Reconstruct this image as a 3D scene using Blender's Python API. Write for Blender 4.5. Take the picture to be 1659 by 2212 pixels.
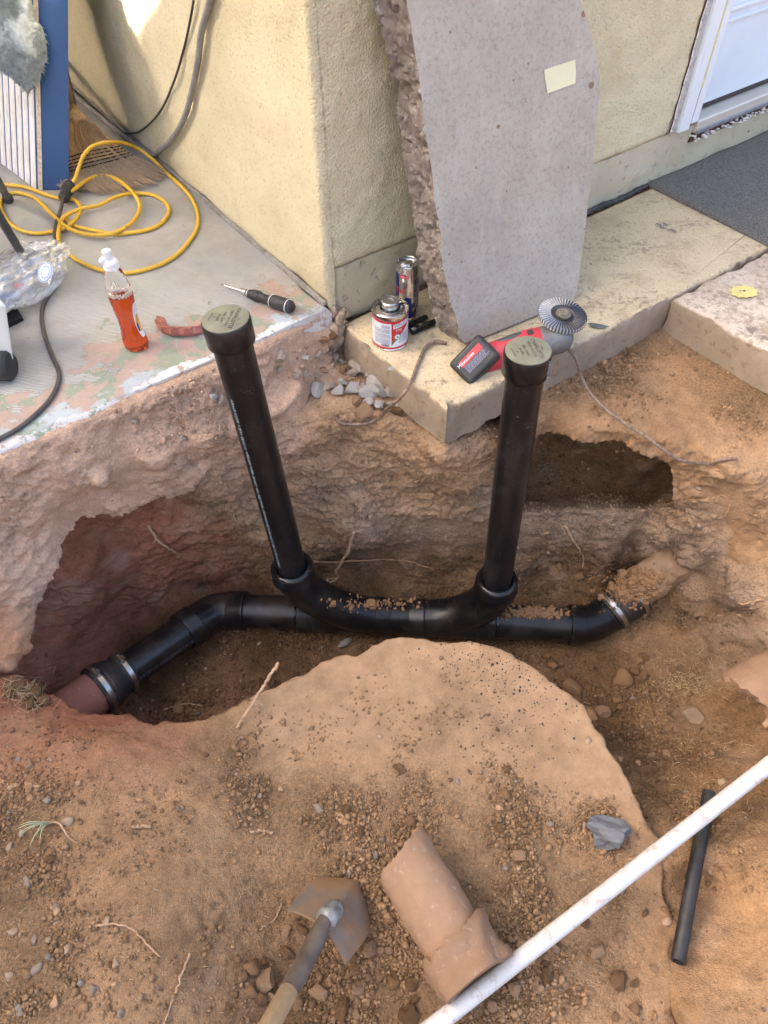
import bpy, bmesh, math, random
import numpy as np
from mathutils import Vector, Matrix

for o in list(bpy.data.objects):
    bpy.data.objects.remove(o, do_unlink=True)
SC = bpy.context.scene
COL = SC.collection
rng = np.random.default_rng(7)
random.seed(7)

# ---------------------------------------------------------------- camera
# pixel units of the notes below: the photograph scaled to 1659 x 2212
F, CX, CY, CAMH = 1600.0, 829.5, 1106.0, 1.14
PITCH, ROLL = math.radians(50.3), math.radians(-0.8)
_f = np.array([0, math.cos(PITCH), -math.sin(PITCH)])
_u0 = np.array([0, math.sin(PITCH), math.cos(PITCH)])
_x0 = np.array([1.0, 0, 0])
_R = math.cos(ROLL) * _x0 + math.sin(ROLL) * _u0
_U = -math.sin(ROLL) * _x0 + math.cos(ROLL) * _u0
CAM = np.array([0, 0, CAMH])
cd = bpy.data.cameras.new('camera')
cd.sensor_fit = 'VERTICAL'
cd.sensor_height = 34.6
cd.lens = 34.6 * F / 2212.0
cd.clip_start = 0.05
cd.clip_end = 500
cam = bpy.data.objects.new('camera', cd)
COL.objects.link(cam)
cam.matrix_world = Matrix(((_R[0], _U[0], -_f[0], 0), (_R[1], _U[1], -_f[1], 0),
                           (_R[2], _U[2], -_f[2], CAMH), (0, 0, 0, 1)))
SC.camera = cam
SC.render.resolution_x, SC.render.resolution_y = 768, 1024
SC.render.engine = 'CYCLES'

# ---------------------------------------------------------------- light
SUN_AZ = np.array([-1.0, -0.05])           # horizontal direction towards the sun
SUN_AZ = SUN_AZ / np.linalg.norm(SUN_AZ)
SUN_EL = math.radians(27)
world = bpy.data.worlds.new('World')
SC.world = world
world.use_nodes = True
wn = world.node_tree
bg = wn.nodes['Background']
sky = wn.nodes.new('ShaderNodeTexSky')
sky.sky_type = 'NISHITA'
sky.sun_disc = False
sky.sun_elevation = SUN_EL
sky.sun_rotation = math.atan2(SUN_AZ[0], SUN_AZ[1])
sky.air_density = 0.65
sky.dust_density = 10.0
sky.ozone_density = 0.0
wn.links.new(sky.outputs[0], bg.inputs[0])
bg.inputs[1].default_value = 0.15
sd = bpy.data.lights.new('sun', 'SUN')
sd.energy = 3.0
sd.angle = math.radians(0.3)
sd.color = (1.0, 0.93, 0.8)
sun = bpy.data.objects.new('sun', sd)
COL.objects.link(sun)
_s = Vector((SUN_AZ[0] * math.cos(SUN_EL), SUN_AZ[1] * math.cos(SUN_EL), math.sin(SUN_EL)))
sun.rotation_euler = _s.to_track_quat('Z', 'Y').to_euler()
sun.location = (0, 0, 8)
SC.view_settings.view_transform = 'Standard'
SC.view_settings.look = 'None'
SC.view_settings.gamma = 1.0
SC.view_settings.exposure = 3.0
SC.view_settings.use_curve_mapping = False

# ---------------------------------------------------------------- pixel helpers
def ray(x, y):
    return _f + _R * (x - CX) / F - _U * (y - CY) / F
def Wz(x, y, z=0.0):
    d = ray(x, y)
    return CAM + d * ((z - CAMH) / d[2])
def Wy(x, y, Y):
    d = ray(x, y)
    return CAM + d * (Y / d[1])
def Wpl(x, y, p0, n):
    d = ray(x, y)
    return CAM + d * (((np.asarray(p0) - CAM) @ n) / (d @ n))
def nrm(v):
    v = np.asarray(v, float)
    return v / np.linalg.norm(v)

# ---------------------------------------------------------------- numpy noise
def _hash(i, j, k, s):
    h = (i.astype(np.int64) * 374761393 + j.astype(np.int64) * 668265263 + k.astype(np.int64) * 1274126177 + s * 974634777) & 0xffffffff
    h = ((h ^ (h >> 13)) * 1274126177) & 0xffffffff
    h = ((h ^ (h >> 16)) * 2246822519) & 0xffffffff
    return h ^ (h >> 15)
_G = np.array([[1,1,0],[-1,1,0],[1,-1,0],[-1,-1,0],[1,0,1],[-1,0,1],[1,0,-1],[-1,0,-1],[0,1,1],[0,-1,1],[0,1,-1],[0,-1,-1]], float)
def pnoise(P, s=0):
    P = np.asarray(P, float)
    i0 = np.floor(P).astype(np.int64)
    fr = P - i0
    w = fr * fr * fr * (fr * (fr * 6 - 15) + 10)
    out = 0
    for dx in (0, 1):
        wx = w[:, 0] if dx else 1 - w[:, 0]
        for dy in (0, 1):
            wy = w[:, 1] if dy else 1 - w[:, 1]
            for dz in (0, 1):
                wz = w[:, 2] if dz else 1 - w[:, 2]
                g = _G[_hash(i0[:, 0] + dx, i0[:, 1] + dy, i0[:, 2] + dz, s) % 12]
                d = g[:, 0] * (fr[:, 0] - dx) + g[:, 1] * (fr[:, 1] - dy) + g[:, 2] * (fr[:, 2] - dz)
                out = out + wx * wy * wz * d
    return out
def fbm(P, oct=4, s=0, gain=0.5, billow=False):
    a, t = 1.0, 0
    for k in range(oct):
        n = pnoise(P * (2.03 ** k) + 17.3 * k, s + k)
        t = t + a * ((np.abs(n) * 2 - 0.45) if billow else n)
        a *= gain
    return t

# ---------------------------------------------------------------- object helpers
def mesh_obj(name, verts, faces, mat=None, parent=None, smooth=True, world=True, sharp=None):
    v = np.asarray(verts, float).reshape(-1, 3)
    if parent is not None and world:
        v = (np.array([list(parent.matrix_local.inverted() @ Vector(p)) for p in v]) if parent.get('_rot') else v - np.array(_base(parent)))
    me = bpy.data.meshes.new(name)
    me.from_pydata([tuple(p) for p in v], [], [tuple(int(i) for i in f) for f in faces])
    if smooth:
        me.polygons.foreach_set('use_smooth', [True] * len(me.polygons))
        if sharp is not None:
            me.set_sharp_from_angle(angle=math.radians(sharp))
    o = bpy.data.objects.new(name, me)
    COL.objects.link(o)
    if mat is not None:
        for m in (mat if isinstance(mat, (list, tuple)) else [mat]):
            me.materials.append(m)
    if parent is not None:
        o.parent = parent
    return o
def _base(o):
    b = Vector(o.location)
    while o.parent is not None:
        o = o.parent
        b = b + Vector(o.location)
    return b
def thing(name, label, cat, loc=(0, 0, 0), group=None, kind=None):
    o = bpy.data.objects.new(name, None)
    o.empty_display_size = 0.05
    COL.objects.link(o)
    o.location = tuple(float(c) for c in loc)
    tag(o, label, cat, group, kind)
    return o
def tag(o, label=None, cat=None, group=None, kind=None):
    if label: o['label'] = label
    if cat: o['category'] = cat
    if group: o['group'] = group
    if kind: o['kind'] = kind
    return o
def recenter(o):
    """move the origin of a top-level mesh to the middle of its base"""
    me = o.data
    n = len(me.vertices)
    a = np.empty(n * 3); me.vertices.foreach_get('co', a); a = a.reshape(-1, 3)
    c = np.array([(a[:, 0].min() + a[:, 0].max()) / 2, (a[:, 1].min() + a[:, 1].max()) / 2, a[:, 2].min()])
    me.vertices.foreach_set('co', (a - c).ravel())
    o.location = tuple(c)
    return o
class MB:
    def __init__(s): s.v = []; s.f = []; s.n = 0
    def add(s, V, Fc):
        V = np.asarray(V, float).reshape(-1, 3)
        s.v.append(V); s.f += [tuple(i + s.n for i in f) for f in Fc]; s.n += len(V)
        return s
    def build(s, name, mat, parent=None, **k):
        return mesh_obj(name, np.vstack(s.v), s.f, mat, parent, **k)
def frame_of(d, up=(0, 0, 1)):
    d = nrm(d); up = np.asarray(up, float)
    if abs(d @ up) > 0.97: up = np.array([1.0, 0, 0])
    a = nrm(np.cross(d, up)); b = np.cross(a, d)
    return a, b
def tube(path, r, seg=12, cap=True, closed=False, twist=None, ell=None):
    P = np.asarray(path, float); n = len(P)
    r = np.broadcast_to(np.asarray(r, float), (n,))
    V = []; Fc = []
    T = np.gradient(P, axis=0)
    T = T / np.maximum(np.linalg.norm(T, axis=1)[:, None], 1e-9)
    a, b = frame_of(T[0])
    for i in range(n):
        a = a - T[i] * (a @ T[i]); a = nrm(a); b = np.cross(T[i], a)
        th = np.arange(seg) * 2 * math.pi / seg + (twist[i] if twist is not None else 0)
        e = ell if ell else (1, 1)
        V.append(P[i] + r[i] * (np.outer(np.cos(th) * e[0], a) + np.outer(np.sin(th) * e[1], b)))
    V = np.vstack(V)
    for i in range(n - 1):
        for j in range(seg):
            k = (j + 1) % seg
            Fc.append((i * seg + j, i * seg + k, (i + 1) * seg + k, (i + 1) * seg + j))
    if cap:
        Fc.append(tuple(range(seg))[::-1]); Fc.append(tuple((n - 1) * seg + j for j in range(seg)))
    return V, Fc
def lathe(prof, seg=48, origin=(0, 0, 0), axis=(0, 0, 1), xdir=None, cap=True, ell=(1, 1), arc=None):
    """prof: list of (r, h) along axis"""
    ax = nrm(axis); a, b = frame_of(ax)
    if xdir is not None:
        a = nrm(np.asarray(xdir, float) - ax * (np.asarray(xdir, float) @ ax)); b = np.cross(ax, a)
    O = np.asarray(origin, float); V = []; Fc = []
    if arc is None:
        th = np.arange(seg) * 2 * math.pi / seg
    else:
        th = np.linspace(arc[0], arc[1], seg)
    for r, h in prof:
        V.append(O + ax * h + r * (np.outer(np.cos(th) * ell[0], a) + np.outer(np.sin(th) * ell[1], b)))
    V = np.vstack(V); n = len(prof)
    for i in range(n - 1):
        for j in range(seg if arc is None else seg - 1):
            k = (j + 1) % seg
            Fc.append((i * seg + j, i * seg + k, (i + 1) * seg + k, (i + 1) * seg + j))
    if cap and arc is None:
        if prof[0][0] > 1e-5: Fc.append(tuple(range(seg))[::-1])
        if prof[-1][0] > 1e-5: Fc.append(tuple((n - 1) * seg + j for j in range(seg)))
    return V, Fc
def box(lo, hi, ex=None, ey=None, ez=None, O=(0, 0, 0)):
    ex = np.array([1.0, 0, 0]) if ex is None else np.asarray(ex, float)
    ey = np.array([0, 1.0, 0]) if ey is None else np.asarray(ey, float)
    ez = np.array([0, 0, 1.0]) if ez is None else np.asarray(ez, float)
    V = [np.asarray(O, float) + ex * x + ey * y + ez * z for z in (lo[2], hi[2]) for y in (lo[1], hi[1]) for x in (lo[0], hi[0])]
    return np.array(V), [(0, 2, 3, 1), (4, 5, 7, 6), (0, 1, 5, 4), (2, 6, 7, 3), (0, 4, 6, 2), (1, 3, 7, 5)]
def bev(o, w=0.002, seg=2, ang=30):
    m = o.modifiers.new('bevel', 'BEVEL'); m.width = w; m.segments = seg; m.limit_method = 'ANGLE'; m.angle_limit = math.radians(ang)
    return o
def spline(pts, n=80):
    P = np.asarray(pts, float)
    Q = np.vstack([2 * P[0] - P[1], P, 2 * P[-1] - P[-2]])
    d = np.maximum(np.linalg.norm(np.diff(P, axis=0), axis=1), 1e-6)
    L = np.concatenate([[0], np.cumsum(d)])
    out = []
    for t in np.linspace(0, L[-1], n):
        i = min(int(np.searchsorted(L, t, side='right') - 1), len(P) - 2)
        u = (t - L[i]) / d[i]
        p0, p1, p2, p3 = Q[i], Q[i + 1], Q[i + 2], Q[i + 3]
        out.append(0.5 * (2 * p1 + (p2 - p0) * u + (2 * p0 - 5 * p1 + 4 * p2 - p3) * u * u + (3 * p1 - p0 - 3 * p2 + p3) * u ** 3))
    return np.array(out)
def text_mesh(s, size=1.0, align='CENTER', spacing=1.0):
    cu = bpy.data.curves.new('t', 'FONT'); cu.body = s; cu.size = size; cu.align_x = align; cu.align_y = 'CENTER'
    cu.resolution_u = 3; cu.space_character = spacing
    ob = bpy.data.objects.new('t', cu); COL.objects.link(ob)
    dg = bpy.context.evaluated_depsgraph_get(); dg.update()
    me = ob.evaluated_get(dg).to_mesh()
    V = np.array([v.co[:] for v in me.vertices]).reshape(-1, 3); Fc = [tuple(p.vertices) for p in me.polygons]
    ob.to_mesh_clear() if hasattr(ob, 'to_mesh_clear') else None
    bpy.data.objects.remove(ob); bpy.data.curves.remove(cu)
    return V, Fc

# ---------------------------------------------------------------- material helper
class NT:
    def __init__(s, name):
        s.m = bpy.data.materials.new(name); s.m.use_nodes = True
        s.t = s.m.node_tree; s.b = s.t.nodes['Principled BSDF']; s._c = None
    def new(s, k): return s.t.nodes.new('ShaderNode' + k)
    def put(s, sock, v):
        if v is None: return
        if hasattr(v, 'is_output'): s.t.links.new(v, sock)
        elif isinstance(v, (tuple, list)) and len(v) == 3 and sock.type == 'RGBA': sock.default_value = (*v, 1)
        else: sock.default_value = v
    def co(s):
        if s._c is None: s._c = s.new('TexCoord').outputs['Object']
        return s._c
    def map(s, scale=(1, 1, 1), loc=(0, 0, 0), rot=(0, 0, 0), vec=None):
        n = s.new('Mapping'); s.put(n.inputs[0], vec or s.co())
        n.inputs['Scale'].default_value = scale; n.inputs['Location'].default_value = loc; n.inputs['Rotation'].default_value = rot
        return n.outputs[0]
    def noise(s, scale, detail=4, rough=0.55, vec=None, dist=0):
        n = s.new('TexNoise'); s.put(n.inputs['Vector'], vec or s.co())
        n.inputs['Scale'].default_value = scale; n.inputs['Detail'].default_value = detail
        n.inputs['Roughness'].default_value = rough; n.inputs['Distortion'].default_value = dist
        return n.outputs['Fac']
    def vor(s, scale, feat='F1', vec=None, out='Distance', rand=1):
        n = s.new('TexVoronoi'); n.feature = feat; s.put(n.inputs['Vector'], vec or s.co())
        n.inputs['Scale'].default_value = scale; n.inputs['Randomness'].default_value = rand
        return n.outputs[out]
    def wave(s, scale, dist=0, vec=None, det=2, dscale=1.0, direction='X'):
        n = s.new('TexWave'); n.bands_direction = direction; s.put(n.inputs['Vector'], vec or s.co())
        n.inputs['Scale'].default_value = scale; n.inputs['Distortion'].default_value = dist
        n.inputs['Detail'].default_value = det; n.inputs['Detail Scale'].default_value = dscale
        return n.outputs['Fac']
    def attr(s, name):
        n = s.new('Attribute'); n.attribute_name = name
        return n.outputs['Color']
    def attrf(s, name):
        n = s.new('Attribute'); n.attribute_name = name
        return n.outputs['Fac']
    def ramp(s, fac, stops, interp='LINEAR'):
        n = s.new('ValToRGB'); s.put(n.inputs[0], fac); e = n.color_ramp; e.interpolation = interp
        while len(e.elements) < len(stops): e.elements.new(0.5)
        for q, (p, c) in zip(e.elements, stops):
            q.position = p; q.color = (*c, 1) if isinstance(c, tuple) else (c, c, c, 1)
        return n.outputs[0]
    def step(s, fac, lo, hi): return s.ramp(fac, [(lo, 0.0), (hi, 1.0)])
    def mix(s, fac, a, b, mode='MIX'):
        n = s.new('Mix'); n.data_type = 'RGBA'; n.blend_type = mode
        s.put(n.inputs[0], fac); s.put(n.inputs[6], a); s.put(n.inputs[7], b)
        return n.outputs[2]
    def math(s, op, a, b=None):
        n = s.new('Math'); n.operation = op; s.put(n.inputs[0], a)
        if b is not None: s.put(n.inputs[1], b)
        return n.outputs[0]
    def bump(s, h, strength=0.5, dist=0.002, normal=None):
        n = s.new('Bump'); n.inputs['Strength'].default_value = strength; n.inputs['Distance'].default_value = dist
        s.put(n.inputs['Height'], h); s.put(n.inputs['Normal'], normal)
        return n.outputs[0]
    def sep(s, vec=None):
        n = s.new('SeparateXYZ'); s.put(n.inputs[0], vec or s.co()); return n.outputs
    def out(s, color=None, rough=None, normal=None, metal=None, **k):
        s.put(s.b.inputs['Base Color'], color); s.put(s.b.inputs['Roughness'], rough)
        s.put(s.b.inputs['Normal'], normal); s.put(s.b.inputs['Metallic'], metal)
        for kk, vv in k.items(): s.put(s.b.inputs[kk.replace('_', ' ')], vv)
        return s.m
def plain(name, col, rough=0.5, metal=0.0, var=0.15, vs=40, bump=0.0, bs=200, dirt=None, dirtamt=0.5, spec=None):
    n = NT(name)
    v = n.step(n.noise(vs, 4), .3, .7)
    c = n.mix(v, tuple(max(0, x * (1 - var)) for x in col), tuple(min(1, x * (1 + var)) for x in col))
    if dirt is not None:
        d = n.step(n.noise(vs * 0.35 + 3, 6, 0.65), 1 - dirtamt, 1 - dirtamt + 0.25)
        c = n.mix(d, c, dirt)
    r = n.ramp(n.noise(vs * 1.7, 3), [(0.3, max(0, rough - 0.08)), (0.7, min(1, rough + 0.08))])
    nm = n.bump(n.noise(bs, 4), bump, 0.002) if bump else None
    k = {}
    if spec is not None: k['Specular_IOR_Level'] = spec
    return n.out(c, r, nm, metal, **k)
# ================================================================= SETTING
ANG = math.radians(35.5)
DB = np.array([math.cos(ANG), math.sin(ANG), 0])       # along the door wall
DA = np.array([-math.sin(ANG), math.cos(ANG), 0])      # along the porch wall, away
NB = np.array([math.sin(ANG), -math.cos(ANG), 0])      # out of the door wall
NA = -DB                                               # out of the porch wall
PATIO_Z = 0.05
C0 = Wz(710, 665, PATIO_Z); C0[2] = 0.0                # house corner

# ---------------------------------------------------------------- ground
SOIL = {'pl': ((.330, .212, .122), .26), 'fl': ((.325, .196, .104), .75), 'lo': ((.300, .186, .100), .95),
        'fo': ((.180, .102, .048), .9), 'rd': ((.275, .112, .066), .75), 'pa': ((.52, .350, .245), .80),  # moist soil tones 'fo', 'rd', lowered further to carry pit and hollow shade
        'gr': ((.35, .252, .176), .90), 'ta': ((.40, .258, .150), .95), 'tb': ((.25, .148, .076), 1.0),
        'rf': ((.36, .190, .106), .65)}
PX = [
 # foot of the porch slab
 (720,750,-.08,'gr'),
 (440,955,-.10,'pa'),(560,900,-.10,'ta'),(650,850,-.12,'ta'),
 # rim of the hole on the left, then its wall
 (700,950,-.20,'ta'),
 (450,1095,-.42,'tb'),(560,1050,-.42,'ta'),
 (275,1235,-.72,'rd'),(370,1180,-.65,'rd'),(470,1150,-.64,'rd'),(560,1140,-.62,'ta'),
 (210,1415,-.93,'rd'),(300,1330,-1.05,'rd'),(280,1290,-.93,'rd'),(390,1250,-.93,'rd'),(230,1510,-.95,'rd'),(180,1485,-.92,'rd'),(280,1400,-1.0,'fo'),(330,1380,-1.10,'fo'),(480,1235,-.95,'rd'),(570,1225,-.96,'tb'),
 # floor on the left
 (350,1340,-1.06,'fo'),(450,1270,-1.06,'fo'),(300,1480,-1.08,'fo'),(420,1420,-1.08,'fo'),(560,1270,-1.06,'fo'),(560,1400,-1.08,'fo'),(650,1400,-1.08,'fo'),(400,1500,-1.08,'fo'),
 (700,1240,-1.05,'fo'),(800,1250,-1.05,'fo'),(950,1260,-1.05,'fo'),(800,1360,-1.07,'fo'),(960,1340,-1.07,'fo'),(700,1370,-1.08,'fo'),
 # middle of the far wall
 (690,930,-.17,'ta'),(740,880,-.12,'ta'),(680,830,-.11,'gr'),(800,870,-.12,'ta'),(760,940,-.19,'ta'),(830,950,-.19,'ta'),(900,950,-.17,'ta'),(955,985,-.16,'ta'),
 (640,1050,-.42,'ta'),(720,1000,-.30,'ta'),(800,1010,-.30,'ta'),(880,1030,-.34,'ta'),(960,1040,-.31,'ta'),(1040,965,-.17,'ta'),(1050,1030,-.27,'ta'),
 (690,1060,-.45,'gr'),(780,1050,-.43,'gr'),(780,1105,-.50,'gr'),(860,1090,-.50,'ta'),(950,1090,-.47,'ta'),(1040,1090,-.44,'gr'),
 (640,1150,-.72,'ta'),(720,1140,-.66,'ta'),(800,1140,-.64,'gr'),(900,1150,-.68,'gr'),(1000,1150,-.66,'gr'),(1080,1150,-.62,'gr'),
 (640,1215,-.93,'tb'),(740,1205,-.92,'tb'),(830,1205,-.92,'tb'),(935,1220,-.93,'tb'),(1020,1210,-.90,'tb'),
 # right terrace and the pit in it
 (1130,905,-.12,'lo'),(1200,870,-.12,'lo'),(1290,820,-.12,'lo'),(1400,750,-.11,'lo'),(1440,690,-.10,'gr'),(1440,780,-.12,'fl'),(1540,830,-.12,'lo'),(1600,870,-.12,'lo'),(1350,880,-.13,'fl'),(1480,890,-.14,'fl'),(1620,960,-.17,'fl'),
 (1500,1040,-.27,'ta'),(1570,1030,-.23,'ta'),(1659,1020,-.20,'ta'),(1500,1110,-.42,'ta'),(1590,1100,-.34,'ta'),(1680,1100,-.30,'ta'),
 (1130,1165,-.70,'gr'),(1230,1150,-.68,'gr'),(1330,1160,-.68,'gr'),(1430,1170,-.64,'gr'),
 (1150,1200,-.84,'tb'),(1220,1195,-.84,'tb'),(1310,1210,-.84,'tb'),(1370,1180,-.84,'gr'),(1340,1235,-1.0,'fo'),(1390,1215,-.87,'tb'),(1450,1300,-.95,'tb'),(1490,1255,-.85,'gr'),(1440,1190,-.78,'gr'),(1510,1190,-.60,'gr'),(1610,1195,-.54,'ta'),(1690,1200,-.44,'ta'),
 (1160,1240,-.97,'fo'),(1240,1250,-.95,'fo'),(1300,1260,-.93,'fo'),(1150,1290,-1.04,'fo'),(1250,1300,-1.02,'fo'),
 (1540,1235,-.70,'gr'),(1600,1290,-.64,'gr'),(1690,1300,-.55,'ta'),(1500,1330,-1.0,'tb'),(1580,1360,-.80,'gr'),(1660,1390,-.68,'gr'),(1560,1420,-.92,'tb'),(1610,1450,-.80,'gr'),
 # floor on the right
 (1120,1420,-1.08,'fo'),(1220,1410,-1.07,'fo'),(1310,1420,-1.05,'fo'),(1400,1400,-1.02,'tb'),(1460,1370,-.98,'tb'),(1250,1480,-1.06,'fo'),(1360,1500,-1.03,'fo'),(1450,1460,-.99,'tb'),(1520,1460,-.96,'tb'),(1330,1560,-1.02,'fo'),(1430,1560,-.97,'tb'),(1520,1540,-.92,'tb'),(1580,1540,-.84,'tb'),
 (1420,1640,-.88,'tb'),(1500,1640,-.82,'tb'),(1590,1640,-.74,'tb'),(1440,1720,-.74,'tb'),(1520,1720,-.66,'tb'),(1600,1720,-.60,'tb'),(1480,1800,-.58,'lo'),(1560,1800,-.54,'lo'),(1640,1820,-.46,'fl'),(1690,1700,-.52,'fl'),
 # crest on the near side, plateau
 (60,1490,-.44,'rd'),(110,1515,-.45,'rd'),(170,1540,-.46,'rd'),(240,1545,-.48,'rd'),(330,1560,-.49,'rd'),(400,1560,-.49,'rf'),(470,1545,-.49,'lo'),(530,1520,-.49,'pl'),(600,1490,-.475,'pl'),(690,1432,-.47,'pl'),(760,1405,-.465,'pl'),(830,1386,-.46,'pl'),(900,1380,-.46,'pl'),(980,1384,-.46,'pl'),(1060,1400,-.46,'pl'),(1130,1428,-.46,'pl'),(1200,1470,-.46,'pl'),(1250,1520,-.46,'pl'),(1300,1580,-.46,'pl'),(1345,1650,-.46,'pl'),(1365,1690,-.46,'pl'),(1385,1745,-.47,'pl'),(1420,1810,-.48,'fl'),(1430,1870,-.49,'fl'),
 (700,1500,-.460,'pl'),(900,1450,-.460,'pl'),(1050,1480,-.460,'pl'),(1150,1550,-.460,'pl'),(800,1600,-.461,'pl'),(1000,1620,-.460,'pl'),(1200,1650,-.460,'pl'),(1300,1680,-.460,'pl'),(600,1600,-.468,'pl'),
 # front
 (-100,1500,-.38,'rf'),(0,1480,-.40,'rf'),(50,1570,-.40,'rf'),(150,1620,-.39,'rf'),(250,1610,-.41,'rf'),(340,1620,-.43,'rf'),(430,1650,-.45,'fl'),(500,1640,-.475,'lo'),
 (60,1750,-.36,'lo'),(200,1750,-.37,'fl'),(330,1740,-.40,'fl'),(450,1740,-.43,'fl'),(540,1740,-.47,'lo'),(700,1730,-.475,'lo'),(900,1740,-.47,'lo'),(1100,1760,-.47,'lo'),(1300,1780,-.48,'lo'),
 (40,1950,-.34,'lo'),(200,1900,-.35,'fl'),(350,1900,-.37,'fl'),(450,1900,-.42,'fl'),(560,1930,-.48,'lo'),(720,1900,-.48,'lo'),(900,1950,-.48,'lo'),(1150,1950,-.48,'lo'),(1330,1930,-.49,'lo'),
 (60,2150,-.34,'lo'),(250,2120,-.34,'fl'),(400,2100,-.38,'fl'),(500,2120,-.44,'fl'),(620,2120,-.50,'fo'),(800,2150,-.49,'lo'),(1100,2180,-.48,'lo'),(1300,2100,-.49,'lo'),(1440,2000,-.51,'lo'),(1500,1900,-.54,'fl'),
 (1440,2130,-.49,'fl'),(1520,2060,-.47,'fl'),(1560,1930,-.49,'fl'),(1640,1950,-.43,'fl'),(1600,2100,-.43,'fl'),(1500,2200,-.44,'fl'),(1650,2190,-.41,'fl'),(1400,2200,-.48,'lo'),
]
_ic = [i for i, q in enumerate(PX) if q[:2] == (60, 1490)][0]
PX = [(x, y, (-.3 + (z + .3) * .673) if (i < _ic and z < -.3) else z, k) for i, (x, y, z, k) in enumerate(PX)]
# near edge of the trench: a sharp crest, from the left rim round the plateau to the channel on the right
CR = [(-250, 1440, -.37), (-80, 1450, -.39), (0, 1462, -.41), (62, 1485, -.43), (110, 1512, -.45), (170, 1538, -.46), (240, 1545, -.47), (330, 1560, -.475), (400, 1558, -.475), (470, 1542, -.47), (530, 1518, -.46), (600, 1486, -.46), (690, 1432, -.46), (760, 1405, -.46), (830, 1386, -.46), (900, 1380, -.46), (980, 1384, -.46), (1060, 1400, -.46), (1130, 1428, -.46), (1200, 1470, -.46), (1250, 1520, -.46), (1300, 1580, -.46), (1345, 1650, -.46), (1363, 1690, -.46), (1385, 1745, -.465), (1420, 1812, -.475), (1432, 1880, -.485), (1440, 1970, -.49), (1445, 2080, -.485), (1448, 2230, -.48), (1450, 2600, -.48)]
CRW = np.array([Wz(*c) for c in CR])
CA, CBs = [], []          # control points of the far sheet (walls, floor, right bank) and of the near sheet (front ground)
def wpt(x, y, z, k): CA.append((x, y, z, k))
def line(pts, z, k, step=28, L=None):
    L = CA if L is None else L
    for (xa, ya), (xb, yb) in zip(pts, pts[1:]):
        n_ = max(1, int(math.hypot(xb - xa, yb - ya) / step))
        for t in range(n_): L.append((*Wz(xa + (xb - xa) * t / n_, ya + (yb - ya) * t / n_, z), k))
_cset = {q[:2] for q in CR}
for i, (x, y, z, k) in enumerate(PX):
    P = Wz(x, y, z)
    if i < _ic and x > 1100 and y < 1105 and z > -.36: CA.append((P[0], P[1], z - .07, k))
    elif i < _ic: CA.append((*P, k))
    elif x >= 1430: CA.append((*P, k))
    else:
        if not any(math.hypot(x - c[0], y - c[1]) < 25 for c in CR): CBs.append((*P, k))
CRK = lambda x: 'rd' if x < 330 else 'rf' if x < 430 else 'lo' if x < 500 else 'pl' if x < 1395 else 'fl'
for (a, b) in zip(CR, CR[1:]):
    n_ = max(1, int(math.hypot(b[0] - a[0], b[1] - a[1]) / 40))
    for t in range(n_):
        q = [a[m] + (b[m] - a[m]) * t / n_ for m in range(3)]; CBs.append((*Wz(*q), CRK(q[0])))
line([(1125, 985), (1190, 945), (1280, 962), (1370, 972), (1440, 980), (1470, 985)], -.31, 'fo')
line([(1128, 1015), (1200, 990), (1280, 1000), (1370, 1008), (1450, 1015)], -.43, 'fo')
line([(1130, 1048), (1200, 1032), (1280, 1038), (1370, 1042), (1440, 1046)], -.52, 'fo')
line([(1130, 1080), (1230, 1070), (1330, 1074), (1430, 1080)], -.535, 'fo')
line([(1110, 1108), (1180, 1098), (1230, 1093), (1330, 1097), (1390, 1104), (1455, 1114)], -.475, 'gr')
CCs, CDs = [], []         # overhanging banks: left one under the porch, right one round the pit
for s_ in np.arange(-1.6, -.02, .03):
    Q = C0 + DB * s_ + NB * .012; q = (Q[0], Q[1], .036 - .03 * max(0, (s_ + .12) / .1), 'pa')
    if s_ > -.50: CA.append(q)
    if s_ < -.10: CCs.append((q[0], q[1], q[2] + .002, 'pa')); Q = Q - NB * .06; CCs.append((Q[0], Q[1], .03, 'pa'))
for L_, x0_ in ((CA, 430), (CCs, -999)):
    for pts, z, k, st in (([(-120, 1100), (-60, 1073), (60, 1021), (200, 956), (330, 901), (450, 851), (560, 801), (640, 766), (690, 742)], -.012, 'pa', 25), ([(-120, 1146), (-60, 1120), (60, 1068), (200, 1005), (330, 952), (450, 897), (560, 842), (640, 800)], -.062, 'pa', 30), ([(420, 1003), (480, 988), (540, 978), (630, 953)], -.185, 'pa', 25)):
        tmp = []; line(pts, z if L_ is CA else z + .002, k, st, tmp)
        L_ += [q for q in tmp if CX + F * ((np.array(q[:3]) - CAM) @ _R) / ((np.array(q[:3]) - CAM) @ _f) > x0_]
RIMC = [(-420, 1440, -.36), (-150, 1448, -.38), (10, 1440, -.40), (44, 1400, -.385), (52, 1340, -.35), (60, 1270, -.29), (75, 1215, -.235), (100, 1165, -.205), (140, 1122, -.185), (190, 1090, -.18), (260, 1068, -.18), (330, 1048, -.185), (390, 1022, -.185), (440, 998, -.18), (500, 978, -.175), (560, 950, -.16), (610, 905, -.12), (640, 850, -.085), (665, 790, -.05), (690, 740, -.012)]
RIMD = [(1088, 990, -.165), (1110, 960, -.16), (1150, 930, -.158), (1190, 910, -.158), (1260, 930, -.16), (1350, 943, -.165), (1440, 955, -.17), (1474, 966, -.18), (1486, 1000, -.22), (1484, 1050, -.29), (1486, 1090, -.36), (1500, 1125, -.425), (1545, 1165, -.46), (1620, 1200, -.44), (1800, 1230, -.40)]
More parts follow.
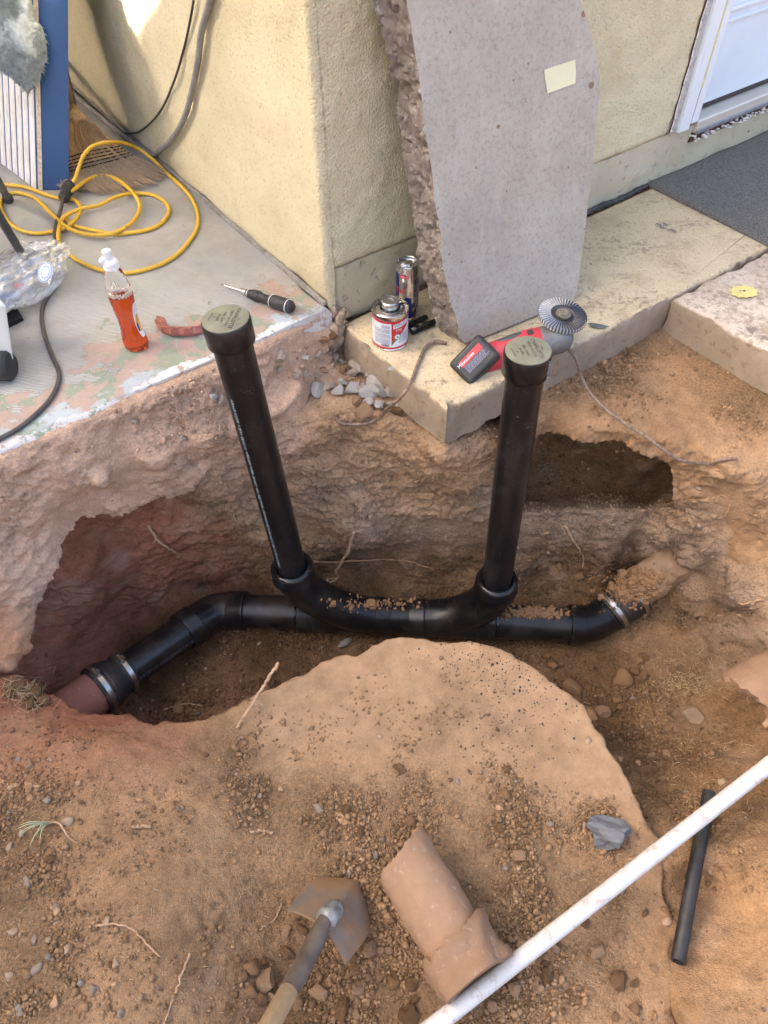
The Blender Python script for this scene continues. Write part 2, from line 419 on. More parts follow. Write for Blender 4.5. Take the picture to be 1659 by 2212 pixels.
def rim_pts(RM, L, k):
    for a, b in zip(RM, RM[1:]):
        n_ = max(1, int(math.hypot(b[0] - a[0], b[1] - a[1]) / 25))
        for t in range(n_):
            q = [a[m] + (b[m] - a[m]) * t / n_ for m in range(3)]; L.append((*Wz(*q), 'rf' if k == 'pa' and q[1] > 1330 else k))
rim_pts(RIMC, CCs, 'pa'); rim_pts(RIMD, CDs, 'fl')
for q in ((-300, 1300, -.30, 'pa'), (-100, 1330, -.30, 'rf'), (0, 1340, -.33, 'rf'), (-60, 1400, -.36, 'rf'), (-150, 1420, -.37, 'rf'), (20, 1140, -.135, 'pa'), (110, 1110, -.135, 'pa'), (230, 1050, -.115, 'pa'), (340, 1005, -.105, 'pa'), (440, 950, -.095, 'pa'), (-60, 1200, -.17, 'pa'), (-200, 1250, -.2, 'pa'), (0, 1240, -.21, 'pa')): CCs.append((*Wz(*q[:3]), q[3]))
for q in ((1200,870,-.12,'lo'),(1290,820,-.12,'lo'),(1400,750,-.11,'lo'),(1440,690,-.10,'gr'),(1440,780,-.12,'fl'),(1540,830,-.12,'lo'),(1600,870,-.12,'lo'),(1350,880,-.13,'fl'),(1480,890,-.14,'fl'),(1620,960,-.16,'fl'),(1130,905,-.12,'lo'),(1570,1030,-.215,'ta'),(1659,1020,-.19,'ta'),(1590,1100,-.315,'ta'),(1680,1100,-.285,'ta'),(1560,1000,-.19,'ta'),(1750,1000,-.18,'ta'),(1800,1120,-.28,'ta')): CDs.append((*Wz(*q[:3]), q[3]))
for s in (.2, .4, .6, .8, 1.1, 1.4):
    for t in (.18, .28): Q = C0 + DB * s + NB * t; CDs.append((Q[0], Q[1], -.10, 'lo'))
for s in (1.1, 1.5, 2.0):
    for t in (.5, .8, 1.2): Q = C0 + DB * s + NB * t; CDs.append((Q[0], Q[1], -.105, 'lo'))
# wall of the left hollow, set back under its rim and under the porch
line([(118, 1262), (156, 1205), (208, 1155), (272, 1130), (340, 1112), (400, 1085)], -.40, 'rd', 25)
for s_ in np.arange(-1.1, -.52, .05):
    Q = C0 + DB * s_ - NB * .05; wpt(Q[0], Q[1], -.06, 'rd'); Q = C0 + DB * s_ - NB * .035; wpt(Q[0], Q[1], -.24, 'rd')
# far sheet runs on under the near one
for x in (-.7, -.5, -.3, -.1, .1, .3):
    for y in (.1, .35, .6): wpt(x, y + .1 * abs(x), -.86, 'fo')
wpt(.42, .3, -.75, 'fo'); wpt(.42, .1, -.70, 'fo'); wpt(-.78, .68, -.80, 'fo')
for y, zr in ((.80, -.42), (.85, -.40), (.90, -.37), (.96, -.31), (1.02, -.235)):
    wpt(-1.10, y, zr, 'rd'); wpt(-.98, y, zr - .03, 'rd'); wpt(-.935, y, zr - .06, 'rd')
    if y > .82:
        for x_, z_ in ((-.915, zr - .16), (-.90, zr - .26), (-.88, min(zr - .34, -.68))): wpt(x_, y + .02, z_, 'rd')
for x, y, z in ((-1.0, .55, -.50), (-1.3, .8, -.42), (-1.2, 1.0, -.25)): wpt(x, y, z, 'pa')
# under the slabs and outside the frame
for t, z in ((.05, .022), (.12, .010), (.25, -.02)):
    for s in np.arange(-.45, .01, .09):
        Q = C0 + DB * s + DA * t; wpt(Q[0], Q[1], z, 'pa')
for t in (.6, 1.0, 1.6):
    for s in (-1.8, -1.1, -.5, .2, .9, 1.8):
        Q = C0 + DB * s + DA * t; wpt(Q[0], Q[1], -.14, 'pa')
for s in (.06, .15, .3, .45, .6, .75, .9, 1.1, 1.3):
    for t in (.03, .12, .2, .28, .34):
        if t < .31 or s < .7:
            Q = C0 + DB * s + NB * t; wpt(Q[0], Q[1], (-.20 if t > .25 else -.17) if s > .25 else (-.13 if t > .25 else -.105), 'lo')
for s in (1.1, 1.5, 2.0):
    for t in (.5, .8, 1.2):
        Q = C0 + DB * s + NB * t; wpt(Q[0], Q[1], -.17, 'lo')
for x, y, z in [(1.4, .2, -.40), (1.5, .7, -.38), (1.6, 1.0, -.25), (2.2, .9, -.2), (1.0, -.2, -.42), (.8, -.3, -.46)]: wpt(x, y, z, 'fl')
for x, y, z in [(-1.4,1.0,-.36),(-1.5,.6,-.36),(-1.2,.2,-.36),(-1.0,-.3,-.36),(0,-.3,-.46),(1,-.3,-.50),(2.4,0,-.55),(-4,0,-.4),(-4,-3,-.42),(0,-4,-.45),(4,-4,-.45),(4,0,-.5),(4,2,-.4),(-4,3,-.4),(0,6,-.4),(5,5,-.4),(-5,6,-.4),(-25,-25,-.4),(25,-25,-.4),(25,25,-.4),(-25,25,-.4),(0,-25,-.4),(0,25,-.4),(25,0,-.4),(-25,0,-.4),(0,1.2,-.46),(.6,.9,-.46),(-.6,1.2,-.45),(.9,.4,-.5),(.9,.1,-.5)]:
    CBs.append((x, y, z, 'lo'))
DEN = {'pl': .035, 'fl': .16, 'lo': 1.0, 'fo': .85, 'rd': .10, 'pa': .22, 'gr': .35, 'ta': .14, 'tb': .55, 'rf': .12}
def grow(lo, hi, st, far):
    L, H_ = [], []; q, v = st, lo
    while v > -far: q *= 1.25; v -= q; L.append(v)
    q, v = st, hi
    while v < far: q *= 1.25; v += q; H_.append(v)
    return np.array(L[::-1]), np.array(H_)
def up3(A, ax):
    A = np.moveaxis(A, ax, 0); n = len(A); i = np.arange(3 * (n - 1) + 1); k = np.minimum(i // 3, n - 2); t = ((i - 3 * k) / 3.0).reshape(-1, *([1] * (A.ndim - 1)))
    p0, p1, p2, p3 = A[np.maximum(k - 1, 0)], A[k], A[k + 1], A[np.minimum(k + 2, n - 1)]
    return np.moveaxis(.5 * (2 * p1 + (p2 - p0) * t + (2 * p0 - 5 * p1 + 4 * p2 - p3) * t * t + (3 * p1 - p0 - 3 * p2 + p3) * t ** 3), 0, ax)
def sheet(CT, tilt, x0, x1, b0_, b1_, step, NR, far, eps, cwid):
    TH = math.radians(tilt); axh = np.array([0, -math.sin(TH), math.cos(TH)]); axb = np.array([0, math.cos(TH), math.sin(TH)])
    CP = np.array([c[:3] for c in CT]); cU = np.stack([CP[:, 0], CP @ axb], 1); cH = CP @ axh
    cX = np.array([[*SOIL[c[3]][0], SOIL[c[3]][1], DEN[c[3]]] for c in CT])
    kf = lambda d2: np.sqrt(d2 + eps ** 2)
    n = len(CP); A = np.zeros((n + 3, n + 3)); A[:n, :n] = kf(((cU[:, None] - cU[None]) ** 2).sum(-1)) - 2e-5 * np.eye(n); A[:n, n] = 1; A[:n, n + 1:] = cU; A[n, :n] = 1; A[n + 1:, :n] = cU.T
    w = np.linalg.solve(A, np.concatenate([cH, np.zeros(3)]))
    def ev(q):
        out = np.empty(len(q))
        for i in range(0, len(q), 8000): out[i:i + 8000] = kf(((q[i:i + 8000, None] - cU[None]) ** 2).sum(-1)) @ w[:-3] + w[-3] + q[i:i + 8000] @ w[-2:]
        return out
    L, H_ = grow(x0, x1, step, far); gx = np.concatenate([L, np.arange(x0, x1, step), H_])
    bs = np.linspace(b0_, b1_, 320); xs = np.linspace(x0, x1, 44)
    Hc = ev(np.stack([np.repeat(xs, len(bs)), np.tile(bs, len(xs))], 1)).reshape(len(xs), len(bs)); BJ = np.empty((len(xs), NR))
    for i in range(len(xs)):
        S = np.concatenate([[0], np.cumsum(np.sqrt((bs[1] - bs[0]) ** 2 + np.diff(Hc[i]) ** 2))]); S /= S[-1]; BJ[i] = np.interp(np.linspace(0, 1, NR), S, bs)
    for _ in range(4): BJ[1:-1] = .25 * BJ[:-2] + .5 * BJ[1:-1] + .25 * BJ[2:]
    fine = np.array([np.interp(gx, xs, BJ[:, j]) for j in range(NR)])
    L, H_ = grow(b0_, b1_, (b1_ - b0_) / NR, far)
    GB = np.vstack([np.tile(L[:, None], (1, len(gx))), fine, np.tile(H_[:, None], (1, len(gx)))])
    GB = GB[(len(GB) - 1) % 3:]; cut = (len(gx) - 1) % 3; gx = gx[cut:]; GB = GB[:, cut:]
    GX = np.tile(gx, (len(GB), 1)); q = np.stack([GX[::3, ::3].ravel(), GB[::3, ::3].ravel()], 1); shp = GX[::3, ::3].shape
    hs = ev(q); sx = np.empty((len(q), 5))
    for i in range(0, len(q), 8000):
        g = 1.0 / (((q[i:i + 8000, None] - cU[None]) ** 2).sum(-1) + cwid ** 2) ** 1.6; sx[i:i + 8000] = (g @ cX) / g.sum(1, keepdims=True)
    P = np.outer(q[:, 0], [1, 0, 0]) + np.outer(q[:, 1], axb) + np.outer(hs, axh)
    P = up3(up3(P.reshape(*shp, 3), 0), 1); sx = up3(up3(sx.reshape(*shp, 5), 0), 1)
    return P, sx
def gnormals(G):
    N = np.cross(np.gradient(G, axis=1), np.gradient(G, axis=0)); ar = np.linalg.norm(N, axis=-1)
    return (N / np.maximum(ar, 1e-12)[..., None]).reshape(-1, 3), ar.ravel()
# plan of the trench side of the crest
POLY = [tuple(p[:2]) for p in CRW] + [(3.0, -.9), (3.0, 4.0), (-1.7, 4.0), (-1.7, 1.0)]
POLY = np.array(POLY)
def in_poly(p, poly):
    x, y = p[:, 0], p[:, 1]; r = np.zeros(len(p), bool); n = len(poly)
    for i in range(n):
        x1, y1 = poly[i]; x2, y2 = poly[(i + 1) % n]
        r ^= ((y1 > y) != (y2 > y)) & (x < (x2 - x1) * (y - y1) / (y2 - y1 + 1e-12) + x1)
    return r
def crest_dist(p, CRW):
    d = np.full(len(p), 1e9); near_p = np.zeros((len(p), 2))
    for a, b in zip(CRW[:-1, :2], CRW[1:, :2]):
        ab = b - a; t = np.clip(((p - a) @ ab) / (ab @ ab), 0, 1); q = a + t[:, None] * ab; e = np.linalg.norm(p - q, axis=1)
        m = e < d; d[m] = e[m]; near_p[m] = q[m]
    return d, near_p
def dress(G, sx, mode, CRW, POLY, tilt=0):
    th_ = math.radians(tilt); axb = np.array([0, math.cos(th_), math.sin(th_)]); axh = np.array([0, -math.sin(th_), math.cos(th_)])
    sheet_b = mode in 'BCD'
    nV_, nU_ = G.shape[:2]; P = G.reshape(-1, 3).copy(); sx = sx.reshape(-1, 5); cc = sx[:, :3].copy(); rr = np.clip(sx[:, 3], .1, 1.2); dn = np.clip(sx[:, 4], .02, 1)
    hid = np.zeros(len(P), bool); near = (np.abs(P[:, 0]) < 2.2) & (P[:, 1] > -.8) & (P[:, 1] < 2.4)
    jag = fbm(P * np.array([9, 9, 0]) + 5, 3, 301) * .018 + fbm(P * np.array([40, 40, 0]) + 5, 2, 305) * .004
    p2 = np.stack([P[:, 0], P @ axb], 1); c2 = np.stack([CRW[:, 0], CRW @ axb], 1)
    ins = in_poly(p2, POLY); cd_, cn_ = crest_dist(p2, c2); sd = np.where(ins, cd_, -cd_) + np.where(near, jag, 0)
    if mode in 'CD':          # pull the open edge onto a smooth line
        ov = np.clip(sd - .018, 0, None) * (sd > .018) * ins; dv = (p2 - cn_) / np.maximum(cd_, 1e-6)[:, None]
        P -= np.outer(ov * dv[:, 0], [1, 0, 0]) + np.outer(ov * dv[:, 1], axb); cut_ = sd > .0185; sd = np.minimum(sd, .018)
    if sheet_b:
        e = np.clip(sd + .006, 0, None); P -= np.outer(np.minimum(e * e / .02, 9) * (e < .012) + (e >= .012) * (np.minimum(.0072 + (e - .012) * 5.0, 1.3) if mode == 'B' else np.minimum(.0072 + (e - .012) * 1.6, .045)), axh)
        hid = sd > (.02 if mode == 'B' else .012)
        dn = np.where(np.abs(sd) < .05, dn * .3, dn)
    else:
        hid = sd < -.03
    N0, _ = gnormals(P.reshape(nV_, nU_, 3)); N0 *= np.sign(N0[:, 2:3] + 1e-9) if False else 1
    if N0[near][:, 2].mean() < 0: N0 = -N0
    ii = np.where(near & ((sd < .45) if sheet_b else ~hid))[0]; Q = P[ii]; steep = np.clip((1 - N0[ii, 2]) * 1.6, 0, 1); amp = rr[ii] * (.35 + .9 * steep)
    strat = Q * np.array([1, 1, 1.5]); n1 = fbm(strat * 6, 3, 3); n2 = fbm(strat * 17, 3, 11, billow=True); n3 = fbm(Q * 55, 3, 23, billow=True); n4 = fbm(Q * 130, 2, 31)
    lump = np.clip(fbm(Q * 4, 2, 51) * 2.2 + .5, 0, 1)
    D = amp * (.016 * n1 * (.3 + steep) - .008 * n2 * (.35 + .65 * lump) - .0060 * n3 + .0030 * n4 + .0010 * np.random.default_rng(3).normal(size=len(ii)) * (1 - steep) * np.clip(dn[ii], .1, 1))
    sc = np.clip(fbm(Q * np.array([5, 5, 3.2]), 2, 77) * 3 - .35, 0, 1) * steep       # smooth shovel cuts
    D = D * (1 - .8 * sc) - .010 * sc
    P[ii] += N0[ii] * D[:, None]
    N1, ar = gnormals(P.reshape(nV_, nU_, 3))
    if N1[near][:, 2].mean() < 0: N1 = -N1
    v1 = fbm(Q * 5, 4, 91); v2 = fbm(Q * 30, 3, 95); cc[ii] *= (1 + .26 * v1 + .22 * v2)[:, None]
    pal = np.clip(fbm(Q * 9, 4, 101) * 2 - .25, 0, 1) * .24 * np.clip(steep + .2, 0, 1)      # dry, dusty smears
    cc[ii] = cc[ii] * (1 - pal[:, None]) + pal[:, None] * np.array([.50, .37, .27])
    I = np.arange(nU_ * nV_).reshape(nV_, nU_); Fq = np.stack([I[:-1, :-1], I[:-1, 1:], I[1:, 1:], I[1:, :-1]], -1).reshape(-1, 4)
    drop = (P[Fq][:, :, 2].max(1) < -1.25) if mode == 'B' else np.zeros(len(Fq), bool)
    if mode in 'CD': drop = cut_[Fq].all(1)
    if mode == 'C': drop |= (((P - C0) @ NB)[Fq].min(1) < -.05)
    return P, N1, np.clip(cc, .02, .8), dn, ar, near, hid, Fq[~drop], np.clip(rr * .55 + dn * .5, .16, 1)
SA = dress(*sheet(CA, 35, -1.02, 1.28, -.12, 1.42, .0048, 520, 2.2, .011, .03), 'A', CRW, POLY)
SB = dress(*sheet(CBs, 0, -1.02, .70, -.02, 1.12, .0046, 250, 30, .04, .03), 'B', CRW, POLY)
_t = math.radians(35); _ab = np.array([0, math.cos(_t), math.sin(_t)])
RC_ = np.array([Wz(*c) for c in RIMC]); PC_ = np.array([(p[0], p @ _ab) for p in RC_] + [(.3, 1.3), (.3, -.6), (-2.5, -.6)])
RD_ = np.array([Wz(*c) for c in RIMD]); PD_ = np.array([(p[0], p @ _ab) for p in RD_] + [(2.2, .6), (2.2, -.6), (-.3, -.6), (-.3, 1.6), (.30, 1.6)])
SC_ = dress(*sheet(CCs, 35, -1.25, -.12, .30, 1.28, .0048, 220, -99, .012, .03), 'C', RC_, PC_, 35)
SD_ = dress(*sheet(CDs, 35, .16, 1.45, .55, 1.50, .0048, 210, -99, .02, .03), 'D', RD_, PD_, 35)
ALLS = [SA, SB, SC_, SD_]
TP, N1, TC, DENSV, AREA, near, HID = [np.concatenate([q[i] for q in ALLS]) for i in range(7)]
GRAIN = np.concatenate([q[8] for q in ALLS]); offs = np.cumsum([0] + [len(q[0]) for q in ALLS[:-1]])
TF = np.vstack([q[7] + o_ for q, o_ in zip(ALLS, offs)])
gm = bpy.data.meshes.new('ground')
gm.vertices.add(len(TP)); gm.vertices.foreach_set('co', TP.ravel())
gm.loops.add(TF.size); gm.loops.foreach_set('vertex_index', TF.ravel().astype(np.int32))
gm.polygons.add(len(TF)); gm.polygons.foreach_set('loop_start', np.arange(0, TF.size, 4, dtype=np.int32))
gm.polygons.foreach_set('use_smooth', np.ones(len(TF), bool))
gm.update(calc_edges=True)
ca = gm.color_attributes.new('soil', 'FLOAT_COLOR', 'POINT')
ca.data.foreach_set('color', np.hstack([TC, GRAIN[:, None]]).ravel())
ground = bpy.data.objects.new('ground', gm); COL.objects.link(ground)
tag(ground, 'excavated brown soil with a deep trench around the drain pipes', 'ground', kind='structure')
def soil_mat(name, use_attr=True, base=None):
    n = NT(name)
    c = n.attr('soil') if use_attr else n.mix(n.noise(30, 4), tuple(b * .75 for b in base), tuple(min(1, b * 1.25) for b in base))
    sp = n.step(n.noise(160, 5, 0.75), .15, .85)
    gr_in = n.new('Attribute'); gr_in.attribute_name = 'soil'; ga = gr_in.outputs['Alpha']
    c = n.mix(ga if use_attr else 1.0, c, n.ramp(sp, [(.25, .50), (.5, 1.0), (.75, 1.42)]), 'MULTIPLY')
    gr = n.vor(420, out='Color'); gsep = n.new('SeparateColor'); n.put(gsep.inputs[0], gr)
    spk = n.step(gsep.outputs[0], .975, .99)
    c = n.mix(n.math('MULTIPLY', spk, .30), c, (.50, .40, .30))
    h1 = n.noise(90, 6, .65); h2 = n.vor(300); h3 = n.noise(520, 3, .6)
    h = n.math('ADD', n.math('MULTIPLY', h1, 1.0), n.math('ADD', n.math('MULTIPLY', h2, -.35), n.math('MULTIPLY', h3, .35)))
    bn = n.bump(h, 1.0, .011)
    if use_attr: n.put(bn.node.inputs['Strength'], ga)
    return n.out(c, .96, bn, Specular_IOR_Level=.12)
M_SOIL = soil_mat('soil')
gm.materials.append(M_SOIL)
from mathutils.bvhtree import BVHTree
_vis = np.where(near)[0]
_sel = near[TF].all(1)
BV = BVHTree.FromPolygons([tuple(p) for p in TP], [tuple(int(i) for i in f) for f in TF[_sel]])
def hit(x, y, lift=0.0):
    """where the ray through a pixel meets the soil"""
    d = Vector(ray(x, y)).normalized()
    p, nn, i, dist = BV.ray_cast(Vector(CAM), d)
    if p is None: return Wz(x, y, -.45)
    return np.array(p) + np.array(nn if nn.z > -.2 else -nn) * lift
def ground_at(x, y, top=0.02):
    p, nn, i, dist = BV.ray_cast(Vector((x, y, top)), Vector((0, 0, -1)))
    return (p.z if p else -.45)

# ---------------------------------------------------------------- concrete slabs
def slab(name, poly, ztop, thick, mat, seed, jit=.004, chip=.006, rad=.010, step=.02, zb=None):
    P = [np.asarray(p, float)[:2] for p in poly]; out = []
    for a, b in zip(P, P[1:] + P[:1]):
        L = np.linalg.norm(b - a); k = max(1, int(L / step)) if L < 3 else 40
        out += [a + (b - a) * t / k for t in range(k)]
    out = np.array(out); n = len(out)
    if np.sum(out[:, 0] * np.roll(out[:, 1], -1) - out[:, 1] * np.roll(out[:, 0], -1)) < 0: out = out[::-1].copy()
    t = np.roll(out, -1, 0) - np.roll(out, 1, 0); nn = np.stack([t[:, 1], -t[:, 0]], 1); nn /= np.linalg.norm(nn, axis=1)[:, None]
    rings = [(-rad, 0), (-rad * .35, -rad * .25), (0, -rad), (0, -thick * .3), (0, -thick * .6), (0, -thick)]
    V = []
    for k, (o, dz) in enumerate(rings):
        q = np.column_stack([out, np.full(n, ztop + dz)])
        w = pnoise(q * 14, seed) * jit * 1.5 + fbm(q * 45, 3, seed + 3) * jit + (-np.clip(fbm(q * 22, 2, seed + 9) * 2 - .35, 0, 1) * chip if k in (0, 1, 2) else 0)
        V.append(q + np.column_stack([nn * (o + w)[:, None] if np.ndim(o + w) else nn * o, np.zeros(n)]))
    V = np.vstack(V); Fc = []
    for i in range(len(rings) - 1):
        for j in range(n):
            k = (j + 1) % n
            Fc.append((i * n + j, (i + 1) * n + j, (i + 1) * n + k, i * n + k))
    Fc.append(tuple(range(n)))
    o = mesh_obj(name, V, Fc, mat, smooth=True, sharp=50)
    bm = bmesh.new(); bm.from_mesh(o.data); bmesh.ops.recalc_face_normals(bm, faces=bm.faces); bm.to_mesh(o.data); bm.free()
    return o

# porch floor: layers of grey, green and pale blue paint peeling off pinkish concrete
def porch_mat():
    n = NT('porch_paint')
    # frame: X along the edge, Y back from the edge
    m = n.map(rot=(0, 0, -ANG), loc=tuple(-np.array([C0[0] * math.cos(-ANG) - C0[1] * math.sin(-ANG), C0[0] * math.sin(-ANG) + C0[1] * math.cos(-ANG), 0])))
    s = n.sep(m); dist = s[1]
    nz = n.noise(7, 7, .66); nz2 = n.noise(26, 5, .6); nf = n.noise(90, 5, .65)
    cmb_v = n.map(rot=(0, 0, -.12), scale=(1, 1, 1))
    comb = n.wave(62, 5.0, vec=cmb_v, det=1.0, dscale=.55, direction='Y')
    conc = n.mix(nf, (.38, .265, .205), (.50, .375, .31))
    conc = n.mix(n.math('MULTIPLY', n.step(n.noise(300, 3), .58, .78), .5), conc, (.30, .20, .155))
    grey = n.mix(nz2, (.265, .265, .262), (.375, .372, .362))
    grey = n.mix(n.math('MULTIPLY', n.step(comb, .62, .9), n.step(n.noise(4, 4), .42, .55)), grey, (.56, .53, .47))
    grn = n.mix(nf, (.22, .26, .18), (.34, .37, .27))
    blue = n.mix(nz2, (.36, .41, .43), (.50, .53, .53))
    worn = n.math('ADD', n.math('MULTIPLY', dist, -1.6), .74)     # more worn towards the edge
    g_has = n.step(n.math('SUBTRACT', n.math('ADD', nz, n.math('MULTIPLY', nz2, .35)), n.math('MULTIPLY', worn, .75)), .27, .285)
    gn_has = n.step(n.math('ADD', n.noise(17, 5, .6), n.math('MULTIPLY', nf, .15)), .60, .62)
    b_has = n.math('MULTIPLY', n.step(n.math('SUBTRACT', .045, n.math('ADD', dist, n.math('MULTIPLY', n.math('SUBTRACT', nz, .5), .34))), 0, .01), n.math('MULTIPLY', n.math('MULTIPLY', n.step(n.noise(24, 6, .7), .44, .47), n.step(n.noise(3.2, 3, .5), .44, .50)), n.step(dist, -.006, -.003)))
    c = n.mix(gn_has, conc, grn)
    c = n.mix(g_has, c, grey)
    lines = n.math('MULTIPLY', n.step(n.math('SUBTRACT', 1.0, comb), .72, .95), n.step(n.noise(5, 5, .6), .48, .56))
    c = n.mix(n.math('MULTIPLY', lines, n.math('MULTIPLY', g_has, .8)), c, (.21, .23, .16))
    c = n.mix(b_has, c, blue)
    wh = n.math('MULTIPLY', n.step(n.math('SUBTRACT', .012, n.math('ADD', dist, n.math('MULTIPLY', n.math('SUBTRACT', nz, .5), .12))), 0, .004), n.step(n.noise(40, 6, .7), .42, .46))
    c = n.mix(wh, c, (.62, .61, .58))
    c = n.mix(n.math('MULTIPLY', n.step(n.noise(6, 7, .72), .50, .70), .5), c, (.30, .23, .17))
    c = n.mix(n.math('MULTIPLY', n.step(n.noise(55, 6, .78), .60, .66), .5), c, (.16, .14, .12))   # tracked-in soil
    edge = n.math('ADD', n.math('MULTIPLY', g_has, 1.0), n.math('MULTIPLY', b_has, .7))
    h = n.math('ADD', n.math('MULTIPLY', edge, .5), n.math('ADD', n.math('MULTIPLY', comb, .08), n.math('MULTIPLY', nf, .3)))
    return n.out(c, n.ramp(g_has, [(0, .9), (1, .55)]), n.bump(h, .7, .003))
M_PORCH = porch_mat()
e0 = C0 + DB * .006 + NB * .004
patio = slab('patio', [e0, e0 - DB * 3.6, e0 - DB * 3.6 + DA * 4.5, e0 + DB * .1 + DA * 4.5], PATIO_Z, .10, M_PORCH, 5, jit=.010, chip=.016, rad=.016, step=.012)
tag(patio, 'porch floor of peeling grey paint on pinkish concrete', 'patio', kind='structure')

def walk_mat(name, paint, amt, base=(.42, .36, .31)):
    n = NT(name)
    nz = n.noise(7, 6, .65); nf = n.step(n.noise(60, 6, .75), .30, .70); ng = n.noise(330, 3, .6)
    c = n.mix(nf, tuple(b * .72 for b in base), tuple(b * 1.2 for b in base))
    has = n.step(n.math('ADD', nz, n.math('MULTIPLY', nf, .5)), amt, amt + .16)
    c = n.mix(has, c, n.mix(n.noise(25, 4), paint, tuple(min(1, p * 1.18) for p in paint)))
    c = n.mix(n.math('MULTIPLY', n.step(n.noise(9, 8, .78), .47, .68), .62), c, (.31, .21, .125))
    c = n.mix(n.math('MULTIPLY', n.step(ng, .58, .68), .75), c, (.20, .14, .09))
    c = n.mix(n.math('MULTIPLY', n.step(n.noise(130, 5, .75), .57, .63), .65), c, (.22, .145, .085))
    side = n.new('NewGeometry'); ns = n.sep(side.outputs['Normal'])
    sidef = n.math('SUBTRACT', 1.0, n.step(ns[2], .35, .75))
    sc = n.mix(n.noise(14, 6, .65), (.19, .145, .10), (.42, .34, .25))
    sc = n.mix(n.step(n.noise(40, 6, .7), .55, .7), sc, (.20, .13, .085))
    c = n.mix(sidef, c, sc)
    pk = n.step(n.math('ADD', n.noise(3.1, 2, .5), n.math('MULTIPLY', n.noise(22, 6, .7), .45)), .90, .905)
    c = n.mix(n.math('MULTIPLY', pk, n.math('SUBTRACT', 1.0, sidef)), c, (.23, .19, .165))
    h = n.math('ADD', n.math('MULTIPLY', nf, .8), n.math('SUBTRACT', n.math('MULTIPLY', ng, .5), n.math('MULTIPLY', pk, .6)))
    return n.out(c, .85, n.bump(h, .6, .004), Specular_IOR_Level=.3)
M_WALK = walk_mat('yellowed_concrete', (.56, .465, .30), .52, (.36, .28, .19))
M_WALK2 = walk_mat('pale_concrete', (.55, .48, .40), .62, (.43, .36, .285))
sA = Wz(740, 706, 0); sB = Wz(966, 884, 0); sC = Wz(1446, 643, 0); sD = Wz(1659, 765, 0)
uB = nrm((sC - sB) * [1, 1, 0]); uA = nrm((sA - sB) * [1, 1, 0])
wallp = lambda s, o: C0 + DB * s + NB * o
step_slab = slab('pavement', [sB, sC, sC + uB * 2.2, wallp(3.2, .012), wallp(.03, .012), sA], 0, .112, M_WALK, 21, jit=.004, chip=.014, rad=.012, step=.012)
tag(step_slab, 'yellow-stained concrete landing below the house wall with a thick front edge', 'pavement', kind='structure')
j0 = sC + uB * .012 + NB * .004
dR = nrm((sD - sC) * [1, 1, 0])
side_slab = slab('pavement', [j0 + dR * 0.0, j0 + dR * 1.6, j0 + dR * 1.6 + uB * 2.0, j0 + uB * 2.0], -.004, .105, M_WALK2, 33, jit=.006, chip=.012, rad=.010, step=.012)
tag(side_slab, 'pale dusty concrete slab beyond the joint of the landing', 'pavement', kind='structure')

# ---------------------------------------------------------------- house
house = thing('house', 'cream stucco house with painted concrete base and a white door', 'house', C0)
def stucco_mat():
    n = NT('stucco')
    big = n.noise(2.2, 5, .6); mid = n.noise(12, 5, .6)
    c = n.mix(n.step(big, .3, .7), (.575, .52, .335), (.73, .67, .475))
    c = n.mix(n.math('MULTIPLY', n.step(mid, .5, .78), .35), c, (.46, .36, .20))
    g = n.vor(210); g2 = n.noise(150, 4, .6)
    pit = n.math('SUBTRACT', 1.0, n.step(g2, .34, .43))
    c = n.mix(n.math('MULTIPLY', pit, .5), c, (.33, .26, .14))
    h = n.math('ADD', n.math('MULTIPLY', g, -.55), n.math('MULTIPLY', g2, 1.1))
    return n.out(c, .9, n.bump(h, .8, .0042), Specular_IOR_Level=.25)
M_STUC = stucco_mat()
def base_mat():
    n = NT('painted_base')
    c = n.mix(n.noise(5, 5, .6), (.42, .37, .245), (.58, .53, .40))
    c = n.mix(n.math('MULTIPLY', n.step(n.noise(19, 7, .72), .57, .70), .75), c, (.29, .23, .16))
    pits = n.noise(38, 4, .55)
    p = n.math('SUBTRACT', 1.0, n.step(pits, .26, .36))
    h = n.math('ADD', n.math('MULTIPLY', p, -1.4), n.math('MULTIPLY', n.noise(90, 4), .5))
    c = n.mix(n.math('MULTIPLY', p, .22), c, (.24, .20, .14))
    return n.out(c, .6, n.bump(h, .8, .005))
M_BASE = base_mat()
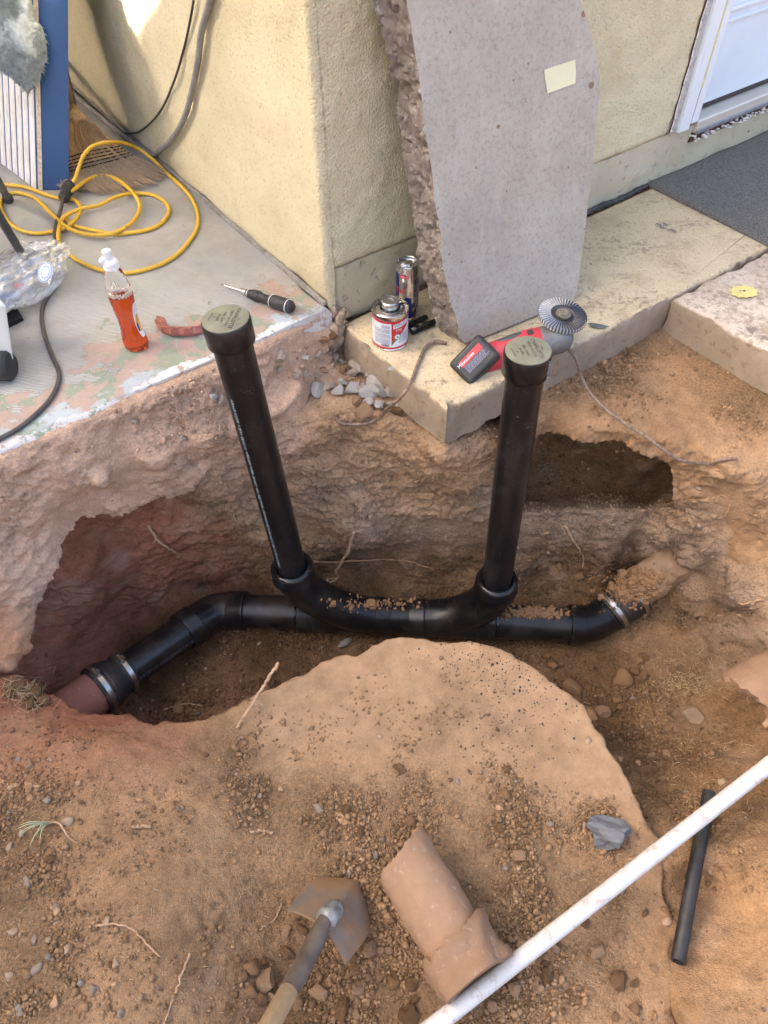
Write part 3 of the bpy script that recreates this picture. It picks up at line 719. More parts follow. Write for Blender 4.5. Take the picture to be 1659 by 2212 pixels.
def wall_grid(name, A, Bv, Nv, s0, s1, z0, z1, res, thick, seed, mat, parent, amp=.0025, edge=0.0, zamp=.004):
    """wall sheet with real waviness: origin A, along Bv, outward Nv; backed to a solid"""
    ns = max(2, int((s1 - s0) / res)); nz = max(2, int((z1 - z0) / res))
    S, Z = np.meshgrid(np.linspace(s0, s1, ns), np.linspace(z0, z1, nz))
    P = A + np.outer(S.ravel(), Bv) + np.outer(Z.ravel(), [0, 0, 1])
    d = fbm(P * 9, 3, seed) * amp * 2 + fbm(P * 55, 2, seed + 4) * amp * .8
    if edge: # rounded lumpy corner at s0
        k = np.clip(1 - (S.ravel() - s0) / edge, 0, 1); d = d - edge * (1 - np.sqrt(np.clip(1 - k * k, 0, 1)))
    low = np.clip(1 - (Z.ravel() - z0) / .012, 0, 1)
    d = d - low * .006
    P = P + np.outer(d, Nv)
    P[:, 2] += np.where(Z.ravel() <= z0 + 1e-6, fbm(P * 30, 3, seed + 8) * zamp, 0)
    V = [P]; Fc = []
    I = np.arange(ns * nz).reshape(nz, ns)
    Fc += [tuple(q) for q in np.stack([I[:-1, :-1], I[:-1, 1:], I[1:, 1:], I[1:, :-1]], -1).reshape(-1, 4)]
    rim = list(I[0, :]) + list(I[1:, -1]) + list(I[-1, -2::-1]) + list(I[-2:0:-1, 0])
    Bk = P[rim] - np.outer(np.full(len(rim), thick), Nv)
    n0 = len(P); m = len(rim)
    Fc += [(rim[(i + 1) % m], rim[i], n0 + i, n0 + (i + 1) % m) for i in range(m)]
    Fc.append(tuple(n0 + i for i in range(m))[::-1])
    return mesh_obj(name, np.vstack([P, Bk]), Fc, mat, parent, sharp=60)
ST = .146
# the two stucco walls as one skin with a lumpy rounded corner
RC = .014
us, pos, nor, zlo = [], [], [], []
for u in np.arange(2.9, RC, -.0085):
    pos.append(C0 + DA * u); nor.append(NA); zlo.append(PATIO_Z + .006)
for a in np.linspace(0, math.pi / 2, 6):
    d = NA * math.cos(a) + NB * math.sin(a)
    pos.append(C0 + (DA - NA * 1) * RC + d * RC); nor.append(d); zlo.append(PATIO_Z + .006 - .03 * a)
for u in list(np.arange(RC + .002, .022, .004)) + [.0225, .0235] + list(np.arange(.03, 1.222, .0085)):
    pos.append(C0 + DB * u); nor.append(NB); zlo.append(.006 if u < .023 else ST)
pos, nor, zlo = np.array(pos), np.array(nor), np.array(zlo); nc = len(pos); nzr = 135
tt = np.linspace(0, 1, nzr)
P = pos[None] + np.zeros((nzr, 1, 1)); P[:, :, 2] = zlo[None] + tt[:, None] * (1.36 - zlo[None])
Pf = P.reshape(-1, 3); Nf = np.tile(nor, (nzr, 1))
dd = fbm(Pf * 9, 3, 3) * .005 + fbm(Pf * 55, 2, 7) * .0022
dd -= np.clip(1 - (P[:, :, 2] - zlo[None]) / .012, 0, 1).ravel() * .005
Pf = Pf + Nf * dd[:, None]
Pf[:nc, 2] += fbm(Pf[:nc] * 30, 3, 11) * .004
I = np.arange(nc * nzr).reshape(nzr, nc)
Fc = [tuple(q) for q in np.stack([I[:-1, :-1], I[:-1, 1:], I[1:, 1:], I[1:, :-1]], -1).reshape(-1, 4)]
rim = list(I[0, :]); Bk = Pf[:nc] - nor * .05 + np.array([0, 0, .004]); n0 = len(Pf)
Fc += [(n0 + i, n0 + i + 1, i + 1, i) for i in range(nc - 1)]
o = mesh_obj('wall', np.vstack([Pf, Bk]), Fc, M_STUC, house)
tag(o, 'cream stucco walls meeting at a lumpy corner')
wall_grid('wall', C0, DA, NA, 2.9, 6.0, PATIO_Z + .006, 2.7, .25, .10, 3, M_STUC, house)
wall_grid('wall', C0, DA, NA, .15, 2.9, 1.35, 2.7, .25, .10, 3, M_STUC, house)
wall_grid('wall', C0, DB, NB, 0.0, 1.222, 1.35, 2.7, .25, .10, 13, M_STUC, house)
wall_grid('wall', C0, DB, NB, 2.30, 6.0, ST, 2.7, .25, .10, 13, M_STUC, house)
wall_grid('wall', C0, DB, NB, 1.222, 2.30, 2.25, 2.7, .25, .10, 13, M_STUC, house)
# concrete base under the door wall, slightly set back, its left end broken
o = wall_grid('foundation', C0 - NB * .007, DB, NB, .026, 4.0, -.02, ST - .003, .011, .12, 29, M_BASE, house, amp=.003, edge=.012)
tag(o, 'pitted painted concrete base below the stucco')
# crumbly mortar fillet where wall meets landing, tar bead
M_TAR = plain('black_sealant', (.045, .042, .04), .7, var=.5, bump=.6, bs=90)
pth = [C0 + DB * s + NB * (.004 + .003 * math.sin(s * 31)) + np.array([0, 0, .003]) for s in np.linspace(.46, 1.25, 60)]
mesh_obj('sealant', *tube(pth, [.007 + .003 * math.sin(i * 1.7) * math.sin(i * .6) for i in range(60)], 8), M_TAR, house)
# rough grey patch at the corner foot
M_MORT = plain('crumbly_mortar', (.30, .235, .17), .95, var=.35, bump=.9, bs=110)
def rock_mesh(r, seed, sub=2, sq=(1, 1, 1), amp=.35, ang=True, cut=(.45, .85)):
    bm = bmesh.new(); bmesh.ops.create_icosphere(bm, subdivisions=sub, radius=1.0)
    V = np.array([v.co[:] for v in bm.verts]); Fc = [tuple(v.index for v in f.verts) for f in bm.faces]; bm.free()
    if ang:
        rg = np.random.default_rng(seed)
        for _ in range(9):
            nn = nrm(rg.normal(size=3)); dd = rg.uniform(*cut); k = V @ nn
            V = V - np.outer(np.clip(k - dd, 0, None), nn)
    V = V * (1 + amp * fbm(V * 1.7 + seed * 3.1, 3, seed))[:, None] * np.array(sq) * r
    return V, Fc
mb = MB()
for k in range(16):
    p = C0 + DB * rng.uniform(-.004, .04) + NB * rng.uniform(-.02, .018) + np.array([0, 0, rng.uniform(-.07, .035)])
    V, Fc = rock_mesh(rng.uniform(.012, .024), 300 + k, 2, (1, 1, rng.uniform(.8, 1.6))); mb.add(V + p, Fc)
mb.build('corner_mortar', M_MORT, house, smooth=False)
# weep screed strip along the porch wall
M_SCREED = plain('grey_screed', (.33, .32, .30), .55, .3, var=.25, dirt=(.2, .17, .13))
mesh_obj('base_strip', *box((.012, -.003, PATIO_Z + .001), (2.9, .008, PATIO_Z + .010), DA, NA, None, C0), M_SCREED, house, smooth=False)
# --- door: trim board, door leaf, threshold
def white_paint(name, base=(.74, .80, .84), yellow=False):
    n = NT(name)
    c = n.mix(n.noise(10, 5), tuple(b * .93 for b in base), base)
    c = n.mix(n.math('MULTIPLY', n.step(n.noise(26, 7, .7, n.map(scale=(1, 1, .25))), .60, .72), .6), c, (.48, .45, .42))
    h = n.noise(35, 6, .65, n.map(scale=(1, 1, .12)))
    return n.out(c, .45, n.bump(h, .3, .002))
M_WPAINT = white_paint('white_trim_paint')
M_DOOR = plain('white_door_paint', (.66, .76, .84), .35, var=.05, vs=6)
M_WOODGREY = plain('weathered_grey_wood', (.42, .41, .40), .85, var=.3, vs=60, bump=.5, dirt=(.27, .19, .14), dirtamt=.42)
M_DARKWOOD = plain('rotten_brown_wood', (.075, .035, .02), .9, var=.5, bump=.8, bs=120)
M_YELLOW = plain('yellow_old_paint', (.62, .55, .24), .7, var=.25, vs=90, bump=.5)
M_ALU = NT('ribbed_aluminium')
_h = M_ALU.wave(75, .4, vec=M_ALU.map(rot=(0, 0, -ANG)), det=1, direction='Y')
M_ALU = M_ALU.out(M_ALU.mix(M_ALU.noise(30, 6, .7, M_ALU.map(rot=(0, 0, -ANG), scale=(.2, 1, 1))), (.50, .47, .40), (.72, .70, .63)), .5, M_ALU.bump(_h, .5, .004), .35)
M_GREYSTRIP = plain('grey_metal_strip', (.30, .33, .37), .4, .5, var=.2)
M_BLACKRUB = plain('black_rubber', (.03, .03, .03), .6, var=.3)
def hb(name, s0, s1, o0, o1, z0, z1, mat, parent=house, b=.0015):
    q = mesh_obj(name, *box((s0, o0, z0), (s1, o1, z1), DB, NB, None, C0), mat, parent, smooth=False)
    if b: bev(q, b)
    return q
M_CAULK = plain('old_white_caulk', (.72, .70, .66), .8, var=.2, bump=.9, bs=60)
fr = hb('door_frame', 1.254, 1.302, -.10, .014, ST + .002, 2.25, M_WPAINT)
hb('side_board', 1.226, 1.253, -.09, .004, ST + .004, 2.25, M_WOODGREY, fr)
hb('inner_jamb', 1.3145, 1.345, -.12, .009, ST + .012, 2.25, M_WPAINT, fr)
hb('paint_strip', 1.3022, 1.3143, -.02, .0105, .262, 2.25, M_YELLOW, fr, 0)
hb('rotten_slot', 1.3022, 1.3143, -.03, .002, ST + .006, .261, M_DARKWOOD, fr, 0)
# torn caulk line along the board
pth = [C0 + DB * (1.224 + .0022 * math.sin(z * 60) * math.sin(z * 23)) + NB * .005 + np.array([0, 0, z]) for z in np.linspace(ST + .01, .62, 90)]
mesh_obj('caulk', *tube(pth, [.0026 + .0018 * math.sin(i * 2.1) * math.sin(i * .7) for i in range(90)], 6), M_CAULK, fr)
pth = [C0 + DB * (1.2205 + .0022 * math.sin(z * 60) * math.sin(z * 23)) + NB * .0045 + np.array([0, 0, z]) for z in np.linspace(ST + .01, 1.4, 90)]
mesh_obj('gap', *tube(pth, .0022, 6), M_DARKWOOD, fr)
door = hb('door', 1.349, 2.25, -.075, -.035, .178, 2.24, M_DOOR)
for z in (.395, .425):
    hb('moulding', 1.349, 2.2, -.035, -.029 if z < .4 else -.026, z, z + .012, M_DOOR, door, .003)
hb('weather_strip', 1.349, 2.25, -.072, -.037, .162, .177, M_BLACKRUB, door)
th = hb('threshold', 1.349, 2.25, -.10, .010, .120, .158, M_ALU, b=.004)
hb('threshold_strip', 1.349, 2.25, .0102, .016, .120, .132, M_GREYSTRIP, th)
hb('sill_board', 1.347, 2.25, -.08, -.004, .088, .119, M_DARKWOOD, th)
M_WCRUM = plain('white_crumbling_plaster', (.74, .72, .68), .95, var=.2, bump=.9, bs=120)
mb = MB()
for k in range(150):
    s = rng.uniform(1.33, 2.0); V, Fc = rock_mesh(rng.uniform(.003, .006), 700 + k, 1, (1.4, 1, .8))
    mb.add(V + C0 + DB * s + NB * rng.uniform(-.004, .006) + np.array([0, 0, rng.uniform(.088, .104) if s > 1.36 else .112]), Fc)
tag(mb.build('plaster_crumbs', M_WCRUM, th), kind='stuff')
# roof over door wall and porch (above the frame, shades the place)
M_ROOF = plain('roof_boards', (.45, .40, .33), .8, var=.2)
def zb(z0, z1, pts, name, mat, parent):
    n = len(pts); V = [np.array([p[0], p[1], z0]) for p in pts] + [np.array([p[0], p[1], z1]) for p in pts]
    Fc = [tuple(range(n))[::-1], tuple(range(n, 2 * n))] + [(i, (i + 1) % n, n + (i + 1) % n, n + i) for i in range(n)]
    return mesh_obj(name, V, Fc, mat, parent, smooth=False)
zb(2.702, 2.86, [C0 + NB * .35 + NA * .0, C0 + NB * .35 + DB * 6, C0 + DA * 6 + DB * 6, C0 + DA * 6], 'roof', M_ROOF, house)
zb(2.45, 2.60, [C0 + DA * 1.25 + NA * .02, C0 + DA * 6 + NA * .02, C0 + DA * 6 + NA * 2.6, C0 + DA * 1.25 + NA * 2.6], 'porch_roof', M_ROOF, house)
# end wall of the porch
M_PORCHEND = plain('brown_porch_boards', (.20, .13, .08), .8, var=.3)
zb(PATIO_Z + .002, 2.44, [C0 + DA * 2.55 + NA * .012, C0 + DA * 2.65 + NA * .012, C0 + DA * 2.65 + NA * 1.5, C0 + DA * 2.55 + NA * 1.5], 'porch_end_wall', M_PORCHEND, house)

# ---------------------------------------------------------------- added sun blocker, unseen, shaped like twin gables: its shadow covers the yard,
# the valley between its two gables is cut to let the wedge of sun through
NX = -4.6
def sun_to_plane(P):
    t = (NX - P[0]) / _s[0]
    return np.array([NX, P[1] + _s[1] * t, P[2] + _s[2] * t])
wv, wl, wr = [sun_to_plane(Wpl(x, y, C0, NA)) for x, y in ((268, 115), (205, 0), (340, 0))]
sl = (wl[2] - wv[2]) / abs(wl[1] - wv[1]); sr = (wr[2] - wv[2]) / abs(wr[1] - wv[1])
sgl = np.sign(wl[1] - wv[1])
nb = thing('sun_blocker', 'unseen twin-gabled sun blocker added to shade the yard', 'house', (NX, 0, -.4))
top = max(5.2, wv[2] + 2.4)
M_NB = plain('sun_blocker_plaster', (.62, .56, .47), .9, var=.15, vs=3)
def blocker_side(y_in, slope, sgn):
    run = (top - wv[2]) / slope
    ys = [y_in, y_in + sgn * run, y_in + sgn * (run + 7.0), y_in + sgn * (run + 7.0)]
    zs = [wv[2], top, top, -.5]
    pts = [(y, z) for y, z in zip(ys, zs)] + [(y_in, -.5)]
    V = [np.array([NX, y, z]) for y, z in pts] + [np.array([NX - 4, y - 4 * SUN_AZ[1] / SUN_AZ[0] * 1.0, z]) for y, z in pts]; n = 5
    Fc = [tuple(range(n)), tuple(range(n, 2 * n))[::-1]] + [(i, n + i, n + (i + 1) % n, (i + 1) % n) for i in range(n)]
    q = mesh_obj('sun_blocker_wing', V, Fc, M_NB, nb, smooth=False)
    bm = bmesh.new(); bm.from_mesh(q.data); bmesh.ops.recalc_face_normals(bm, faces=bm.faces); bm.to_mesh(q.data); bm.free()
blocker_side(wv[1], sl, sgl); blocker_side(wv[1], sr, -sgl)
print('valley', wv, 'slopes', sl, sr, sgl)
# ================================================================= DRAIN PIPES
def abs_mat(name, base=(.006, .006, .007), scratch=.5, rough=.32):
    n = NT(name)
    c = n.mix(n.noise(20, 4), tuple(b * .8 for b in base), tuple(b * 1.5 for b in base))
    st = n.noise(60, 8, .8, n.map(scale=(6, 6, .5)), 1.5)
    scr = n.step(st, .60, .66)
    st2 = n.step(n.noise(25, 6, .75, n.map(scale=(1, 1, 4), rot=(.4, .3, 0)), 2.0), .63, .67)
    c = n.mix(n.math('MULTIPLY', n.math('MAXIMUM', scr, st2), scratch * .7), c, (.34, .35, .36))
    dust = n.step(n.noise(7, 6, .7), .50, .80)
    geo = n.new('NewGeometry'); up = n.sep(geo.outputs['Normal'])[2]
    dm = n.math('MULTIPLY', dust, n.step(up, .25, 1.0))
    c = n.mix(n.math('MULTIPLY', dm, .30), c, (.28, .19, .12))
    sm = n.step(n.noise(9, 6, .65, n.map(scale=(1, 1, .6))), .50, .68)
    c = n.mix(n.math('MULTIPLY', sm, .16), c, (.17, .155, .14))
    r = n.math('ADD', n.math('MULTIPLY', n.noise(12, 4), .25), n.math('ADD', n.math('MULTIPLY', dm, .3), rough - .12))
    return n.out(c, r, n.bump(n.noise(400, 3), .05, .001), Specular_IOR_Level=.42)
M_ABS = abs_mat('black_abs_plastic', scratch=.10, rough=.30)
M_ABSR = abs_mat('scratched_black_abs', scratch=.55, rough=.34)
M_CAP = plain('dull_olive_cap', (.17, .17, .125), .45, var=.2, vs=25)
M_INK = plain('embossed_dark_ink', (.03, .03, .025), .6)
M_PRINT = plain('pale_blue_print', (.42, .55, .62), .6, var=.4, vs=200)
M_GLUE = plain('wet_black_glue', (.008, .008, .009), .12, var=.2)
M_RUB = plain('rubber_coupling', (.022, .021, .02), .6, var=.4, vs=20, dirt=(.16, .10, .06), dirtamt=.42)
M_STEEL = plain('clamp_steel', (.42, .40, .37), .38, 1.0, var=.2)
def dusty_clay(name, base, dirt=(.34, .21, .12)):
    n = NT(name)
    c = n.mix(n.noise(14, 5, .6), tuple(b * .8 for b in base), tuple(min(1, b * 1.2) for b in base))
    c = n.mix(n.step(n.noise(11, 8, .75), .30, .72), c, dirt)
    c = n.mix(n.math('MULTIPLY', n.step(n.noise(60, 6, .75), .58, .7), .5), c, (.55, .42, .33))
    return n.out(c, .88, n.bump(n.noise(70, 7, .7), .5, .004), Specular_IOR_Level=.25)
M_CLAY = dusty_clay('fired_clay', (.42, .22, .15))
M_CLAYP = dusty_clay('pale_dusty_clay', (.355, .222, .142), (.27, .165, .094))
M_CLAYR = dusty_clay('red_dusty_clay', (.32, .14, .10), (.28, .13, .09))
ZR = -.75
R4, R3 = .0505, .0393      # outside radii of run and risers
runL, runR = Wz(500, 1318, ZR), Wz(1245, 1350, ZR)
dl = nrm(runR - runL)
pL, pR = Wz(232, 1478, ZR + .07), Wz(1330, 1308, ZR)
system = thing('drain_pipe', 'black plastic two-way cleanout drain with two capped risers standing in the trench', 'pipe', (runL + runR) / 2 - [0, 0, R4])
def part_tube(name, path, r, mat=M_ABS, parent=system, seg=40, cap=True):
    V, Fc = tube(path, r, seg, cap); return mesh_obj(name, V, Fc, mat, parent, sharp=40)
def at_px(x): # point of the run under a pixel column
    t = (x - 500) / (1245 - 500.0); return runL + (runR - runL) * t
def hub(name, P, d, L, r, parent=system, mat=M_ABS):
    """socket ring: P = start, d = direction"""
    d = nrm(d)
    prof = [(r * .9, 0), (r, 0.0), (r + .0015, .002), (r + .0015, .006), (r, .009), (r, L - .004), (r - .002, L), (r * .9, L)]
    return mesh_obj(name, *lathe(prof, 44, P, d), mat, parent, sharp=35)
# straight runs
part_tube('run_pipe', [at_px(505), at_px(665)], R4)
part_tube('run_pipe', [at_px(1050), at_px(1250)], R4)
# printed line along the left run pipe
# two sweep fittings back to back
def sweep(name, x_out, x_in, hubpx, riser_top, sign):
    a, b = at_px(x_out), at_px(x_in)
    Hc = Wy(*hubpx, (a[1] + b[1]) / 2 - .01)
    top = Wy(*riser_top, Hc[1] + .006)
    ax = nrm(top - Hc)
    fit = mesh_obj(name, *tube([a, b], R4 + .0045, 40), M_ABS, system, sharp=40)
    # branch: leaves the inner end along the run and bends up to the hub
    s = b + (a - b) * .06
    c1 = s + nrm(a - b) * .13; c2 = Hc - ax * .13
    pts = [((1 - t) ** 3) * s + 3 * t * (1 - t) ** 2 * c1 + 3 * t * t * (1 - t) * c2 + t ** 3 * Hc for t in np.linspace(0, 1, 26)]
    mesh_obj('branch', *tube(pts, R4 + .0045, 40), M_ABS, fit)
    hub('socket', Hc - ax * .032, ax, .041, R4 + .0078, fit)
    # fin between run and branch
    hub('socket', a - nrm(b - a) * .002, b - a, .042, R4 + .0078, fit)
    hub('socket', b + nrm(a - b) * .044, b - a, .046, R4 + .0078, fit)
    hub('seam_ring', a + nrm(b - a) * .044, b - a, .004, R4 + .0048, fit)
    # bushing and riser
    base = Hc + ax * .010
    mesh_obj('bushing', *lathe([(R3, .0), (R3 + .004, .006), (R4 + .001, .004), (R4 + .004, .0)], 44, base, ax, cap=False), M_GLUE, fit)
    rz = mesh_obj('riser', *tube([Hc - ax * .01, top - ax * .026], R3, 48), M_ABSR, system, sharp=40)
    cr = R3 + .0078
    cap = mesh_obj('cap', *lathe([(R3, -.051), (cr - .002, -.053), (cr, -.050), (cr, -.004), (cr - .0015, -.0012), (cr - .0035, -.0004)], 56, top, ax), M_ABS, rz, sharp=35)
    disc = mesh_obj('cap_top', *lathe([(cr - .0025, -.003), (cr - .0025, .0005), (cr - .004, .0012), (.0, .0012)], 56, top, ax, cap=False), M_CAP, cap, sharp=35)
    # moulded lettering, read from the right-hand side
    tx, ty = np.array([0.0, -1, 0]), np.array([1.0, 0, 0])
    tx = nrm(tx * .97 + np.array([.2 * sign, 0, 0])); tx = nrm(tx - ax * (tx @ ax)); ty = np.cross(ax, tx)
    mbt = MB()
    for txt, off, sz in (('116', .027, .007), ('CHARLOTTE', .018, .011), ('MADE IN U.S.A.', .0075, .0075), ('ABS  DWV', -.005, .0075), ('31-596' if sign > 0 else '31-606', -.014, .0075), ('3', -.023, .007), ('ASTM D2661', -.030, .005)):
        V, Fq = text_mesh(txt, sz)
        mbt.add(top + ax * .0019 + np.outer(V[:, 0], tx) + np.outer(V[:, 1] + off, ty), Fq)
    mbt.build('lettering', M_INK, disc, smooth=False)
    return Hc, top, ax, rz, cap, fit
HL, TL, AL, riserL, capL, fitL = sweep('sweep_fitting', 650, 848, (631, 1228), (487, 688), -1)
HR, TR, AR, riserR, capR, fitR = sweep('sweep_fitting', 1068, 888, (1073, 1256), (1141, 757), 1)
tag(capR, 'black cap with olive top and moulded lettering')
part_tube('joint', [at_px(846), at_px(890)], R4 + .001, M_ABS)
# ink lines on pipes: text wrapped on the cylinder
def wrap_text(txt, size, P, ax, r, ang0, along, parent, mat, flip=1, spacing=1.0):
    V, Fc = text_mesh(txt, size, 'LEFT', spacing); ax = nrm(ax)
    c = -np.array(ray(*[0, 0])) * 0
    a = nrm(np.array([0, -1.0, .35]) - ax * (np.array([0, -1.0, .35]) @ ax)); b = np.cross(ax, a)
    th = ang0 + flip * V[:, 1] / r
    W = P + np.outer(along + flip * V[:, 0], ax) + (r + .0006) * (np.outer(np.cos(th), a) + np.outer(np.sin(th), b))
    return mesh_obj('lettering', W, Fc, mat, parent, smooth=False)
wrap_text('VALENCIA PIPE 3" ABS CELLULAR CORE DWV PIPE  ASTM F628  NSF  CULUS  ABRV  H12-MPX  01-24-23  LINE 9  MADE IN USA', .0105, HL + AL * .05, AL, R3, -.62, .0, riserL, M_PRINT)
wrap_text('SPEARS', .014, TR - AR * .05, AR, R3 + .0078, .95, .0, capR, M_PRINT)
# glue runs at the risers' feet and joints
M_SHINE = M_GLUE
for x in (650, 1068):
    P = at_px(x); hub('glue_ring', P - dl * (.010 if x < 800 else -.002), dl, .009, R4 + .002, system, M_GLUE)
# scratches/dust patches of soil on the right pipe are real crumbs (below)
# left: elbow, pipe, coupling
def elbow(Pa, da, Pb, db, n=20):
    k = np.linalg.norm(Pb - Pa) * .40
    c1, c2 = Pa + da * k, Pb - db * k
    return [((1 - t) ** 3) * Pa + 3 * t * (1 - t) ** 2 * c1 + 3 * t * t * (1 - t) * c2 + t ** 3 * Pb for t in np.linspace(0, 1, n)]
eA = at_px(498); eB = Wz(414, 1352, ZR + .02)
dL = nrm(pL - eB)
el = part_tube('elbow', elbow(eA, -dl, eB, dL), R4 + .0035)
hub('socket', at_px(532), -dl, .05, R4 + .0078, el)
hub('socket', eB - dL * .012, dL, .046, R4 + .0078, el)
lp = part_tube('branch_pipe', [eB, pL], R4)
mb = MB()
for q, t in ((0, .10), (1, .5)):
    pass
wrap_text('ASTM F628-12  NSF/ANSI 14-18-02-24', .017, eB, dL, R4, -.15, .26, lp, M_INK if False else plain('grey_print', (.12, .125, .13), .5), -1)
def fernco(P, d, r1, r2, L, parent=system):
    d = nrm(d)
    prof = [(r1, 0), (r1 + .006, 0), (r1 + .0075, .003), (r1 + .0075, .026), (r1 + .004, .030), (r1 + .006, .034), (r2 + .006, L - .036), (r2 + .004, L - .030), (r2 + .0075, L - .026), (r2 + .0075, L - .003), (r2 + .006, L), (r2, L)]
    c = mesh_obj('coupling', *lathe(prof, 48, P, d), M_RUB, parent, sharp=35)
    for rr, h in ((r1 + .0078, .008), (r2 + .0078, L - .021)):
        b = mesh_obj('clamp', *lathe([(rr, 0), (rr + .0014, .0), (rr + .0014, .0125), (rr, .0125)], 48, P + d * h, d, cap=False), M_STEEL, c, sharp=35)
        a_, b_ = frame_of(d); up = nrm(np.array([-.25, -.3, 1.0]) - d * (np.array([-.25, -.3, 1.0]) @ d))
        Q = P + d * (h + .006) + up * (rr + .006)
        sd_ = np.cross(d, up)
        mesh_obj('screw', *tube([Q - sd_ * .012, Q + sd_ * .012, Q + sd_ * .0121, Q + sd_ * .016], [.0048, .0048, .0054, .0054], 12), M_STEEL, b, sharp=35)
        mesh_obj('screw_housing', *box((-.007, -.008, -.006), (.007, .006, .0045), sd_, d, up, Q), M_STEEL, b, smooth=False)
    return c
fernco(pL - dL * .066, dL, R4, .0615, .102)
# right elbow and coupling
eC = at_px(1228); eD = Wz(1318, 1322, ZR + .004); dR2 = nrm(pR - eD + np.array([.02, .03, .01]))
dR2 = nrm(Wz(1425, 1238, ZR + .07) - eD)
er = part_tube('elbow', elbow(eC, dl, eD, dR2), R4 + .0035)
hub('socket', at_px(1228), dl, .045, R4 + .0078, er)
hub('socket', eD - dR2 * .020, dR2, .024, R4 + .0050, er)
fernco(eD - dR2 * .005, dR2, R4 + .002, .0605, .102)
for q, (x, y) in enumerate(((1292, 1330), (1312, 1318), (1325, 1312))):
    pass
# ---- old clay pipes in the soil
cl0 = pL + dL * .022
clay_l = mesh_obj('clay_pipe', *tube([cl0, cl0 + dL * .10, cl0 + dL * .45], .0595, 44), M_CLAYR, sharp=40)
tag(recenter(clay_l), 'dusty red clay pipe entering the trench wall at the rubber coupling', 'pipe')
cr0 = eD + dR2 * .085
def lumpy_pipe(name, path, r, mat, seed, amp=.006, seg=56, n=40, wall=.016, breakamp=0.0, inner=True, clip_end=False):
    P0, P1 = np.asarray(path[0], float), np.asarray(path[-1], float); d = nrm(P1 - P0); a, b = frame_of(d); L = np.linalg.norm(P1 - P0)
    th = np.arange(seg) * 2 * math.pi / seg; hs = np.linspace(0, L, n); V = []
    start = np.zeros(seg)
    if breakamp:
        c = np.stack([np.cos(th) * 1.6, np.sin(th) * 1.6, np.zeros(seg)], 1); start = breakamp * (.42 * np.sin(th + seed) + .25 * np.sin(2 * th + seed * 2)) + fbm(c * 2.5 + seed, 3, seed) * .012
    def ring(rad, h):
        Q = P0 + np.outer(h, d) + rad[:, None] * (np.outer(np.cos(th), a) + np.outer(np.sin(th), b)); return Q
    for h in hs:
        hh_ = start * (1 - h / L) + h; rad = np.full(seg, r(h / L) if callable(r) else r)
        Q = ring(rad, hh_); rad = rad + amp * fbm(Q * 18, 4, seed + 5); V.append(ring(rad, hh_))
    if inner:
        for h in hs[::-1]:
            hh_ = start * (1 - h / L) + h; rad = np.full(seg, (r(h / L) if callable(r) else r) - wall); V.append(ring(rad, hh_))
    V = np.vstack(V); m = len(V) // seg; Fc = []
    for i in range(m - (0 if inner else 1)):
        for j in range(seg):
            k = (j + 1) % seg; i2 = (i + 1) % m
            Fc.append((i * seg + j, i * seg + k, i2 * seg + k, i2 * seg + j))
    return mesh_obj(name, V, Fc, mat, None, sharp=50)
clay_r = lumpy_pipe('clay_pipe', [cr0, cr0 + dR2 * .40], .0600, dusty_clay('soil_caked_clay', (.33, .22, .14), (.30, .19, .108)), 41, .014)
tag(recenter(clay_r), 'soil-crusted clay pipe running from the rubber coupling into the bank under the pit', 'pipe')
# clay pipe stub at the right side
q0 = Wz(1618, 1508, -.575); q1 = Wz(1725, 1455, -.555)
qd = nrm(q1 - q0)
clay_s = lumpy_pipe('clay_pipe', [q0 - qd * .01, q0 + qd * .5], .082, M_CLAYP, 47, .004, breakamp=.06)
tag(recenter(clay_s), 'broken end of a wide clay pipe jutting from the bank by the dark hollow', 'pipe')
# loose clay pipe with bell, lying by the shovel
g0 = Wz(884, 1872, -.415); g1 = Wz(1022, 2100, -.405)
gd = nrm(g1 - g0); GL = np.linalg.norm(g1 - g0) + .012
M_CAKED = dusty_clay('caked_soil_collar', (.30, .185, .115), (.24, .145, .082))
loose = lumpy_pipe('clay_pipe', [g0 - gd * .01, g0 + gd * GL], lambda u: .0615 + (.006 * min(1, max(0, (u - .72) / .03)) if u > .72 else 0), M_CLAYP, 53, .004, breakamp=.05, n=60, wall=.017)
tag(recenter(loose), 'loose broken clay pipe with a crusted bell end lying beside the shovel', 'pipe')
col_ = lumpy_pipe('collar', [g0 + gd * GL * .70, g0 + gd * (GL + .004)], lambda u: .0715 + .0015 * math.sin(u * 9), M_CAKED, 59, .009, breakamp=.03, n=36, wall=.022)
for v_ in col_.data.vertices: v_.co -= Vector(loose.location)
col_.parent = loose
# ---- white pipe and black pipe
def rough_pvc():
    n = NT('dirty_white_pvc')
    c = n.mix(n.step(n.noise(8, 5), .3, .7), (.54, .53, .50), (.66, .65, .62))
    w = n.step(n.noise(45, 7, .78, n.map(scale=(1, 1, 1))), .53, .63)
    c = n.mix(n.math('MULTIPLY', w, .6), c, (.36, .24, .15))
    c = n.mix(n.step(n.noise(11, 6, .7), .68, .72), c, (.26, .12, .08))
    return n.out(c, .45, n.bump(n.noise(90, 5), .15, .001))
M_PVC = rough_pvc()
w0 = Wz(850, 2285, -.425); w1 = Wz(1760, 1575, -.375); w0, w1 = w0 - (w1 - w0) * .25, w1 + (w1 - w0) * .45
pvc = mesh_obj('white_pipe', *lathe([(.0118, 0), (.0156, 0), (.0156, np.linalg.norm(w1 - w0)), (.0118, np.linalg.norm(w1 - w0)), (.0118, 0)], 32, w0, w1 - w0, cap=False), M_PVC, sharp=40)
tag(recenter(pvc), 'scuffed white plastic pipe lying diagonally across the loose soil', 'pipe')
k0 = Wz(1464, 2078, -.452); k1 = Wz(1532, 1712, -.470)
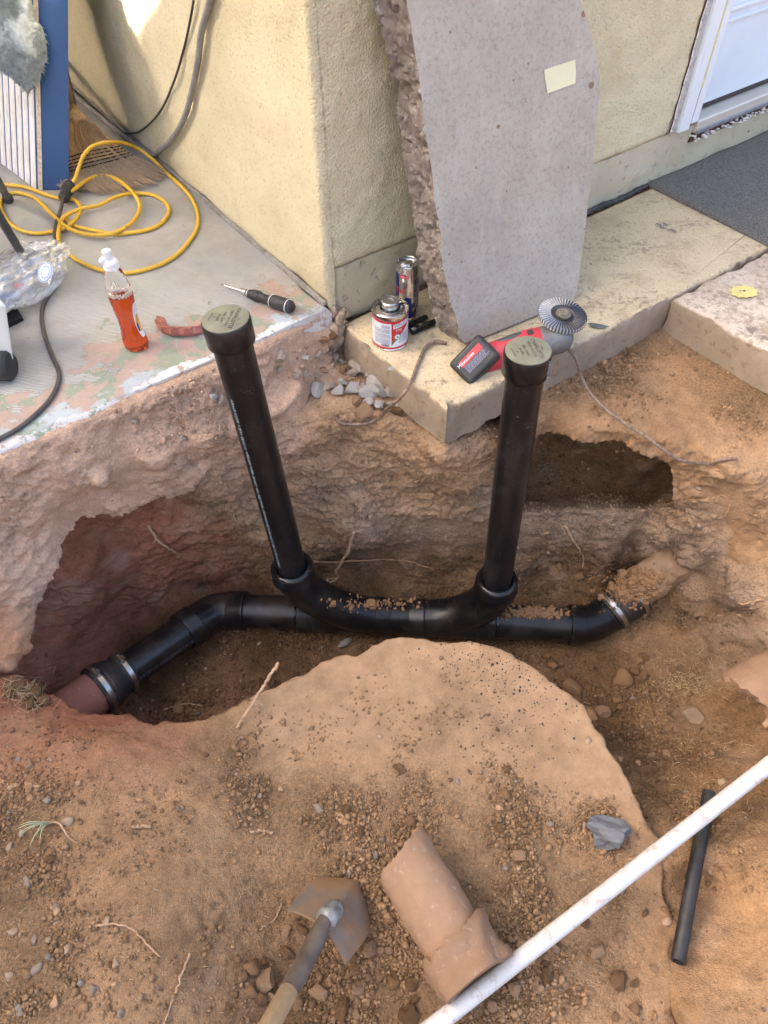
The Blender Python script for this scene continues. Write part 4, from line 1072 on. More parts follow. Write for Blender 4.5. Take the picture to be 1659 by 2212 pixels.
M_POLY = plain('dull_black_pipe', (.022, .021, .02), .55, var=.4, dirt=(.10, .07, .045), dirtamt=.42)
Lk = np.linalg.norm(k1 - k0)
blk = mesh_obj('black_pipe', *lathe([(.0098, .05), (.0098, 0), (.0128, 0), (.0136, .001), (.0136, Lk), (.0098, Lk), (.0098, .05)], 32, k0, k1 - k0, cap=False), M_POLY, sharp=40)
tag(recenter(blk), 'short length of black plastic pipe lying under the white pipe', 'pipe')
# ================================================================= THINGS ON THE PORCH AND LANDING
PZ = PATIO_Z + .001
def wrap_shape(poly, O, r, fdir, up=(0, 0, 1), cuts=14, taper=None):
    """flat outline (arc length u, height v) laid on a cylinder; fdir = where u = 0 points"""
    bm = bmesh.new(); vs = [bm.verts.new((u, v, 0)) for u, v in poly]; bm.faces.new(vs)
    us = [p[0] for p in poly]
    for c in np.linspace(min(us), max(us), cuts + 2)[1:-1]:
        bmesh.ops.bisect_plane(bm, geom=bm.verts[:] + bm.edges[:] + bm.faces[:], plane_co=(c, 0, 0), plane_no=(1, 0, 0))
    bm.verts.index_update()
    V = np.array([v.co[:] for v in bm.verts]); Fc = [tuple(v.index for v in f.verts) for f in bm.faces]; bm.free()
    return wrap_v(V, O, r, fdir, up), Fc
def wrap_v(V, O, r, fdir, up=(0, 0, 1)):
    up = nrm(up); a = nrm(np.asarray(fdir, float) - up * (np.asarray(fdir, float) @ up)); b = np.cross(up, a)
    th = V[:, 0] / r
    return np.asarray(O) + np.outer(V[:, 1], up) + r * (np.outer(np.cos(th), a) + np.outer(np.sin(th), b))
def wtext(txt, size, u, v, O, r, fdir, up=(0, 0, 1), align='LEFT', rot=0.0, sp=1.0):
    V, Fc = text_mesh(txt, size, align, sp)
    c, s_ = math.cos(rot), math.sin(rot)
    W = np.stack([V[:, 0] * c - V[:, 1] * s_ + u, V[:, 0] * s_ + V[:, 1] * c + v, V[:, 2]], 1)
    return wrap_v(W, O, r, fdir, up), Fc
# ---------------------------------------------------------------- leaning broken slab
b0 = Wz(990, 754, .004); b1 = Wz(1243, 650, .004)
hN = np.cross([0, 0, 1.0], b1 - b0); hN = nrm(hN); hN = -hN if hN[1] > 0 else hN
ph = math.radians(12.5)
nS = hN * math.cos(ph) + np.array([0, 0, 1]) * math.sin(ph)
eX = nrm(b1 - b0); eU = np.cross(nS, eX); eU = eU if eU[2] > 0 else -eU
outl = [(1003,742),(1060,722),(1120,697),(1180,672),(1238,650),(1246,630),(1250,600),(1256,560),(1262,510),(1268,460),(1276,400),(1283,330),(1289,260),(1295,200),(1295,160),(1288,120),(1281,90),(1273,60),(1262,25),(1254,0),(1240,-60),(1220,-130),(1180,-200),(1050,-240),(900,-230),(866,-180),(870,-90),(878,0),(886,50),(896,110),(906,170),(914,240),(922,300),(930,360),(938,420),(946,470),(954,520),(955,560),(962,600),(972,640),(984,690),(994,725)]
O2 = np.array([[(Wpl(x, y, b0, nS) - b0) @ eX, (Wpl(x, y, b0, nS) - b0) @ eU] for x, y in outl])
O2[:, 1] = np.maximum(O2[:, 1], 0.002)
dens = []
for a, b in zip(O2, np.roll(O2, -1, 0)):
    k = max(1, int(np.linalg.norm(b - a) / .005)); dens += [a + (b - a) * t / k for t in range(k)]
dens = np.array(dens); m = len(dens)
t2 = np.roll(dens, -1, 0) - np.roll(dens, 1, 0); n2_ = np.stack([t2[:, 1], -t2[:, 0]], 1); n2_ /= np.linalg.norm(n2_, axis=1)[:, None]
if np.sum(dens[:, 0] * np.roll(dens[:, 1], -1) - dens[:, 1] * np.roll(dens[:, 0], -1)) < 0: n2_ = -n2_
leftside = np.clip((.06 - dens[:, 0]) / .05, 0, 1) * (dens[:, 1] > .01)
THK = .085; V = []; ringsd = np.linspace(0, 1, 22)
rcol = []
for k, u in enumerate(ringsd):
    base = b0 + np.outer(dens[:, 0], eX) + np.outer(dens[:, 1], eU) - nS * THK * u
    rough = fbm(base * 16, 3, 61) * .010 + fbm(base * 60, 3, 63, billow=True) * .0045 + fbm(base * 190, 2, 65) * .0035
    rough = rough * (0.22 if k == 0 else 1.0) * (.35 + .65 * leftside)
    rough += leftside * math.sin(u * math.pi) * -.004 + leftside * u * .010
    keep = dens[:, 1] > .012
    off = np.where(keep, rough, rough * .25)
    P = base + np.outer(off * n2_[:, 0], eX) + np.outer(off * n2_[:, 1], eU)
    if k: P = P + np.outer(fbm(base * 40, 3, 67) * .004 * (.3 + leftside), nS)
    if k: P[:, 2] = np.maximum(P[:, 2], .0015)
    V.append(P); rcol.append(np.full(m, 0.0 if k == 0 else 1.0))
V = np.vstack(V); Fc = [tuple(range(m))]
for k in range(len(ringsd) - 1):
    for j in range(m):
        j2 = (j + 1) % m; Fc.append((k * m + j, k * m + j2, (k + 1) * m + j2, (k + 1) * m + j))
Fc.append(tuple((len(ringsd) - 1) * m + j for j in range(m))[::-1])
def slabmat():
    n = NT('broken_concrete')
    face = n.mix(n.step(n.noise(5, 7, .66), .3, .7), (.335, .316, .270), (.465, .443, .385))
    face = n.mix(n.math('MULTIPLY', n.step(n.noise(110, 5, .75), .50, .64), .6), face, (.27, .23, .19))
    strk = n.noise(40, 5, .6, n.map(scale=(1, 1, .07)))
    face = n.mix(n.math('MULTIPLY', n.step(strk, .55, .75), .35), face, (.54, .515, .485))
    stain = n.step(n.noise(4.5, 5, .6), .60, .74)
    face = n.mix(n.math('MULTIPLY', stain, .55), face, (.40, .30, .20))
    pit = n.step(n.vor(24, out='Distance', vec=n.map(scale=(1, 1, .8))), .045, .06)
    face = n.mix(pit, (.20, .15, .12), face)
    big = n.step(n.vor(7.0, vec=n.map(scale=(1, 1, 1.3), loc=(.3, .1, .2))), .055, .065)
    face = n.mix(big, (.24, .165, .12), face)
    mud = n.step(n.noise(26, 7, .72), .63, .70)
    face = n.mix(n.math('MULTIPLY', mud, .55), face, (.30, .21, .14))
    brk = n.mix(n.step(n.noise(30, 8, .75), .3, .7), (.12, .096, .078), (.31, .27, .235))
    brk = n.mix(n.step(n.noise(60, 6, .72), .60, .68), brk, (.44, .41, .375))
    g = n.new('NewGeometry'); dt = n.new('VectorMath'); dt.operation = 'DOT_PRODUCT'
    n.put(dt.inputs[0], g.outputs['True Normal']); dt.inputs[1].default_value = tuple(nS)
    f = n.step(dt.outputs['Value'], .80, .97)
    c = n.mix(f, brk, face)
    h = n.mix(f, n.math('MULTIPLY', n.noise(60, 7, .7), 3.0), n.math('ADD', n.noise(130, 5, .65), n.math('MULTIPLY', pit, .8)))
    return n.out(c, .92, n.bump(h, .6, .004), Specular_IOR_Level=.25)
lean = mesh_obj('concrete_slab', V, Fc, slabmat(), sharp=38)
lean.data.polygons[0].use_smooth = False
bm = bmesh.new(); bm.from_mesh(lean.data); bmesh.ops.recalc_face_normals(bm, faces=bm.faces); bm.to_mesh(lean.data); bm.free()
tag(recenter(lean), 'broken slab of grey concrete leaning against the house wall', 'concrete slab')
def on_slab(x, y, lift=.001): return Wpl(x, y, b0 + nS * lift, nS)
# masking tape
tp = [(1176,152),(1184,148),(1204,141),(1224,135),(1243,129),(1244,155),(1243,180),(1224,187),(1204,194),(1183,202),(1180,185),(1177,168)]
M_TAPE = NT('masking_tape'); M_TAPE = M_TAPE.out(M_TAPE.mix(M_TAPE.noise(45, 5, .6), (.62, .66, .50), (.74, .73, .42)), .7, M_TAPE.bump(M_TAPE.noise(120, 4), .4, .002))
Vt = [on_slab(x, y, .0022 + .0006 * math.sin(i * 2.3)) for i, (x, y) in enumerate(tp)]; Vb = [on_slab(x, y, .0008) for x, y in tp]; k = len(tp)
o = mesh_obj('tape', Vt + Vb, [tuple(range(k)), tuple(range(k, 2 * k))[::-1]] + [(i, k + i, k + (i + 1) % k, (i + 1) % k) for i in range(k)], M_TAPE, smooth=False)
tag(recenter(o), 'torn piece of pale yellow masking tape stuck on the leaning concrete slab', 'tape')
# ---------------------------------------------------------------- door mat
mt0 = Wz(1395, 398, .004); mB = DB; mA = -DA
def mat_mat():
    n = NT('charcoal_carpet')
    v = n.map(rot=(0, 0, -ANG)); w = n.math('ADD', n.math('MULTIPLY', n.noise(500, 3, .6), .5), n.math('MULTIPLY', n.noise(170, 4, .75), .5))
    c = n.mix(n.step(w, .36, .64), (.036, .035, .032), (.235, .228, .21))
    c = n.mix(n.math('MULTIPLY', n.step(n.noise(8, 6, .7), .52, .75), .45), c, (.17, .155, .135))
    rib = n.wave(9, 1.5, vec=v, direction='X', dscale=2)
    return n.out(c, .95, n.bump(n.math('ADD', w, n.math('MULTIPLY', rib, .25)), .7, .004), Specular_IOR_Level=.1)
L1, L2 = .62, 1.1; nx_, ny_ = 90, 60; V = []; I = np.arange(nx_ * ny_).reshape(ny_, nx_)
for j in range(ny_):
    for i in range(nx_):
        u, v_ = L2 * i / (nx_ - 1), L1 * j / (ny_ - 1)
        rim = .004 if min(u, v_, L2 - u, L1 - v_) < .006 else .0
        wv_ = .006 + .0015 * math.sin(u * 23 + v_ * 9) - rim + (.0028 if .02 < u < .035 or .05 < u < .06 else 0)
        V.append(mt0 + mB * u + mA * v_ + np.array([0, 0, wv_]))
Fc = [tuple(q) for q in np.stack([I[:-1, :-1], I[1:, :-1], I[1:, 1:], I[:-1, 1:]], -1).reshape(-1, 4)]
n0 = len(V); rim = list(I[0, :]) + list(I[1:, -1]) + list(I[-1, -2::-1]) + list(I[-2:0:-1, 0])
V += [V[q] * np.array([1, 1, 0]) + np.array([0, 0, .001]) for q in rim]; kk = len(rim)
Fc += [(rim[(i + 1) % kk], rim[i], n0 + i, n0 + (i + 1) % kk)[::-1] for i in range(kk)]
o = mesh_obj('door_mat', V, Fc, mat_mat()); tag(recenter(o), 'worn charcoal door mat on the landing before the white door', 'mat')
# ---------------------------------------------------------------- blue and white board, leaning
P0 = Wz(89, 412, PZ); P1 = Wz(151, 411, PZ); P2 = Wz(0, 345, PZ)
upB = nrm(Wz(79, 0, .5) - P0); tB = (P1 - P0); wB = nrm(P2 - P0)
board = thing('painted_board', 'leaning wooden panel with blue edge and white planked face', 'panel', P0)
def bluewood():
    n = NT('worn_blue_paint')
    c = n.mix(n.noise(6, 5), (.014, .055, .16), (.026, .088, .23))
    st = n.noise(30, 7, .7, n.map(scale=(1, 1, .10)))
    c = n.mix(n.step(st, .60, .66), c, (.006, .020, .06))
    return n.out(c, .45, n.bump(st, .25, .003))
def whitewood():
    n = NT('weathered_white_wood')
    st = n.noise(45, 8, .7, n.map(scale=(1, 1, .06)))
    c = n.mix(n.step(st, .46, .70), (.72, .73, .73), (.50, .47, .42))
    c = n.mix(n.step(st, .66, .72), c, (.22, .18, .14))
    return n.out(c, .75, n.bump(st, .4, .002))
M_BLUE, M_WW = bluewood(), whitewood()
M_PLY = plain('raw_plywood_edge', (.55, .47, .36), .9, var=.3, vs=120, bump=.6)
q = mesh_obj('blue_side', *box((0.06, .004, 0), (1, .33, .9), tB, wB, upB, P0), M_BLUE, board, smooth=False); bev(q, .002)
q = mesh_obj('plywood_edge', *box((-.09, 0.001, .001), (.055, .33, .9), tB, wB, upB, P0), M_PLY, board, smooth=False)
pw = .041
for i in range(8):
    mesh_obj('plank', *box((-.16, .006 + i * pw, .002), (-.095, .006 + i * pw + pw - .0115, .9), tB, wB, upB, P0), M_WW, board, smooth=False)
mesh_obj('blue_backing', *box((-.140, .003, .003), (-.0905, .33, .899), tB, wB, upB, P0), M_BLUE, board, smooth=False)
# ---------------------------------------------------------------- shaggy towel over the board
tw = [(-60,-60),(20,-62),(66,-50),(68,0),(75,41),(91,59),(98,85),(100,102),(99,132),(89,157),(77,178),(61,203),(46,189),(27,169),(11,157),(-20,140),(-60,120)]
pN = nrm(-ray(60, 80)); pO = Wz(89, 412, PZ); pO = P0 + upB * .42 + pN * .012
tw3 = np.array([Wpl(x, y, pO, pN) for x, y in tw]); cen = tw3.mean(0)
ta, tb = frame_of(pN)
T2 = np.stack([(tw3 - cen) @ ta, (tw3 - cen) @ tb], 1)
def inside(p, poly):
    x, y = p[:, 0], p[:, 1]; r = np.zeros(len(p), bool); n = len(poly)
    for i in range(n):
        x1, y1 = poly[i]; x2, y2 = poly[(i + 1) % n]
        c = ((y1 > y) != (y2 > y)) & (x < (x2 - x1) * (y - y1) / (y2 - y1 + 1e-12) + x1); r ^= c
    return r
def edge_dist(p, poly):
    d = np.full(len(p), 1e9); n = len(poly)
    for i in range(n):
        a, b = poly[i], poly[(i + 1) % n]; ab = b - a; t = np.clip(((p - a) @ ab) / (ab @ ab), 0, 1)
        d = np.minimum(d, np.linalg.norm(p - (a + t[:, None] * ab), axis=1))
    return d
rings_ = 16; kk = len(T2); V = []; dd_ = []
dn = []
for a, b in zip(T2, np.roll(T2, -1, 0)): dn += [a + (b - a) * t / 8 for t in range(8)]
dn = np.array(dn); kk = len(dn)
for r in np.linspace(1, 0.02, rings_):
    h = .035 * math.sqrt(max(0, 1 - r ** 2.2)); V.append(cen + np.outer(dn[:, 0] * r, ta) + np.outer(dn[:, 1] * r, tb) + pN * h)
V = np.vstack(V); V = V + np.outer(fbm(V * 12, 3, 81) * .010, pN)
Fc = [((i * kk + j), (i * kk + (j + 1) % kk), ((i + 1) * kk + (j + 1) % kk), ((i + 1) * kk + j)) for i in range(rings_ - 1) for j in range(kk)] + [tuple((rings_ - 1) * kk + j for j in range(kk))]
Fc.append(tuple(range(kk))[::-1])
M_TOWEL = plain('grey_green_terry', (.50, .55, .54), .95, var=.30, vs=60, bump=.6, bs=260)
towel = thing('towel', 'shaggy grey-green towel hanging over the blue and white panel', 'towel', cen - [0, 0, .1])
cloth = mesh_obj('cloth', V, Fc, M_TOWEL, towel)
# loops of the pile
sv, sf, cnt = [], [], 0
pile = MB(); N_T = 5200
px = rng.uniform(T2[:, 0].min(), T2[:, 0].max(), N_T * 3); py = rng.uniform(T2[:, 1].min(), T2[:, 1].max(), N_T * 3)
pp_ = np.stack([px, py], 1); ok = inside(pp_, T2); pp_ = pp_[ok][:N_T]
for q in pp_:
    rr = 1.0
    # radial position for the height
    s_ = max(.02, min(1, 1 - edge_dist(q[None], T2)[0] / .10)); h = .035 * math.sqrt(max(0, 1 - s_ ** 2.2))
    P = cen + ta * q[0] + tb * q[1] + pN * (h - .002)
    d = nrm(pN * .6 + ta * rng.normal(0, .45) + tb * rng.normal(-.35, .4)); sd_ = nrm(np.cross(d, rng.normal(size=3))); L = rng.uniform(.009, .016); w = .0019
    e2 = np.cross(d, sd_)
    pile.add([P + sd_ * w, P - sd_ * w * .5 + e2 * w, P - sd_ * w * .5 - e2 * w, P + d * L + tb * -.002], [(0, 1, 3), (1, 2, 3), (2, 0, 3)])
tag(pile.build('pile', M_TOWEL, towel, smooth=True), kind='stuff')
# ---------------------------------------------------------------- broom
broom = thing('broom', 'straw broom with black stitching standing behind the blue panel', 'broom', Wz(250, 400, PZ))
M_STRAW = plain('broom_straw', (.62, .40, .20), .8, var=.4, vs=300)
M_STRAWD = plain('dirty_broom_tips', (.36, .27, .18), .9, var=.4, vs=300)
M_STITCH = plain('black_stitching', (.02, .018, .017), .8)
def lerp_px(pts, u):
    n = len(pts) - 1; f_ = min(u, .9999) * n; i = int(f_); t = f_ - i
    return (pts[i][0] * (1 - t) + pts[i + 1][0] * t, pts[i][1] * (1 - t) + pts[i + 1][1] * t)
nk = [(125, 270), (165, 256), (205, 268)]; md = [(110, 362), (190, 338), (268, 322)]; tpx = [(140, 408), (210, 416), (270, 414), (325, 396), (362, 372)]
def bpt(u, w, jit=0.0):
    """w: 0 neck, .5 stitches, 1 tip"""
    S = Wz(*lerp_px(nk, u), .17); Mm = Wz(*lerp_px(md, u), .095); T = Wz(*lerp_px(tpx, u), PZ + .006)
    a = (1 - w) * (1 - 2 * w); b = 4 * w * (1 - w); c = w * (2 * w - 1)
    return a * S + b * Mm + c * T
upper, lower = MB(), MB()
for k in range(620):
    u = rng.uniform(); depth = rng.normal(0, .006); jx = rng.normal(0, .006, 3); jx[2] = abs(jx[2]) * .5
    nv = nrm(-ray(200, 330)) * depth
    pts = [bpt(u, w) + nv for w in (0, .2, .4, .58)]
    pts = [p + rng.normal(0, .0012, 3) for p in pts]
    upper.add(*tube(pts, .0013, 3, False))
    pts = [bpt(u, w) + nv + jx * ((w - .55) / .45) ** 1.2 * (1.6 if k % 5 == 0 else 1) for w in (.56, .7, .85, rng.uniform(.92, 1.04))]
    for p in pts: p[2] = max(p[2], PZ + .002)
    lower.add(*tube(pts, [.0013, .0013, .0010, .0005], 3, False))
core = MB()
for w0_, w1_ in ((0, .14), (.14, .28), (.28, .42), (.42, .56), (.56, .7), (.7, .84), (.84, .95)):
    G_ = [[bpt(u, w) - nrm(-ray(200, 330)) * .004 for u in np.linspace(0.02, .98, 14)] for w in (w0_, w1_)]
    core.add(G_[0] + G_[1], [(i, i + 1, 14 + i + 1, 14 + i) for i in range(13)])
core.build('bristle_core', M_STRAWD, broom)
tag(upper.build('bristles', M_STRAW, broom), kind='stuff'); tag(lower.build('bristle_tips', M_STRAWD, broom), kind='stuff')
for w in (.44, .485, .53, .575, .62):
    pts = [bpt(u, w) + nrm(-ray(200, 330)) * (.012 + .0016 * math.sin(u * 90)) for u in np.linspace(0, 1, 50)]
    mesh_obj('stitching', *tube(pts, .0019, 6), M_STITCH, broom)
hp = bpt(.5, 0); hd = nrm(Wy(118, 60, 3.3) - hp)
mesh_obj('neck', *tube([hp - hd * .02, hp + hd * .03, hp + hd * .09], [.030, .020, .014], 14), M_STRAW, broom)
mesh_obj('handle', *tube([hp + hd * .07, hp + hd * .75], .0115, 14), plain('broom_handle', (.20, .12, .07), .5), broom)
# ---------------------------------------------------------------- cords
def cpx(pts, org=(0, 0)): return [((org[0] + x) / 3.0, (org[1] + y) / 3.0) for x, y in pts]   # tracing sheet -> notes pixels
def lay(pts, z0, r, zs=None, n=260):
    W = []
    for i, (x, y) in enumerate(pts):
        z = z0 + r + (zs[i] if zs else 0); W.append(Wz(x, y, z))
    return spline(W, n)
M_YEL = NT('yellow_cord_rubber')
_c = M_YEL.mix(M_YEL.noise(15, 5), (.62, .36, .028), (.74, .46, .05))
_c = M_YEL.mix(M_YEL.step(M_YEL.noise(70, 6, .75), .60, .67), _c, (.10, .075, .05))
M_YEL = M_YEL.out(_c, .5, M_YEL.bump(M_YEL.noise(150, 4), .2, .002))
yA = cpx([(-120,1180),(0,1195),(150,1210),(300,1262),(400,1288),(470,1292),(510,1320),(522,1362),(490,1422),(430,1472),(330,1502),(230,1512),(130,1490),(50,1432),(6,1352),(12,1292),(60,1256),(130,1252),(220,1282),(290,1342),(360,1412),(450,1482),(560,1518),(680,1522),(800,1482),(880,1412),(905,1332),(872,1262),(802,1192),(722,1147),(640,1140),(560,1170),(490,1222),(455,1245)])
zA = [0,0,0,0,0,.002,.004,.006,.010,.006,0,0,0,0,0,0,0,0,.006,.010,.012,.010,.006,.008,.010,.006,.010,.012,.016,.014,.014,.020,.022,.02]
yB = cpx([(462,1200),(490,1150),(512,1082),(540,1012),(600,947),(700,922),(800,927),(900,967),(1000,1042),(1080,1122),(1180,1212),(1250,1302),(1282,1400),(1270,1492),(1212,1582),(1152,1655),(1052,1740),(902,1760),(782,1770),(680,1760),(560,1718),(460,1658),(382,1568),(368,1500),(392,1440),(442,1390),(540,1350),(640,1330),(740,1282),(850,1254),(980,1262),(1060,1302),(1095,1362),(1060,1432),(980,1482),(850,1508),(740,1517),(600,1492),(480,1462),(410,1405)])
yB = [(x, y) for x, y in yB]
zB = [.025,.04,.06,.085,.10,.10,.075,.035,.01,.002,0,0,0,0,0,0,0,0,0,0,0,0,0,.004,.012,.014,.012,.008,.012,.004,0,0,0,0,.0,.0,-.003,-.003,0,0]
yB[15:22] = [(1150/3, (1458+ (190))/3), (1085/3, (1458+232)/3), (1030/3,(1458+260)/3), (900/3,(1458+300)/3), (780/3,(1458+312)/3), (680/3,(1458+300)/3), (560/3,(1458+260)/3)]
yB[22:24] = [(460/3,(1458+200)/3), (382/3,(1458+112)/3)]
cord = thing('extension_cord', 'yellow extension cord lying in loose loops on the porch floor', 'cord', Wz(200, 450, PZ))
mesh_obj('cable', *tube(lay(yA, PZ, .0056, zA, 420), .0056, 10), M_YEL, cord)
mesh_obj('cable', *tube(lay(yB, PZ, .0056, zB[:len(yB)], 520), .0056, 10), M_YEL, cord)
M_PLUG = plain('black_plug_rubber', (.03, .028, .026), .55, var=.5, vs=60, bump=.6, bs=90, dirt=(.16, .13, .10), dirtamt=.42)
g1_, g2_ = Wz(152, 397, PZ + .03), Wz(136, 432, PZ + .02)
mesh_obj('connector', *tube([g1_, g1_ + (g2_ - g1_) * .1, g1_ + (g2_ - g1_) * .45, g1_ + (g2_ - g1_) * .55, g1_ + (g2_ - g1_) * .9, g2_], [.010, .0175, .0185, .0165, .0155, .008], 14), M_PLUG, cord, sharp=30)
M_DCORD = plain('dark_grey_cord', (.075, .065, .06), .5, var=.25, vs=30)
dk = [(136, 430), (130, 457), (120, 483), (118, 553 - 40), (118, 536), (123, 536 + 14), (125, 579), (115, 619), (95, 653), (90, 686), (97, 726), (113, 769), (126, 803), (125, 829), (110, 859), (83, 889), (43, 923), (0, 946), (-60, 975)]
dk = [(136, 430), (130, 457), (121, 483), (118, 510), (119, 540), (124, 575), (115, 620), (96, 653), (90, 686), (97, 726), (113, 770), (127, 803), (125, 830), (110, 860), (83, 890), (43, 923), (0, 947), (-60, 975)]
o = mesh_obj('power_cord', *tube(lay(dk, PZ, .0052, [.018, .010, .012, .008, 0, 0, 0, 0, 0, 0, 0, 0, 0, 0, 0, 0, 0, 0], 260), .0052, 10), M_DCORD)
tag(recenter(o), 'dark grey power cord running from the plug across the porch edge', 'cord')
# cables on the porch wall
def onA(x, y, off): return Wpl(x, y, C0 + NA * off, NA)
gc = [onA(x / 3, y / 3, .012) for x, y in [(1375,-80),(1362,0),(1332,110),(1302,220),(1282,400),(1250,560),(1210,720),(1150,850),(1085,935),(1040,970)]]
gc[-1] = onA(1040 / 3, 970 / 3, .02)
gc += [Wz(990 / 3, 1002 / 3, PZ + .010), Wz(900 / 3, 950 / 3, PZ + .009), Wz(800 / 3, 880 / 3, PZ + .009), Wz(660 / 3, 765 / 3, PZ + .009), Wz(540 / 3, 665 / 3, PZ + .009), Wz(400 / 3, 545 / 3, PZ + .009)]
o = mesh_obj('grey_cable', *tube(spline(gc, 160), .0075, 10), plain('grey_cable_sheath', (.25, .235, .225), .55, var=.2)); tag(recenter(o), 'thick grey cable hanging down the porch wall to the floor', 'cable')
bc = [onA(x / 3, y / 3, .008) for x, y in [(1262,-60),(1255,0),(1225,170),(1190,320),(1130,520),(1040,720),(930,835),(850,865),(770,850)]]
bc += [Wz(700 / 3, 790 / 3, PZ + .006), Wz(600 / 3, 690 / 3, PZ + .006), Wz(500 / 3, 600 / 3, PZ + .006), Wz(400 / 3, 510 / 3, PZ + .006)]
o = mesh_obj('black_wire', *tube(spline(bc, 140), .0028, 8), plain('black_wire_sheath', (.02, .018, .018), .5)); tag(recenter(o), 'thin black wire sagging down the porch wall', 'wire')
# ---------------------------------------------------------------- black tubular legs at the left
chair = thing('folding_chair', 'black tubular chair with rubber feet standing on the porch floor', 'chair', Wz(-20, 480, PZ))
M_TUBE = plain('black_powder_coat', (.025, .027, .028), .45, var=.2)
f1 = Wz(17, 428, PZ + .012); f2 = Wz(66, 580, PZ + .014)
for f_, top_, nm in ((f1, Wz(-40, 330, .45), 1), (f2, Wz(-45, 395, .40), 2)):
    lg = mesh_obj('leg', *tube([f_, top_], .0105, 16), M_TUBE, chair, sharp=40)
    d = nrm(top_ - f_); mesh_obj('foot', *tube([f_ - d * .012, f_ - d * .008, f_ + d * .03], [.012, .015, .014], 16), M_BLACKRUB, lg, sharp=40)
for a_ in (.35,):
    mesh_obj('stretcher', *tube([f1 + (Wz(-40, 330, .45) - f1) * .9, f2 + (Wz(-45, 395, .40) - f2) * .9], .009, 12), M_TUBE, chair)
# ---------------------------------------------------------------- white machine with black wheel, small brush
mach = thing('white_machine', 'off-white plastic machine housing with grey edge and black wheel', 'machine', Wz(10, 800, PZ))
M_OFFW = plain('off_white_plastic', (.60, .62, .57), .45, var=.08, vs=10, dirt=(.42, .40, .33), dirtamt=.35)
M_GREYP = plain('grey_plastic', (.20, .215, .22), .5, var=.15)
ba = Wz(36, 792, .075); ta_ = Wz(16, 650, .225); upM = ta_ - ba
bx_ = np.array([-1.0, -.05, 0]); by_ = np.array([-.80, .60, 0])
q = mesh_obj('housing', *box((0, 0, 0), (.35, .22, 1), bx_, by_, upM, ba), M_OFFW, mach, smooth=False); bev(q, .012, 3)
q = mesh_obj('edge_strip', *box((-.006, .018, -.02), (.02, .21, 1.0), bx_, by_, upM, ba), M_GREYP, mach, smooth=False); bev(q, .006, 3)
wc = Wz(8, 790, .05 + .034)
wh = mesh_obj('wheel', *lathe([(.010, -.05), (.028, -.05), (.034, -.044), (.034, .012), (.028, .018), (.010, .018)], 36, wc, (1, -.1, 0)), M_BLACKRUB, mach, sharp=40)
bq = Wz(42, 685, PZ)
o = thing('brush_pad', 'small black brush pad lying beside the white machine', 'pad', bq)
m1 = MB(); ex_, ey_ = nrm(Wz(45, 690, PZ) - Wz(33, 670, PZ)), nrm(Wz(44, 692, PZ) - Wz(20, 704, PZ))
pc = Wz(28, 687, PZ)
q = mesh_obj('pad', *box((-.030, -.028, 0), (.030, .020, .008), ex_, ey_, None, pc), plain('black_bristle_pad', (.012, .012, .012), .95, var=.5, vs=300, bump=1.0, bs=400), o, smooth=False)
pt = MB()
for k in range(700):
    P = pc + ex_ * rng.uniform(-.030, .030) + ey_ * rng.uniform(-.028, .020) + np.array([0, 0, .007]); d = np.array([rng.normal(0, .3), rng.normal(0, .3), 1]) * .006; w = .0007
    pt.add([P + [w, 0, 0], P + [-w, w, 0], P + [-w, -w, 0], P + d], [(0, 1, 3), (1, 2, 3), (2, 0, 3)])
tag(pt.build('bristles', M_BLACKRUB, o), kind='stuff')
# ---------------------------------------------------------------- ice bag
bag = thing('plastic_bag', 'crumpled clear ice bag with blue printing holding coloured bits', 'bag', Wz(40, 640, PZ))
n = NT('clear_film'); t_ = n.t
tr = n.new('BsdfTransparent'); tr.inputs[0].default_value = (.93, .95, .96, 1); gl = n.new('BsdfGlossy'); gl.inputs['Roughness'].default_value = .10; gl.inputs['Color'].default_value = (1, 1, 1, 1)
tl = n.new('BsdfTranslucent'); tl.inputs[0].default_value = (.85, .87, .88, 1); df = n.new('BsdfDiffuse'); df.inputs[0].default_value = (.8, .82, .84, 1)
lw = n.new('LayerWeight'); lw.inputs[0].default_value = .35
bn = n.bump(n.noise(13, 3, .5), .6, .014); 
for z in (gl, lw, df): n.put(z.inputs['Normal'], bn)
ms = n.new('MixShader'); n.put(ms.inputs[0], n.math('ADD', n.math('MULTIPLY', lw.outputs['Facing'], .55), .10)); n.put(ms.inputs[1], tr.outputs[0]); n.put(ms.inputs[2], gl.outputs[0])
m2 = n.new('MixShader'); n.put(m2.inputs[0], n.math('MULTIPLY', n.step(n.noise(14, 6, .65), .35, .70), .55)); n.put(m2.inputs[1], ms.outputs[0]); n.put(m2.inputs[2], df.outputs[0])
t_.links.new(m2.outputs[0], t_.nodes['Material Output'].inputs['Surface'])
M_FILM = n.m
bc_ = Wz(45, 598, .10); bl = nrm(Wz(115, 560, .10) - Wz(-20, 640, .10)); bs_ = np.cross([0, 0, 1.0], bl)
U_, V_ = 72, 40; P = []
for j in range(V_):
    ph_ = -math.pi / 2 + math.pi * j / (V_ - 1)
    for i in range(U_):
        th = 2 * math.pi * i / U_
        P.append([math.sin(ph_), math.cos(ph_) * math.cos(th), math.cos(ph_) * math.sin(th)])
P = np.array(P); P = np.sign(P) * np.abs(P) ** .85
fold = fbm(P * 1.8, 3, 131, billow=True) * .14 + fbm(P * np.array([.6, 3.2, 3.2]), 2, 137) * .26
P = P * (1 + fold)[:, None]
flat = np.clip((P[:, 0] - .2) / .8, 0, 1)
W = bc_ + np.outer(P[:, 0] * .135, bl) + np.outer(P[:, 1] * .075, bs_) + np.outer(P[:, 2] * (.052 * (1 - .35 * flat)) + .012 * flat, [0, 0, 1])
